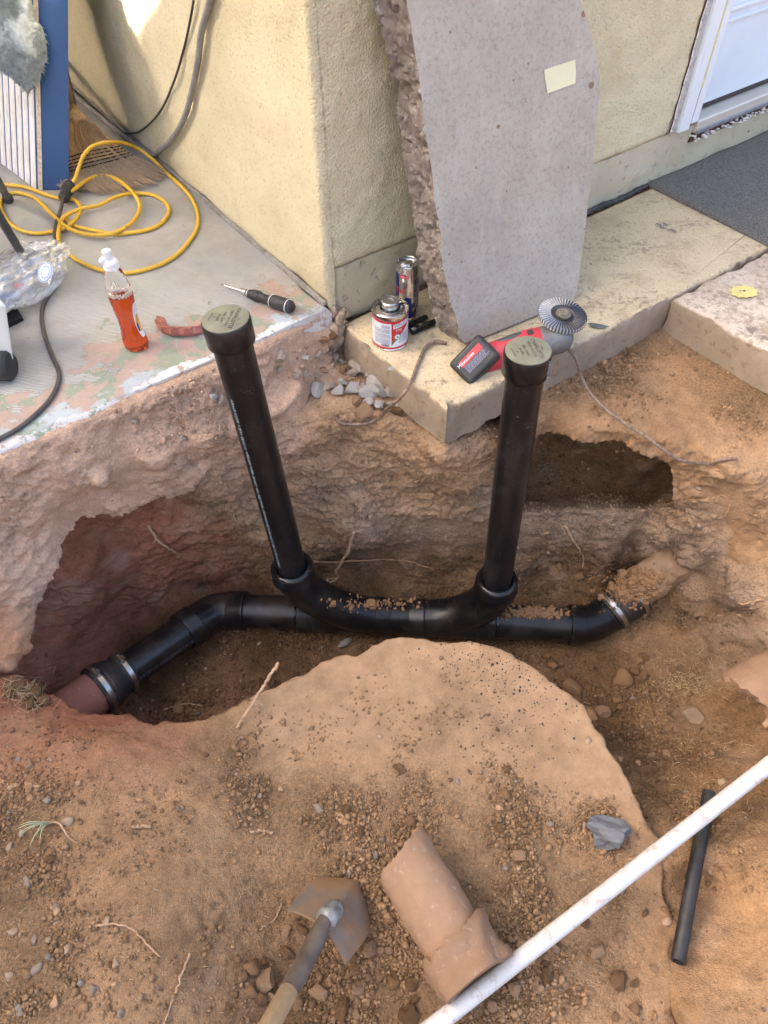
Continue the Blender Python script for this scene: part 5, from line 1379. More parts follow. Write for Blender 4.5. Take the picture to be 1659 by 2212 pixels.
W[:, 2] = np.maximum(W[:, 2], PZ + .003 + .004 * np.abs(pnoise(W * 30, 5)))
Fc = [(j * U_ + i, j * U_ + (i + 1) % U_, (j + 1) * U_ + (i + 1) % U_, (j + 1) * U_ + i) for j in range(V_ - 1) for i in range(U_)]
film = mesh_obj('film', W, Fc, M_FILM, bag)
for k, (x, y, c_, r) in enumerate([(12, 642, (.05, .14, .38), .022), (40, 618, (.55, .08, .08), .013), (8, 600, (.42, .44, .50), .02), (60, 607, (.40, .41, .46), .016), (24, 575, (.35, .37, .40), .02), (75, 585, (.30, .31, .34), .018)]):
    Vr, Fr = rock_mesh(r, 900 + k, 2, (1.3, 1, .55)); mesh_obj('contents', Vr + Wz(x, y, PZ + .02), Fr, plain('bag_bit', c_, .6), bag)
M_BPRINT = plain('blue_bag_print', (.04, .17, .50), .5); M_WPRINT = plain('white_bag_print', (.80, .84, .86), .5)
# oval emblem lying on the film near its closed end
en = nrm(np.array([.25, -.62, .75])); eo = Wz(98, 588, .135); ea = nrm(np.array([.25, .80, .55])); ea = nrm(ea - en * (ea @ en)); eb = np.cross(en, ea)
def disc(r1, r2, off, hole=0.0, seg=40):
    th = np.arange(seg) * 2 * math.pi / seg
    if not hole: return eo + en * off + np.outer(np.cos(th) * r1, ea) + np.outer(np.sin(th) * r2, eb), [tuple(range(seg))]
    V = np.vstack([eo + en * off + np.outer(np.cos(th) * r1 * s_, ea) + np.outer(np.sin(th) * r2 * s_, eb) for s_ in (1, hole)])
    return V, [(i, (i + 1) % seg, seg + (i + 1) % seg, seg + i) for i in range(seg)]
em = mesh_obj('emblem', *disc(.026, .0165, 0), M_WPRINT, bag, smooth=False)
mesh_obj('emblem_ring', *disc(.0245, .0152, .0008, .93), M_BPRINT, em, smooth=False)
mesh_obj('emblem_ring', *disc(.016, .0085, .0008, .90), M_BPRINT, em, smooth=False)
mt_ = MB()
V, Fc = text_mesh('ICE IS FOOD', .0066); th = -V[:, 0] / .030; 
mt_.add(eo + en * .001 + np.outer(V[:, 0], ea) + np.outer(V[:, 1] - .0118 + .004 * (V[:, 0] / .02) ** 2, eb), Fc)
V, Fc = text_mesh('ARCTIC', .0135); mt_.add(eo + en * .001 + np.outer(V[:, 0] * .75, ea) + np.outer(V[:, 1], eb), Fc) if False else None
mt_.build('lettering', M_BPRINT, em, smooth=False)
# ---------------------------------------------------------------- soap bottle
bo = Wz(297, 749, PZ); 
bot = thing('soap_bottle', 'clear squeeze bottle half full of orange liquid soap with white cap', 'bottle', bo)
n = NT('clear_plastic'); M_CLR = n.out((1, 1, 1), .04, None, 0.0, Transmission_Weight=1.0, IOR=1.25)
n = NT('orange_soap'); M_SOAP = n.out((.92, .13, .015), .05, None, 0.0, Transmission_Weight=.75, IOR=1.33, Coat_Weight=.8)
fwd = nrm((CAM - bo) * [1, 1, 0]); sdv = np.cross([0, 0, 1.0], fwd); lx = nrm(fwd * .35 + sdv * .94)
prof = [(.0, .001), (.026, .0), (.0315, .004), (.0335, .014), (.0325, .030), (.028, .048), (.0255, .066), (.0262, .085), (.0292, .108), (.0318, .132), (.0325, .150), (.0310, .170), (.026, .188), (.0185, .202), (.0145, .207), (.0145, .213)]
prof = [(r * (.86 if h < .195 else 1.0), h) for r, h in prof]; tl_ = np.array([.0, .0, 1.0])
mesh_obj('body', *lathe([(r, h) for r, h in prof], 48, bo, tl_, lx, ell=(1.0, .86), cap=False), M_CLR, bot)
lq = [(r * .93, h + .0015) for r, h in prof if h < .140] + [(.0262 * .93, .142), (.0, .142)]
mesh_obj('liquid', *lathe([(.0, .003)] + lq[1:], 48, bo, tl_, lx, ell=(1.0, .86), cap=False), M_SOAP, bot, sharp=50)
fm = MB()
for k in range(260):
    a_ = rng.uniform(0, 6.283); rr = rng.uniform(.7, 1) * .0235; Vr, Fr = rock_mesh(rng.uniform(.0012, .003), k, 1, ang=False, amp=.05)
    fm.add(Vr + bo + lx * math.cos(a_) * rr + np.cross(tl_, lx) * math.sin(a_) * rr * .86 + [0, 0, .143 + rng.uniform(0, .008)], Fr)
tag(fm.build('foam', plain('soap_foam', (.72, .62, .52), .4), bot), kind='stuff')
M_WCAP = plain('white_cap_plastic', (.80, .80, .78), .4, var=.05)
mesh_obj('cap', *lathe([(.0148, .208), (.0165, .2085), (.0165, .213), (.0155, .214), (.0155, .2165), (.0165, .2175), (.0165, .224), (.0135, .228), (.0098, .230), (.0088, .240), (.0100, .246), (.0085, .250), (.0, .251)], 32, bo, tl_, cap=False), M_WCAP, bot, sharp=40)
tabp = bo + np.array([0, 0, .230]) - sdv * .013
mesh_obj('cap_flap', *lathe([(.0, -.004), (.0085, -.004), (.0095, -.001), (.008, .003), (.0, .004)], 20, tabp, nrm(np.array([-.5, -.2, .9])), cap=False), M_WCAP, bot, sharp=40)
def bottle_label(a0, a1, h0, h1, mat, nm, dr=.0009, n_=16):
    hs = np.linspace(h0, h1, 24); rs = np.interp(hs, [p[1] for p in prof], [p[0] for p in prof]) + dr; th = np.linspace(a0, a1, n_); b_ = np.cross(tl_, lx)
    V = []; k_ = .5
    for h, r in zip(hs, rs):
        w = 1 - .55 * abs((h - (h0 + h1) / 2) / ((h1 - h0) / 2)) ** 3
        for t in th:
            tt_ = (a0 + a1) / 2 + (t - (a0 + a1) / 2) * w
            V.append(bo + tl_ * h + r * (math.cos(tt_) * lx + .86 * math.sin(tt_) * b_))
    return mesh_obj(nm, V, [(i * n_ + j, i * n_ + j + 1, (i + 1) * n_ + j + 1, (i + 1) * n_ + j) for i in range(23) for j in range(n_ - 1)], mat, bot)
M_LBW = plain('white_label', (.74, .78, .82), .4, var=.1); M_LBB = plain('navy_label', (.03, .045, .20), .4); M_LBO = plain('orange_label', (.72, .36, .06), .4, var=.3)
bottle_label(-.75, .20, .035, .125, M_LBW, 'label'); bottle_label(-.62, -.05, .050, .095, M_LBO, 'label_print', .0013); bottle_label(-.66, -.45, .052, .075, M_LBB, 'label_print', .0017)
bottle_label(2.55, 3.5, .035, .120, M_LBW, 'label'); bottle_label(2.7, 2.95, .05, .10, M_LBB, 'label_print', .0013)
# ---------------------------------------------------------------- clay shard
s0 = Wz(398, 718, PZ)
M_SHARD = plain('red_glazed_shard', (.36, .13, .10), .45, var=.3, vs=30, dirt=(.50, .32, .26), dirtamt=.36, bump=.3)
V = []; Fc = []; na_, nr_ = 40, 5; ths = np.linspace(math.radians(188), math.radians(352), na_)
for t in ths:
    e_ = .0035 * math.sin(t * 13) + .003 * math.sin(t * 29)
    for r, h in ((.050, .004), (.068, .0), (.074, .010), (.070 + e_, .024), (.052, .016)):
        V.append(s0 + np.array([r * math.cos(t), (r * math.sin(t)) * 1.0 + .048, h + .004 * math.sin(t * 3)]))
for i in range(na_ - 1):
    for j in range(nr_): Fc.append((i * nr_ + j, i * nr_ + (j + 1) % nr_, (i + 1) * nr_ + (j + 1) % nr_, (i + 1) * nr_ + j))
Fc += [tuple(range(nr_))[::-1], tuple((na_ - 1) * nr_ + j for j in range(nr_))]
o = mesh_obj('clay_shard', V, Fc, M_SHARD, sharp=45); o.data.materials[0] = M_SHARD; tag(recenter(o), 'curved broken shard of red clay pipe lying on the porch beside the bottle', 'shard')
# ---------------------------------------------------------------- screwdriver
d0 = Wz(478, 614, PZ + .006); d1 = Wz(630, 664, PZ + .018); dd = nrm(d1 - d0); LL = np.linalg.norm(d1 - d0)
drv = thing('screwdriver', 'black ratchet screwdriver with white rings lying on the porch edge', 'screwdriver', (d0 + d1) / 2 - [0, 0, .015])
k = LL
M_CHROME = plain('chrome', (.65, .65, .66), .2, 1.0, var=.1)
mesh_obj('shaft', *tube([d0, d0 + dd * .012, d0 + dd * .05, d0 + dd * k * .30], [.0012, .0026, .0032, .0034], 12), M_CHROME, drv)
mesh_obj('collar', *lathe([(.0036, k * .28), (.0065, k * .285), (.0085, k * .37), (.0085, k * .385)], 20, d0, dd), M_CHROME, drv, sharp=40)
mesh_obj('ratchet', *lathe([(.0098, k * .38), (.0105, k * .39), (.0105, k * .45), (.0135, k * .46), (.0145, k * .54), (.0135, k * .56)], 24, d0, dd), M_BLACKRUB, drv, sharp=40)
hnd = mesh_obj('handle', *lathe([(.0125, k * .555), (.0105, k * .62), (.0110, k * .68), (.0155, k * .72), (.0172, k * .80), (.0172, k * .93), (.0155, k * .99), (.010, k * 1.02), (.0, k * 1.025)], 28, d0, dd, cap=False), M_BLACKRUB, drv, sharp=50)
for f_ in (.40, .73, .95): mesh_obj('white_ring', *lathe([(.0108 if f_ < .5 else .0163 if f_ < .8 else .0172, k * f_), (.0112 if f_ < .5 else .0172 if f_ < .8 else .0176, k * f_ + .0008), (.0108 if f_ < .5 else .0163 if f_ < .8 else .0168, k * f_ + .0018)], 28, d0, dd, cap=False), M_WCAP, hnd)
# ---------------------------------------------------------------- solvent-cement can
cw = Wz(843, 735, .001); fd = nrm((CAM - cw) * [1, 1, 0]); RW, HW = .0430, .098
M_TIN = plain('tinned_steel', (.60, .58, .54), .25, 1.0, var=.15, vs=30)
M_LWHITE = plain('white_print', (.70, .73, .78), .4, var=.06); M_LRED = plain('red_print', (.50, .022, .03), .4, var=.1); M_LGRN = plain('green_print', (.04, .22, .09), .4); M_LBLK = plain('black_print', (.03, .03, .04), .5); M_LGREYT = plain('grey_print_lines', (.22, .24, .33), .5)
can = thing('cement_can', 'red and white tin of pipe cement with a silver screw cap on the landing', 'can', cw)
mesh_obj('tin', *lathe([(.0405, 0), (.0440, .0005), (.0444, .003), (.0432, .0045), (RW, .006), (RW, HW - .012), (.0436, HW - .010), (.0446, HW - .004), (.0446, HW - .001), (.0432, HW), (.0420, HW - .003), (.036, HW - .004), (.030, HW - .001), (.022, HW - .001), (.0, HW - .001)], 64, cw, cap=False), M_TIN, can, sharp=30)
mesh_obj('screw_cap', *lathe([(.0195, HW - .001), (.0200, HW + .001), (.0192, HW + .003), (.0202, HW + .005), (.0192, HW + .007), (.0202, HW + .009), (.0195, HW + .012), (.0205, HW + .014), (.0205, HW + .0165), (.0185, HW + .018), (.0165, HW + .0172), (.008, HW + .0172), (.0075, HW + .0165), (.0, HW + .0165)], 48, cw, cap=False), plain('zinc_cap', (.52, .54, .54), .35, 1.0), can, sharp=35)
lab = mesh_obj('label', *wrap_shape([(-.12, .0065), (.12, .0065), (.12, HW - .0125), (-.12, HW - .0125)], cw, RW + .0004, fd, cuts=40), M_LWHITE, can)
def wl(name, poly, mat, dr=.0008, cuts=14): return mesh_obj(name, *wrap_shape(poly, cw, RW + dr, fd, cuts=cuts), mat, lab)
wl('red_band', [(-.12, .0066), (.12, .0066), (.12, .0115), (-.12, .0115)], M_LRED, cuts=40)
wl('red_band', [(-.12, HW - .0185), (.12, HW - .0185), (.12, HW - .0126), (-.12, HW - .0126)], M_LRED, cuts=40)
wl('red_field', [(.003, .018), (.010, .030), (.052, .066), (.052, HW - .0186), (.003, HW - .0186)], M_LRED, .0010)
wl('green_stripe', [(.003, .016), (.010, .026), (.022, .036), (.017, .041), (.006, .028), (.003, .022)], M_LGRN, .0012, 6)
wl('badge_ring', [(.018 + .0085 * math.cos(t), .041 + .0085 * math.sin(t)) for t in np.arange(20) * .314], M_LGRN, .0014, 8)
wl('badge', [(.018 + .0066 * math.cos(t), .041 + .0066 * math.sin(t)) for t in np.arange(20) * .314], M_LWHITE, .0016, 8)
wl('name_plate', [(.0075, .0645), (.056, .0705), (.056, .0825), (.0075, .0765)], M_LWHITE, .0013, 10)
wl('badge_leaf', [(.018 + .003 * math.cos(t), .0405 + .0026 * math.sin(t)) for t in np.arange(12) * .524], M_LGRN, .0018, 4)
mbt = MB(); mbt.add(*wtext('WELD-ON', .0115, .010, .0712, cw, RW + .0017, fd, rot=.12)); mbt.build('lettering', M_LBLK, lab, smooth=False)
mbt = MB(); mbt.add(*wtext("773", .0110, .013, .0575, cw, RW + .0017, fd, rot=.12)); mbt.build('lettering', M_LWHITE, lab, smooth=False)
mbt = MB()
for i in range(26):
    v = .0725 - i * .00205
    if i in (4, 11, 18): continue
    u0 = -.043 if i > 3 else -.022
    u = u0
    while u < -.0005:
        w = rng.uniform(.003, .010); w = min(w, -.0005 - u)
        mbt.add(*wrap_shape([(u, v), (u + w, v), (u + w, v + .0009), (u, v + .0009)], cw, RW + .0009, fd, cuts=2)); u += w + .0012
for i in range(9):
    v = .047 - i * .0032; u = .026 - .0006 * i
    while u < .05:
        w = rng.uniform(.003, .008); mbt.add(*wrap_shape([(u, v), (u + w, v), (u + w, v + .0012), (u, v + .0012)], cw, RW + .0012, fd, cuts=2)); u += w + .0014
tag(mbt.build('fine_print', M_LGREYT, lab, smooth=False), kind='stuff')
mbt = MB(); u = -.022
while u < -.004:
    w = rng.choice([.0004, .0007, .0011]); mbt.add(*wrap_shape([(u, .0135), (u + w, .0135), (u + w, .0195), (u, .0195)], cw, RW + .0009, fd, cuts=1)); u += w + rng.choice([.0004, .0007])
tag(mbt.build('barcode', M_LBLK, lab, smooth=False), kind='stuff')
mbt = MB()
for k in range(14):   # black cement dribbles round the neck
    a_ = rng.uniform(1.6, 4.4); a2 = a_ + rng.uniform(-.3, .3)
    d1_ = math.cos(a_) * fd + math.sin(a_) * np.cross([0, 0, 1.0], fd); d2_ = math.cos(a2) * fd + math.sin(a2) * np.cross([0, 0, 1.0], fd)
    mbt.add(*tube([cw + d1_ * .021 + [0, 0, HW], cw + (d1_ + d2_) * .016 + [0, 0, HW - .0005], cw + d2_ * rng.uniform(.038, .043) + [0, 0, HW - .0015]], [.0016, .0011, .0009], 5))
mbt.add(*lathe([(.0195, HW - .0012), (.025, HW - .0006), (.024, HW + .0008), (.0198, HW + .0015)], 40, cw, cap=False))
tag(mbt.build('cement_drips', M_GLUE, can), kind='stuff')
# ---------------------------------------------------------------- energy drink can
ce = Wz(879, 684, .001); fe = nrm((CAM - ce) * [1, 1, 0]); RE, HE = .0286, .156
M_SILV = plain('silver_can_print', (.62, .62, .62), .18, .95, var=.08, vs=20); M_NAVY = plain('navy_can_print', (.012, .02, .14), .25, .3); M_CRED = plain('red_can_print', (.55, .02, .05), .3, .2)
ecan = thing('drink_can', 'slim silver and blue energy drink can behind the cement tin', 'can', ce)
mesh_obj('body', *lathe([(.018, .0015), (.021, 0), (.0235, .002), (.0275, .010), (RE, .014), (RE, HE - .018), (.0278, HE - .012), (.0262, HE - .004), (.0268, HE - .0015), (.0262, HE), (.0250, HE - .001), (.0240, HE - .006), (.0, HE - .0055)], 56, ce, cap=False), M_SILV, ecan, sharp=35)
for poly, mat in (([(-.044, .070), (-.0245, .075), (-.0245, HE - .020), (-.044, HE - .020)], M_NAVY), ([(-.020, .016), (.012, .016), (.0105, .072), (-.0035, .076), (-.020, .050)], M_NAVY), ([(-.020, HE - .029), (.004, HE - .029), (.004, HE - .020), (-.020, HE - .020)], M_CRED)):
    mesh_obj('print', *wrap_shape(poly, ce, RE + .0004, fe, cuts=10), mat, ecan)
mbt = MB(); mbt.add(*wtext('Bull', .021, -.032, .092, ce, RE + .0006, fe, sp=.95)); mbt.build('lettering', M_CRED, ecan, smooth=False)
mbt = MB(); mbt.add(*wtext('12 FL OZ', .0058, -.019, HE - .0245, ce, RE + .0008, fe)); mbt.build('lettering', M_LWHITE, ecan, smooth=False)
mbt = MB()
for i in range(24):
    v = .120 - i * .0036; u = .018
    while u < .040: w = rng.uniform(.003, .008); mbt.add(*wrap_shape([(u, v), (u + w, v), (u + w, v + .0014), (u, v + .0014)], ce, RE + .0005, fe, cuts=2)); u += w + .0012
tag(mbt.build('fine_print', M_NAVY, ecan, smooth=False), kind='stuff')
mesh_obj('tab', *box((-.007, -.012, 0), (.007, .010, .0014), nrm(fe * .2 + np.cross([0, 0, 1], fe)), nrm(np.array([.5, .8, 0])), None, ce + [.004, .004, HE - .0045]), M_CHROME, ecan, smooth=False)
mesh_obj('opening', *lathe([(.0085, 0), (.0085, .0006), (.0, .0006)], 24, ce + [-.008, -.004, HE - .0055], cap=False), M_LWHITE, ecan)
# ---------------------------------------------------------------- folded multi-tool
m0 = Wz(893, 722, .004); m1_ = Wz(945, 700, .004); md_ = nrm(m1_ - m0); ms_ = np.cross([0, 0, 1.0], md_)
mul = thing('multi_tool', 'black folding pocket tool lying by the foot of the leaning slab', 'tool', m0)
M_BLKM = plain('black_oxide_steel', (.02, .02, .02), .28, .6, var=.2)
def rbox(name, lo, hi, O, ex, ey, mat, parent, b=.003, ez=None):
    q = mesh_obj(name, *box(lo, hi, ex, ey, ez, O), mat, parent, smooth=False); bev(q, b, 3); return q
rbox('handle', (-.004, -.004, 0), (.075, .014, .010), m0, md_, ms_, M_BLKM, mul)
rbox('handle', (0, .020, 0), (.070, .034, .010), m0, nrm(md_ + ms_ * .12), nrm(ms_ - md_ * .12), M_BLKM, mul)
rbox('blade', (.004, -.001, .0105), (.050, .012, .013), m0, md_, ms_, plain('gunmetal', (.12, .12, .12), .25, .9), mul, .001)
mesh_obj('pivot', *lathe([(.006, .010), (.006, .0135), (.004, .0145), (0, .0145)], 20, m0 + md_ * .004 + ms_ * .005, cap=False), M_CHROME, mul, sharp=40)
rbox('clip', (.022, .002, .0132), (.032, .012, .0155), m0, md_, ms_, M_CHROME, mul, .0006)
# ---------------------------------------------------------------- cordless angle grinder
gr_ = thing('angle_grinder', 'red cordless angle grinder with a grey flap disc lying on the landing', 'grinder', Wz(1110, 770, .001))
M_RED = plain('red_tool_plastic', (.42, .035, .05), .5, var=.15, vs=20, dirt=(.45, .25, .22), dirtamt=.35); M_DKG = plain('dark_grey_grip', (.05, .055, .062), .55, var=.2); M_BATT = plain('scuffed_black_battery', (.020, .021, .022), .5, var=.4, vs=25, dirt=(.08, .08, .08), dirtamt=.4); M_GEAR = plain('cast_grey_gearcase', (.15, .155, .16), .45, .3, var=.2)
cB = Wz(1018, 829, .004); cL = Wz(967, 786, .026); cT = Wz(1033, 718, .086)
cC_ = cB + (cT - cL)
bn_ = nrm(np.cross(cT - cL, cB - cL)); bn_ = bn_ if bn_ @ (CAM - cL) > 0 else -bn_
e1, e2 = nrm(cT - cL), None; e2 = nrm((cB - cL) - e1 * ((cB - cL) @ e1)); l1, l2 = np.linalg.norm(cT - cL), abs((cB - cL) @ e2)
print('battery', l1, l2, bn_)
bt = mesh_obj('battery', *box((0, 0, -.048), (l1, l2, 0), e1, e2, bn_, cL), M_BATT, gr_, smooth=False); bev(bt, .009, 3)
rbox('battery_shoulder', (.010, .004, -.070), (l1 - .006, l2 + .004, -.046), cL, e1, e2, M_RED, gr_, .008, bn_)
rbox('label_red', (l1 * .18, l2 * .24, 0), (l1 * .84, l2 * .45, .0008), cL, e1, e2, M_LRED, bt, .0002, bn_)
rbox('label_black', (l1 * .18, l2 * .455, 0), (l1 * .84, l2 * .74, .0007), cL, e1, e2, M_LBLK, bt, .0002, bn_)
mbt = MB(); V, Fc = text_mesh('Milwaukee', .0115); mbt.add(cL + bn_ * .0012 + np.outer(V[:, 0] + l1 * .36, e1) - np.outer(V[:, 1] - l2 * .345, e2), Fc); mbt.build('lettering', M_LWHITE, bt, smooth=False)
mbt = MB()
for i in range(7):
    u = l1 * .21
    while u < l1 * .80: w = rng.uniform(.003, .009); mbt.add(*box((u, l2 * .48 + i * .0027, .0008), (u + w, l2 * .48 + i * .0027 + .0013, .0010), e1, e2, bn_, cL)); u += w + .0015
tag(mbt.build('fine_print', M_LGREYT, bt, smooth=False), kind='stuff')
bm_ = cL + e1 * l1 * .5 + e2 * l2 * .5 - bn_ * .06
hd_c = Wz(1196, 735, .050)
pts = spline([bm_, bm_ + (hd_c - bm_) * .22 + [0, 0, .006], bm_ + (hd_c - bm_) * .55 + [0, 0, .010], bm_ + (hd_c - bm_) * .84 + [0, 0, .003]], 24)
rad = np.interp(np.linspace(0, 1, 24), [0, .12, .3, .6, .8, 1], [.040, .038, .034, .033, .037, .038])
mesh_obj('body', *tube(pts, rad, 28, True), M_RED, gr_, sharp=50)
bdir = nrm(pts[-1] - pts[4]); gp = spline([pts[7] + [0, .006, .018], pts[10] + [0, .006, .021], pts[14] + [0, .006, .021], pts[17] + [0, .006, .020]], 14)
mesh_obj('grip', *tube(gp, np.interp(np.linspace(0, 1, 14), [0, .1, .9, 1], [.008, .0150, .0155, .010]), 22), M_DKG, gr_, sharp=50)
gp = spline([pts[18] + [0, 0, .012], pts[20] + [0, 0, .015], pts[23] + [0, 0, .014]], 10)
mesh_obj('switch_cover', *tube(gp, np.interp(np.linspace(0, 1, 10), [0, .2, .8, 1], [.010, .021, .023, .016]), 22), M_DKG, gr_, sharp=50)
rbox('switch', (-.006, -.008, 0), (.008, .008, .010), pts[18] + [0, 0, .030], bdir, np.cross([0, 0, 1.0], bdir), M_BLACKRUB, gr_)
dC = Wz(1216, 680, .098); dn_ = nrm(np.array([.10, -.10, 1.0]))
gh = spline([pts[-1] - bdir * .006, pts[-1] + bdir * .022, hd_c + bdir * .02, hd_c + bdir * .045 - [0, 0, .006]], 14)
mesh_obj('gear_case', *tube(gh, [.037, .038, .038, .037, .036, .036, .036, .036, .036, .035, .033, .030, .024, .012], 24), M_GEAR, gr_, sharp=50)
mesh_obj('gear_neck', *lathe([(.028, -.060), (.028, -.040), (.025, -.026), (.019, -.014), (.017, -.004)], 32, dC, dn_), M_GEAR, gr_, sharp=50)
for a_ in (.5, 2.0, 3.6, 5.2):
    q0_ = dC + dn_ * -.028 + .034 * (math.cos(a_) * np.array([1.0, 0, 0]) + math.sin(a_) * np.array([0, 1.0, 0])); mesh_obj('screw', *lathe([(.0045, -.004), (.0045, .003), (.002, .003), (.002, .001), (0, .001)], 14, q0_, dn_, cap=False), M_BLKM, gr_, sharp=40)
dsk = mesh_obj('flap_disc', *lathe([(.012, -.004), (.050, -.004), (.054, -.001), (.050, .001), (.031, .001), (.027, -.004), (.012, -.004)], 64, dC, dn_, cap=False), plain('disc_backing', (.10, .10, .11), .8), gr_, sharp=40)
da_, db_ = frame_of(dn_); flA, flB = MB(), MB(); NF = 46
for i in range(NF):
    for off, M_, tilt in ((0, flA, .0012), (.5, flB, .0030)):
        t0 = (i + off) * 2 * math.pi / NF; t1 = t0 + 2 * math.pi / NF * .56
        def dp(r, t, h): return dC + dn_ * h + r * (math.cos(t) * da_ + math.sin(t) * db_)
        M_.add([dp(.030, t0, .001), dp(.0575, t0, .000), dp(.030, t1, .0025 + tilt), dp(.0575, t1, .0005 + tilt), dp(.057, t0, -.008), dp(.057, t1, -.008)], [(0, 1, 3, 2), (1, 4, 5, 3)])
tag(flA.build('flaps', plain('blue_grey_abrasive', (.05, .07, .10), .8, var=.3, vs=200), dsk, smooth=False), kind='stuff')
tag(flB.build('flaps', plain('pale_abrasive_edge', (.40, .41, .42), .85, var=.2, vs=200), dsk, smooth=False), kind='stuff')
mesh_obj('nut', *lathe([(.0175, -.001), (.0175, .002), (.018, .005), (.011, .005), (.0105, .008), (.0075, .009), (.0070, .0085), (.0, .0085)], 32, dC, dn_, cap=False), plain('dull_steel_nut', (.30, .28, .23), .4, .8), dsk, sharp=35)
# ---------------------------------------------------------------- braided wires, cut-out, leaf
M_WIRE = plain('braided_copper_wire', (.24, .17, .125), .6, .25, var=.5, vs=150)
def strands(name, P, r, label, cat):
    P = np.asarray(P); n_ = len(P); th = thing(name, label, cat, P[0]); T = np.gradient(P, axis=0); T /= np.linalg.norm(T, axis=1)[:, None]
    L = np.concatenate([[0], np.cumsum(np.linalg.norm(np.diff(P, axis=0), axis=1))])
    A_ = []; a = frame_of(T[0])[0]
    for i in range(n_): a = nrm(a - T[i] * (a @ T[i])); A_.append(a)
    A_ = np.array(A_); B_ = np.cross(T, A_)
    for k in range(5):
        f_ = L / (r * 9) * 6.283 + k * 6.283 / 5
        mesh_obj('strand', *tube(P + r * .55 * (np.cos(f_)[:, None] * A_ + np.sin(f_)[:, None] * B_), r * .5, 6), M_WIRE, th)
    return th
wl_ = [Wz(965, 742, .006), Wz(940, 738, .010), Wz(918, 752, .008), Wz(903, 785, .006), Wz(890, 820, .006), Wz(878, 842, .008), Wz(862, 862, -.02)] + [hit(x, y, .010) for x, y in ((835, 886), (800, 912), (770, 917), (740, 912), (722, 898))]
strands('ground_wire', spline(wl_, 150), .0042, 'frayed brown rope-like wire drooping over the landing edge onto rubble', 'wire')
wq = [(1275, 850), (1310, 885), (1350, 915), (1388, 938), (1420, 962), (1450, 983), (1480, 997)]
wz = [-.085, -.095, -.105, -.115, -.13, -.15, -.165]
wq = [Wz(x, y, max(z, hit(x, y)[2] + .012)) for (x, y), z in zip(wq, wz)]
wr_ = [Wz(1195, 742, .010), Wz(1216, 748, .006), Wz(1236, 762, .004), Wz(1248, 785, -.02), Wz(1256, 815, -.06)] + wq + [hit(1520, 998, .010), hit(1555, 994, .008), hit(1590, 990, .004)]
strands('ground_wire', spline(wr_, 190), .0042, 'pale braided wire running from the grinder across the pit to the right bank', 'wire')
M_GEARY = plain('yellow_card', (.60, .54, .20), .7, var=.15, vs=60)
gq = Wz(1606, 632, -.002); V = []
for i in range(44):
    t = i * 2 * math.pi / 44; r = .029 * (1 + (.10 if i % 4 < 2 else -.06)) + .003 * math.sin(t * 2 + 1)
    V.append(gq + [r * math.cos(t) * 1.1, r * math.sin(t), .004 + .001 * math.sin(3 * t)])
V2 = [v - [0, 0, .0018] for v in V]; Fc = [tuple(range(44)), tuple(range(44, 88))[::-1]] + [(i, 44 + i, 44 + (i + 1) % 44, (i + 1) % 44) for i in range(44)]
o = thing('toothed_disc', 'flat yellow disc with a toothed rim lying on the pale slab', 'disc', gq); mesh_obj('disc', V + V2, Fc, M_GEARY, o, smooth=False)
mesh_obj('hole', *lathe([(.0035, .0055), (.0, .0056)], 14, gq, cap=False), M_LBLK, o); mesh_obj('hole', *lathe([(.0022, .0055), (.0, .0056)], 12, gq + [-.010, .001, 0], cap=False), M_LBLK, o)
lf = Wz(1292, 706, .002); V = [lf + np.array([a * .022, b * .010, .002 + .005 * abs(a) * (1 if b > 0 else .4)]) for a, b in ((-1.2, .5), (-.6, 1), (.3, .7), (1.2, -.4), (.5, -1), (-.6, -.5))]
o = mesh_obj('dry_leaf', V + [v - [0, 0, .0012] for v in V], [tuple(range(6)), tuple(range(6, 12))[::-1]] + [(i, 6 + i, 6 + (i + 1) % 6, (i + 1) % 6) for i in range(6)], plain('dark_leaf', (.10, .11, .11), .7, var=.4), smooth=False); tag(recenter(o), 'small dark curled leaf on the edge of the landing', 'leaf')
# ---------------------------------------------------------------- shovel
sh = thing('shovel', 'dirty steel shovel with wooden handle dug into the loose soil', 'shovel', Wz(700, 2000, -.47))
def shovel_mat():
    n = NT('dirty_shovel_steel')
    c = n.mix(n.noise(14, 6, .65), (.13, .10, .08), (.32, .26, .21))
    c = n.mix(n.step(n.noise(9, 6, .7), .42, .58), c, (.30, .175, .09))
    return n.out(c, .60, n.bump(n.noise(60, 6), .4, .003), .35)
M_SHOV = shovel_mat(); M_SOCK = plain('dark_shovel_socket', (.14, .11, .085), .55, .3, var=.35, vs=25); M_BARE = plain('worn_bare_steel', (.26, .255, .24), .5, .35, var=.5, vs=60)
S0 = Wz(692, 2018, -.375); S1 = Wz(560, 2255, -.24); hdir = nrm(S1 - S0)
pS1, pS2 = Wz(622, 1964, -.395), Wz(748, 2082, -.40)
wdir = nrm(pS2 - pS1); wlen = np.linalg.norm(pS2 - pS1)
tip = Wz(738, 1935, -.475); mid = (pS1 + pS2) / 2
ldir = tip - mid; ldir = ldir - wdir * (ldir @ wdir) * .6
nb_ = nrm(np.cross(wdir, ldir)); nb_ = nb_ if nb_[2] > 0 else -nb_
nu, nv_ = 31, 26; V = []
for j in range(nv_):
    v = j / (nv_ - 1)
    for i in range(nu):
        u = -1 + 2 * i / (nu - 1)
        w = wlen / 2 * (1.0 + .05 * math.sin(v * 2.5)) * math.sqrt(max(0, 1 - max(0, (v - .30) / .70) ** 3.2)) if v > .30 else wlen / 2 * (1 + .05 * math.sin(v * 2.5))
        h = .024 * (1 - u * u) + .010 * math.exp(-(u / .14) ** 2) * (1 - v) + .014 * math.sin(v * 1.6)
        V.append(mid + wdir * u * w + ldir * v * 1.15 + nb_ * h)
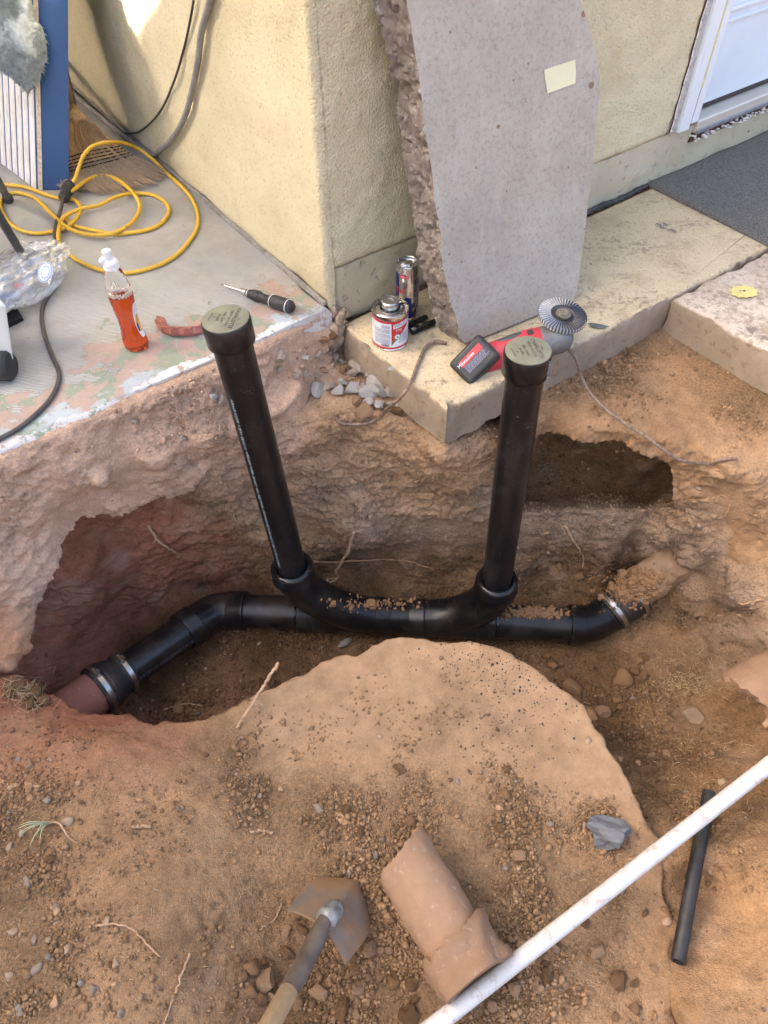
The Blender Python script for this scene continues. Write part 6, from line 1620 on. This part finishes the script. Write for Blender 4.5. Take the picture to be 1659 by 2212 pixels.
V = np.array(V); V = V + np.outer(fbm(V * 30, 3, 161) * .0012, nb_); I = np.arange(nu * nv_).reshape(nv_, nu); F1 = [tuple(q) for q in np.stack([I[:-1, :-1], I[:-1, 1:], I[1:, 1:], I[1:, :-1]], -1).reshape(-1, 4)]
n0 = len(V); F2 = [tuple(n0 + i for i in f)[::-1] for f in F1]; rim = list(I[0, :]) + list(I[1:, -1]) + list(I[-1, -2::-1]) + list(I[-2:0:-1, 0]); kk = len(rim)
mesh_obj('blade', np.vstack([V, V - nb_ * .005]), F1 + F2 + [(rim[(i + 1) % kk], rim[i], n0 + rim[i], n0 + rim[(i + 1) % kk]) for i in range(kk)], M_SHOV, sh, sharp=45)
mm = mid + nb_ * .030
mesh_obj('socket', *tube(spline([mm + ldir * .62 - nb_ * .002, mm + ldir * .30 + nb_ * .004, mm + nb_ * .006, S0 + hdir * .04, S0 + hdir * .13], 26), np.interp(np.linspace(0, 1, 26), [0, .25, .5, .75, 1], [.004, .013, .0175, .0168, .0175]), 20), M_SOCK, sh, sharp=50)
mesh_obj('worn_patch', *tube(spline([mm + ldir * .50 + nb_ * .003, mm + ldir * .25 + nb_ * .0075, mm + nb_ * .0085 - ldir * .02], 10), [.006, .014, .017, .019, .020, .0205, .021, .0212, .021, .012], 16), M_BARE, sh)
def handle_wood():
    n = NT('pale_handle_wood'); st = n.noise(30, 6, .6, n.map(rot=(.9, .2, -.5), scale=(4, 4, .3)))
    return n.out(n.mix(st, (.46, .31, .16), (.68, .51, .30)), .55, n.bump(st, .2, .002))
mesh_obj('handle', *tube([S0 + hdir * .125, S0 + hdir * .62], .0166, 22), handle_wood(), sh)
# ================================================================= STONES, CLODS, ROOTS
vis = near & ~HID & (TP[:, 0] > -1.0) & (TP[:, 0] < 1.25) & (TP[:, 1] > .0) & (TP[:, 1] < 1.75)
# not under slabs
rel = TP - C0
sB_, sN_ = rel @ DB, rel @ NB
vis &= ~((sN_ < .02) | ((sN_ < .33) & (sB_ > .02) & (sB_ < .80)) | ((sB_ > .82) & (sN_ < 1.0) & (TP[:, 2] > -.13) & ((TP - sC) @ dR > 0) & ((TP - sC) @ uB > 0)))
vi = np.where(vis)[0]
dens = DENSV[vi]
# vertex area weights
ar = AREA[vi]
flatw = np.clip(N1[vi, 2] * 1.4 - .25, .10, 1)
clump = np.clip(fbm(TP[vi] * 6, 4, 201, gain=.65) * 2.2 + .40, .05, 1) ** 1.4
wgt = dens ** 1.2 * ar * flatw * clump; wgt /= wgt.sum()
bm = bmesh.new(); bmesh.ops.create_icosphere(bm, subdivisions=1, radius=1.0)
IV = np.array([v.co[:] for v in bm.verts]); IF = np.array([[v.index for v in f.verts] for f in bm.faces]); bm.free()
bm = bmesh.new(); bmesh.ops.create_cube(bm, size=1.5); bmesh.ops.bevel(bm, geom=bm.verts[:], offset=.45, segments=1, affect='VERTICES'); bmesh.ops.triangulate(bm, faces=bm.faces[:])
KV = np.array([v.co[:] for v in bm.verts]); KF = np.array([[v.index for v in f.verts] for f in bm.faces]); bm.free()
def scatter(name, N, size_fn, base_v, base_f, mat, seed, pick=None, tint=(1, 1, 1), own=None, sink=.25, smooth=False):
    rg = np.random.default_rng(seed)
    ids = rg.choice(vi, size=N, p=wgt if pick is None else pick); P = TP[ids] + rg.normal(0, .002, (N, 3)) * [1, 1, 0]
    r = size_fn(rg, N); nvb = len(base_v)
    A = rg.normal(size=(N, 3, 3)); Qm, _ = np.linalg.qr(A)
    sc = rg.uniform(.55, 1.25, (N, 1, 3)); jit = rg.uniform(.75, 1.2, (N, nvb, 1))
    V = (base_v[None] * jit * sc) @ Qm
    V = V * r[:, None, None] + P[:, None] + N1[ids][:, None] * (r * (.62 - sink))[:, None, None]
    Fc = (base_f[None] + (np.arange(N) * nvb)[:, None, None]).reshape(-1, 3)
    c = TC[ids] * np.array(tint) * rg.uniform(.50, 1.20, (N, 1)) if own is None else np.array(own)[rg.integers(0, len(own), N)] * rg.uniform(.8, 1.2, (N, 1))
    me = bpy.data.meshes.new(name); me.vertices.add(N * nvb); me.vertices.foreach_set('co', V.reshape(-1))
    me.loops.add(Fc.size); me.loops.foreach_set('vertex_index', Fc.ravel().astype(np.int32)); me.polygons.add(len(Fc)); me.polygons.foreach_set('loop_start', np.arange(0, Fc.size, 3, dtype=np.int32))
    me.update(calc_edges=True)
    a = me.color_attributes.new('soil', 'FLOAT_COLOR', 'POINT'); cc_ = np.repeat(np.hstack([np.clip(c, .02, .8), np.ones((N, 1))]), nvb, 0); a.data.foreach_set('color', cc_.ravel())
    if smooth: me.polygons.foreach_set('use_smooth', np.ones(len(Fc), bool))
    o = bpy.data.objects.new(name, me); COL.objects.link(o); me.materials.append(mat); return o
n = NT('crumb_soil'); M_CRUMB = n.out(n.mix(1.0, n.attr('soil'), n.ramp(n.noise(300, 3), [(.3, .8), (.7, 1.15)]), 'MULTIPLY'), .95, n.bump(n.noise(500, 3), .5, .001), Specular_IOR_Level=.15)
o = scatter('soil_crumbs', 70000, lambda g, N: np.clip(g.lognormal(math.log(.0022), .46, N), .0009, .0080), IV, IF, M_CRUMB, 1)
tag(o, 'loose soil crumbs and grit strewn over the ground', 'soil crumbs', kind='stuff')
o = scatter('small_clods', 6500, lambda g, N: np.clip(g.lognormal(math.log(.0042), .32, N), .0028, .0085), IV, IF, M_CRUMB, 5, pick=(lambda w: w / w.sum())(wgt * dens ** 1.5))
tag(o, 'pea-sized soil clods littering the loose ground', 'soil crumbs', kind='stuff')
o = scatter('gravel', 1500, lambda g, N: np.clip(g.lognormal(math.log(.0033), .42, N), .0014, .0085), IV, IF, M_CRUMB, 2, own=[(.33, .22, .13), (.36, .25, .16), (.27, .165, .095), (.21, .17, .14), (.36, .235, .135)], smooth=True)
tag(o, 'pale pebbles and gravel bits mixed into the soil', 'gravel', kind='stuff')
# black cutting flakes on the plateau
pf = np.array([hit(x, y) for x, y in zip(np.concatenate([rng.normal(1080, 60, 330), rng.normal(1130, 75, 260), rng.normal(1000, 60, 90)]), np.concatenate([rng.normal(1450, 45, 330), rng.normal(1560, 55, 260), rng.normal(1420, 20, 90)]))])
pf = pf[(pf[:, 2] > -.52)]
fl_ = MB()
for P in pf:
    r = rng.lognormal(math.log(.0011), .45); Vr = KV * rng.uniform(.6, 1.3, 3) * r; fl_.add(Vr + P, [tuple(f) for f in KF])
o = fl_.build('plastic_flakes', plain('black_flakes', (.02, .02, .022), .7), smooth=False); tag(recenter(o), 'black plastic cutting flakes scattered on the flat soil', 'flakes', kind='stuff')
# ---- clods one can pick out: individuals that share a few meshes
CLODS = []
LM = [('shovel blade', Wz(700, 1990, -.45)), ('loose clay pipe', Wz(930, 1960, -.45)), ('clay bell end', Wz(1040, 2080, -.45)), ('white pipe', Wz(1150, 2020, -.45)), ('far stretch of the white pipe', Wz(1500, 1760, -.45)), ('end of the black pipe', Wz(1465, 2078, -.47)), ('grey rock', Wz(1318, 1800, -.46)), ('flat plateau of soil', Wz(1000, 1560, -.46)), ('leaning stick', Wz(520, 1580, -.47)), ('grass sprout', Wz(90, 1800, -.37)), ('left soil hump', Wz(330, 1800, -.39)), ('shovel handle', Wz(620, 2150, -.42)), ('gravel at the left', Wz(60, 2050, -.34)), ('long thin root on the left hump', Wz(380, 2130, -.38)),
      ('right elbow of the drain', Wz(1290, 1400, -.8)), ('straw litter in the trench', Wz(1480, 1480, -.75)), ('broken clay stub', Wz(1580, 1560, -.65)), ('left coupling', Wz(270, 1500, -.78)), ('middle fittings', Wz(860, 1360, -.82)), ('right riser', Wz(1120, 1250, -.8)), ('pit in the terrace', Wz(1300, 1050, -.5)), ('landing edge', Wz(1300, 820, -.12)), ('pale slab edge', Wz(1560, 830, -.12)), ('braided wire end', Wz(1590, 990, -.2)), ('rubble heap', Wz(800, 850, -.12)), ('porch edge', Wz(400, 870, -.05)), ('house corner', Wz(720, 740, -.06)), ('tip of the landing corner', Wz(960, 960, -.15)), ('root clump at the left rim', Wz(50, 1500, -.42))]
def near_what(P): return min(LM, key=lambda q: np.linalg.norm((np.asarray(P) - q[1]) * [1, 1, .7]))[0]
TONE = {'clod_soil': 'brown', 'clod_soil_pale': 'pale tan', 'clod_soil_dark': 'dark moist', 'grey_pebble': 'grey', 'tan_pebble': 'tan', 'orange_pebble': 'orange-brown', 'fresh_broken_concrete': 'grey', 'dusty_broken_concrete': 'dusty tan'}
def size_word(r): return 'tiny' if r < .0095 else 'small' if r < .014 else 'medium-sized' if r < .020 else 'large'
def soil_rock_mat(name, base):
    n = NT(name); c = n.mix(n.noise(40, 6, .65), tuple(b * .65 for b in base), tuple(min(1, b * 1.3) for b in base))
    return n.out(c, .95, n.bump(n.noise(110, 6, .65), .8, .004), Specular_IOR_Level=.15)
M_CL = [soil_rock_mat('clod_soil', (.30, .175, .09)), soil_rock_mat('clod_soil_pale', (.38, .24, .14)), soil_rock_mat('clod_soil_dark', (.20, .115, .058))]
protos = []
for k in range(9):
    V, Fc = rock_mesh(1.0, 400 + k, 2, (1, rng.uniform(.7, 1), rng.uniform(.55, .85)), .32)
    me = bpy.data.meshes.new('dirt_clod'); me.from_pydata([tuple(p) for p in V], [], Fc); me.polygons.foreach_set('use_smooth', [k % 3 == 0] * len(me.polygons)); me.materials.append(M_CL[k % 3]); protos.append(me)
def clod(P, r, label, group, cat='clod', me=None, name='dirt_clod', tilt=True):
    o = bpy.data.objects.new(name, me or random.choice(protos)); COL.objects.link(o)
    o.location = tuple(P); o.scale = (r, r, r); o.rotation_euler = (random.uniform(-.6, .6), random.uniform(-.6, .6), random.uniform(0, 6.28))
    m_ = o.data.materials[0].name.split('.')[0]; w_ = near_what(P)
    label = '%s %s %s by the %s' % (size_word(r), TONE.get(m_, 'brown'), {'clod': 'clod of soil', 'pebble': 'pebble', 'rubble': 'chunk of broken concrete'}[cat], w_)
    return tag(o, label, cat, group and ('%ss by the %s' % ({'clod': 'soil clod', 'pebble': 'pebble', 'rubble': 'concrete chunk'}[cat], w_)))
rg = np.random.default_rng(12)
wc_ = dens ** 2.2 * ar * np.clip(N1[vi, 2] * 2 - 1, 0, 1) * clump ** 2; wc_ /= wc_.sum()
used = []
for i in rg.choice(vi, size=2000, p=wc_):
    if len(used) >= 120: break
    P = TP[i]; r = float(np.clip(rg.lognormal(math.log(.0085), .42), .0055, .024))
    if any(np.linalg.norm(P - u[0]) < (r + u[1]) * .9 for u in used): continue
    if P[2] < -.6 and P[1] > 1.0 and P[0] < .3: continue
    used.append((P, r)); deep = P[2] < -.57; upper = P[2] > -.28
    lab, grp = (('brown lump of soil lying on the trench floor', 'soil lumps on the trench floor') if deep else ('small lump of soil beside the concrete landing', 'soil lumps beside the landing') if upper else ('brown clod of soil lying on the loose ground before the trench', 'soil clods on the loose ground'))
    clod(P + N1[i] * r * .25, r, lab, grp)
# bigger clods placed where the photograph has them
for x, y, r in ((1345, 1470, .036), (1235, 1490, .042), (1300, 1540, .022), (1195, 1440, .020), (1380, 1430, .016), (1275, 1440, .018), (1235, 1350, .02), (1330, 1510, .02), (1250, 1245, .022), (1210, 1225, .018), (1285, 1230, .020), (1190, 1260, .016)):
    P = hit(x, y, r * .3); clod(P, r, 'large crumbly lump of moist soil beside the right-hand drain pipe', 'large moist lumps by the pipe')
for x, y, r in ((570, 2120, .022), (740, 2180, .026), (620, 2060, .018), (545, 2090, .02), (690, 2150, .020), (770, 2100, .016), (1110, 2140, .022), (1180, 2110, .020), (1290, 2060, .018), (1190, 2030, .016), (1340, 2120, .02), (1260, 1990, .014), (1120, 1850, .016), (700, 1800, .013), (800, 2050, .015), (850, 2120, .018), (880, 2190, .022)):
    P = hit(x, y, r * .25); clod(P, r, 'fist-sized clod of dug-up soil near the shovel or white pipe', 'big clods near the shovel and white pipe')
rg2 = np.random.default_rng(44)
for x0_, x1_, y0_, y1_, nn_, r0_, r1_ in ((1090, 1400, 1395, 1560, 40, .008, .020), (1130, 1330, 1215, 1290, 16, .008, .017), (520, 900, 1960, 2210, 44, .008, .018), (1040, 1440, 1930, 2200, 24, .007, .014)):
    for _ in range(nn_):
        x, y, r = rg2.uniform(x0_, x1_), rg2.uniform(y0_, y1_), rg2.uniform(r0_, r1_)
        P = hit(x, y, r * .22)
        if P[2] > -.46 and y0_ < 1600 and y0_ > 1300: continue
        clod(P, r, '', 'x', me=protos[int(rg2.integers(0, 3)) * 3 + (2 if y0_ < 1600 else int(rg2.integers(0, 3)))])
# pebbles
M_PEB = [plain('grey_pebble', (.27, .21, .155), .85, var=.4, vs=60, bump=.5, dirt=(.30, .19, .11), dirtamt=.45), plain('tan_pebble', (.40, .28, .18), .85, var=.35, vs=50, bump=.5, dirt=(.30, .19, .11), dirtamt=.45), plain('orange_pebble', (.40, .235, .125), .75, var=.25, vs=50, bump=.3)]
pprot = []
for k in range(6):
    V, Fc = rock_mesh(1.0, 500 + k, 2, (1.15, .85, .6), .34, ang=True)
    me = bpy.data.meshes.new('pebble'); me.from_pydata([tuple(p) for p in V], [], Fc); me.polygons.foreach_set('use_smooth', [True] * len(me.polygons)); me.materials.append(M_PEB[k % 3]); pprot.append(me)
for x, y, r in ((145, 1775, .016), (65, 1700, .012), (40, 1640, .011), (100, 1730, .013), (20, 1830, .011), (60, 1905, .014), (230, 1990, .010), (30, 2010, .012), (150, 2050, .013), (80, 2090, .014), (200, 2140, .012), (45, 1800, .012), (25, 1700, .010), (110, 1640, .010), (170, 1690, .009), (20, 2110, .012), (120, 1960, .012), (75, 2030, .010), (690, 1748, .015), (740, 1775, .014), (820, 1590, .009), (1270, 1600, .011), (990, 1690, .010), (1080, 1745, .010), (1190, 1780, .012), (650, 2110, .014), (660, 2060, .012), (755, 1890, .010), (560, 1720, .010), (930, 1730, .009), (1380, 1650, .010), (1340, 1640, .009), (1560, 1690, .013), (1440, 1990, .012), (250, 2080, .011), (120, 2160, .013), (260, 2190, .012), (40, 2180, .014), (1510, 1055, .012), (1180, 1150, .010), (560, 1390, .009)):
    r *= .85
    me = random.choice(pprot); clod(hit(x, y, r * .08), r, 'smooth small pebble lying on the soil', 'pebbles on the soil', 'pebble', me, 'pebble')
# ---- concrete rubble below the landing
M_RUB1 = [plain('fresh_broken_concrete', (.37, .35, .32), .9, var=.3, vs=70, bump=.7, bs=130), plain('dusty_broken_concrete', (.34, .28, .22), .9, var=.3, vs=70, bump=.7, bs=130)]
rprot = []
for k in range(6):
    V, Fc = rock_mesh(1.0, 600 + k, 3, (1.1, .85, .7), .16, cut=(.30, .62))
    me = bpy.data.meshes.new('rubble'); me.from_pydata([tuple(p) for p in V], [], Fc); me.materials.append(M_RUB1[k % 2]); rprot.append(me)
for x, y, r in ((777, 800, .026), (795, 818, .020), (812, 830, .030), (838, 822, .026), (855, 835, .030), (848, 850, .026), (825, 852, .022), (800, 848, .020), (780, 842, .018), (762, 846, .020), (745, 832, .014), (735, 848, .018), (713, 838, .018), (690, 838, .020), (870, 852, .026), (885, 845, .018), (815, 872, .016), (845, 876, .014), (600, 768, .016), (660, 770, .012), (685, 765, .010), (725, 778, .014), (598, 800, .012), (640, 812, .012), (655, 808, .009), (760, 812, .016), (790, 868, .014), (868, 870, .016), (895, 870, .012), (455, 855, .010), (480, 862, .012), (905, 890, .012), (920, 905, .010), (285, 908, .009), (765, 770, .010), (740, 785, .010)):
    r *= 1.35
    clod(hit(x, y, r * .45), r, 'angular chunk of broken grey concrete in the rubble under the landing', 'concrete rubble under the landing', 'rubble', random.choice(rprot), 'concrete_rubble')
clod(Wz(845, 795, .006), .009, 'single crumb of grey concrete on the landing in front of the tin', None, 'rubble', rprot[0], 'concrete_rubble')
# brown clods of the same heap
for x, y, r in ((845, 760, .02), (700, 735, .014), (720, 725, .014), (735, 750, .016), (755, 762, .018), (740, 800, .016), (700, 800, .012), (790, 885, .028), (820, 895, .020), (770, 870, .022), (860, 890, .02), (880, 880, .018), (940, 925, .016), (955, 940, .014), (925, 920, .014)):
    clod(hit(x, y, r * .25), r, 'crumbly brown soil lump among the rubble under the landing', 'soil lumps among the rubble')
# ---- grey rock
V, Fc = rock_mesh(1.0, 78, 4, (.056, .036, .040), .30)
rp = hit(1318, 1800, .016); V[:, 2] += .006 * np.sin(V[:, 0] * 60)
n = NT('grey_rock'); c = n.mix(n.noise(20, 6, .65, n.map(scale=(1, 3, 3))), (.085, .09, .10), (.21, .215, .225))
ge = n.new('NewGeometry'); up = n.step(n.math('ADD', n.sep(ge.outputs['Normal'])[2], n.math('MULTIPLY', n.noise(14, 5), .5)), 1.05, 1.2); c = n.mix(up, c, n.mix(n.noise(50, 5), (.24, .155, .09), (.38, .28, .20)))
o = mesh_obj('grey_rock', V, Fc, n.out(c, .85, n.bump(n.noise(80, 6), .6, .004)), smooth=True, sharp=28); o.location = tuple(rp); o.rotation_euler = (0, 0, -.25); tag(o, 'angular blue-grey rock with a brown crust on the loose soil', 'rock')
V, Fc = rock_mesh(1.0, 89, 3, (.035, .03, .022), .2); o = mesh_obj('grey_stone', V, Fc, plain('buried_grey_stone', (.22, .15, .095), .92, var=.25, vs=30, bump=.5), smooth=True); o.location = tuple(hit(1500, 1555, .006)); tag(o, 'rounded grey stone half buried in front of the broken clay stub', 'stone')
V, Fc = rock_mesh(1.0, 92, 2, (.030, .014, .012), .25); o = mesh_obj('grey_stone', V, Fc, plain('flat_grey_stone', (.25, .22, .19), .92, var=.25, vs=30, bump=.5), smooth=False); o.location = tuple(hit(745, 1392, .006)); o.rotation_euler = (0, 0, .9); tag(o, 'flat grey stone lying under the middle of the drain pipe', 'stone')
# ---- roots and sticks
M_ROOT = plain('pale_root', (.42, .27, .16), .8, var=.3, vs=60, bump=.5, bs=150); M_ROOTD = plain('brown_root', (.34, .20, .11), .85, var=.3, vs=60, bump=.5, bs=150)
def root(pts, r0, r1, label, mat=M_ROOT, cat='root', twigs=(), lifts=None, world=False):
    W = [np.asarray(p) if world else hit(p[0], p[1], (lifts[i] if lifts else .006)) for i, p in enumerate(pts)]
    S = spline(W, 34); S[1:-1] += rng.normal(0, .0010, S[1:-1].shape)
    mb = MB(); mb.add(*tube(S, np.linspace(r0, r1, 34) * (1 + .15 * np.sin(np.arange(34) * 1.3)), 7))
    for (i, dx, dy, dz) in twigs:
        mb.add(*tube(spline([S[i], S[i] + np.array([dx, dy, dz]) * .5 + rng.normal(0, .002, 3), S[i] + np.array([dx, dy, dz])], 8), np.linspace(r1 * .8, r1 * .3, 8), 5))
    o = mb.build('root', mat); return tag(recenter(o), label, cat)
yw = hit(740, 1180)[1]
root([(320, 1133), (335, 1148), (352, 1165), (368, 1180), (382, 1198)], .0042, .0022, 'pale curved root sticking out of the left trench wall', twigs=((8, -.01, -.01, -.015),), lifts=[0, .012, .018, .02, .022])
root([(764, 1146), (745, 1178), (728, 1205), (715, 1225), (706, 1250)], .0060, .0030, 'forked root hanging from the trench wall before the left riser', twigs=((26, -.03, 0, .004), (30, -.015, -.01, -.02), (33, .012, -.01, -.03)), lifts=[0, .03, .05, .06, .07])
root([(700, 1255), (712, 1272), (720, 1280), (714, 1290)], .0035, .0028, 'short orange root tip resting on the left sweep fitting', M_ROOT, lifts=[0, 0, 0, 0], world=False) if False else None
tS = Wy(706, 1252, yw - .075)
root([tS, Wy(712, 1268, yw - .10), Wy(722, 1280, yw - .125), Wy(714, 1291, yw - .13)], .0032, .0026, 'short orange root tip dangling above the left sweep fitting', M_ROOT, world=True, twigs=((20, .01, 0, .002),))
root([(676, 1213), (720, 1211), (770, 1208), (830, 1206), (880, 1210), (910, 1219), (940, 1228)], .0036, .0022, 'long thin root lying along the foot of the trench wall', M_ROOTD)
root([(1220, 1134), (1232, 1150), (1245, 1172), (1255, 1195), (1262, 1216)], .0040, .0016, 'thin root hanging down the wall under the pit', lifts=[0, .008, .012, .016, .02])
root([(1578, 1088), (1572, 1105), (1556, 1125), (1545, 1160), (1520, 1190), (1498, 1203)], .0018, .0010, 'hair-thin branching root on the right bank', twigs=((18, -.02, -.01, -.02), (26, .02, -.01, -.02)), lifts=[.003] * 6)
root([(1588, 1304), (1610, 1303), (1632, 1298), (1654, 1293)], .0032, .0022, 'pale root poking out of the right bank above the clay stub')
root([(1560, 1315), (1590, 1325), (1610, 1336)], .0016, .0010, 'tiny root curling out of the bank above the straw', lifts=[.003] * 3)
root([(502, 1108), (508, 1122), (517, 1140)], .0022, .0012, 'short rootlet on the trench wall left of the left riser', lifts=[.003] * 3)
root([(355, 1535), (390, 1524), (415, 1522), (435, 1526)], .0028, .0014, 'crooked rootlet lying at the near edge of the trench', lifts=[.006] * 4, twigs=((12, .01, .01, .012),))
stp = hit(512, 1572, .004); ste = stp + np.array([.058, .10, .075])
for q in np.linspace(.0, .2, 1): pass
ste = Wy(602, 1432, stp[1] + .12)
root([stp, stp + (ste - stp) * .3 + [.002, 0, .004], stp + (ste - stp) * .65 - [.002, 0, .003], ste], .0030, .0042, 'split pale stick leaning over the near edge of the trench', M_ROOT, 'stick', world=True, twigs=((10, .02, .0, -.012), (14, .018, -.01, -.01)))
root([(212, 2000), (255, 1998), (290, 2012), (320, 2045), (345, 2068)], .0022, .0016, 'thin pale root lying on the gravel at the left', lifts=[.004] * 5)
root([(408, 2060), (385, 2120), (365, 2180), (350, 2230)], .0024, .0018, 'long thin root running down the left soil hump', lifts=[.004] * 4)
root([(540, 1800), (560, 1795), (590, 1800)], .0030, .0026, 'splinter of wood lying on the loose soil', M_ROOT, 'stick', lifts=[.006] * 3)
root([(610, 1952), (590, 1990), (560, 2010)], .0014, .001, 'fine rootlet by the shovel blade', lifts=[.005] * 3)
root([(285, 1790), (310, 1789), (325, 1790)], .0034, .0034, 'short wood splinter on the left soil hump', M_ROOT, 'stick', lifts=[.006] * 3)
# ---- grass sprout, root clump with straw, straw litter
sp = thing('grass_sprout', 'pale uprooted grass sprout with a thin root on the gravel', 'grass', hit(85, 1795)); M_GR = plain('pale_green_grass', (.45, .46, .28), .7, var=.2)
b_ = hit(105, 1780, .006)
for k in range(11):
    e_ = hit(105 - rng.uniform(10, 70), 1780 + rng.uniform(10, 55), rng.uniform(.006, .03)); mesh_obj('blade', *tube(spline([b_, (b_ + e_) / 2 + [0, 0, .014], e_], 8), [.0018, .0017, .0015, .0013, .0011, .0009, .0006, .0003], 5), M_GR, sp)
mesh_obj('root', *tube(spline([b_, hit(130, 1785, .010), hit(150, 1810, .005), hit(170, 1825, .004)], 20), np.linspace(.0026, .0008, 20), 6), M_ROOT, sp)
def litter(name, pts, L, label, cat, mat, w=.0008):
    mb = MB()
    for P in pts:
        a = rng.uniform(0, 6.283); d = np.array([math.cos(a), math.sin(a), rng.normal(0, .25)]) * rng.uniform(.4, 1) * L; mb.add(*tube([P - d / 2, P + d * .1 + [0, 0, rng.uniform(0, .002)], P + d / 2], w, 4))
    o = mb.build(name, mat); return tag(recenter(o), label, cat, kind='stuff')
M_DRY = plain('dry_straw', (.42, .31, .17), .8, var=.35, vs=200)
litter('straw_litter', [hit(x, y, .003) for x, y in list(zip(rng.normal(1480, 40, 170), rng.normal(1478, 18, 170))) + list(zip(rng.normal(1460, 60, 60), rng.normal(1430, 16, 60))) + list(zip(rng.uniform(1400, 1640, 60), rng.uniform(1580, 1760, 60)))], .020, 'dry straw litter on the right trench floor', 'straw', M_DRY)
litter('root_fibres', [hit(x, y, rng.uniform(.003, .018)) for x, y in list(zip(rng.normal(45, 28, 120), rng.normal(1500, 20, 120)))], .035, 'tangle of fine root fibres in a dark clod at the left rim', 'roots', M_DRY, .0006)
litter('straw_litter', [hit(x, y, .003) for x, y in list(zip(rng.uniform(10, 1400, 260), rng.uniform(1640, 2200, 260)))], .016, 'bits of straw strewn over the loose soil in front', 'straw', M_DRY, .0006)
for k, (x, y, r) in enumerate(((40, 1485, .020), (70, 1500, .024), (95, 1520, .018), (20, 1500, .018), (60, 1525, .016))): clod(hit(x, y, r * .2), r, 'dark clod matted with roots at the left rim of the trench', 'root-matted clods at the left rim', me=protos[2 + 3 * (k % 2)])
# ---- soil that fell on the pipes (right run, right coupling)
def pipe_soil(x0, x1, y0, y1, N, seed, name, label, parent=system):
    rg = np.random.default_rng(seed); mb = MB(); dg = bpy.context.evaluated_depsgraph_get(); dg.update(); k = 0
    for _ in range(N * 3):
        if k >= N: break
        x, y = rg.normal((x0 + x1) / 2, (x1 - x0) / 4), rg.normal((y0 + y1) / 2, (y1 - y0) / 4)
        ok, loc, nn, i, ob, mtx = SC.ray_cast(dg, Vector(CAM), Vector(ray(x, y)).normalized())
        if not ok or ob.name.startswith('ground') or abs(nn.z) < .35: continue
        r = rg.lognormal(math.log(.0030), .5); mb.add(KV * rg.uniform(.6, 1.3, 3) * r + np.array(loc) + np.array([0, 0, r * .3]), [tuple(f) for f in KF]); k += 1
    if not k: return
    o = mb.build(name, M_CL[0], smooth=False); tag(recenter(o), label, 'soil crumbs', kind='stuff')
pipe_soil(1080, 1215, 1312, 1335, 420, 31, 'fallen_soil', 'crumbs of soil lying on the right run pipe')
pipe_soil(1300, 1440, 1225, 1305, 900, 32, 'fallen_soil', 'crumbs of soil heaped on the right coupling and clay pipe')
pipe_soil(690, 900, 1290, 1320, 160, 33, 'fallen_soil', 'dusting of soil on the middle fittings')
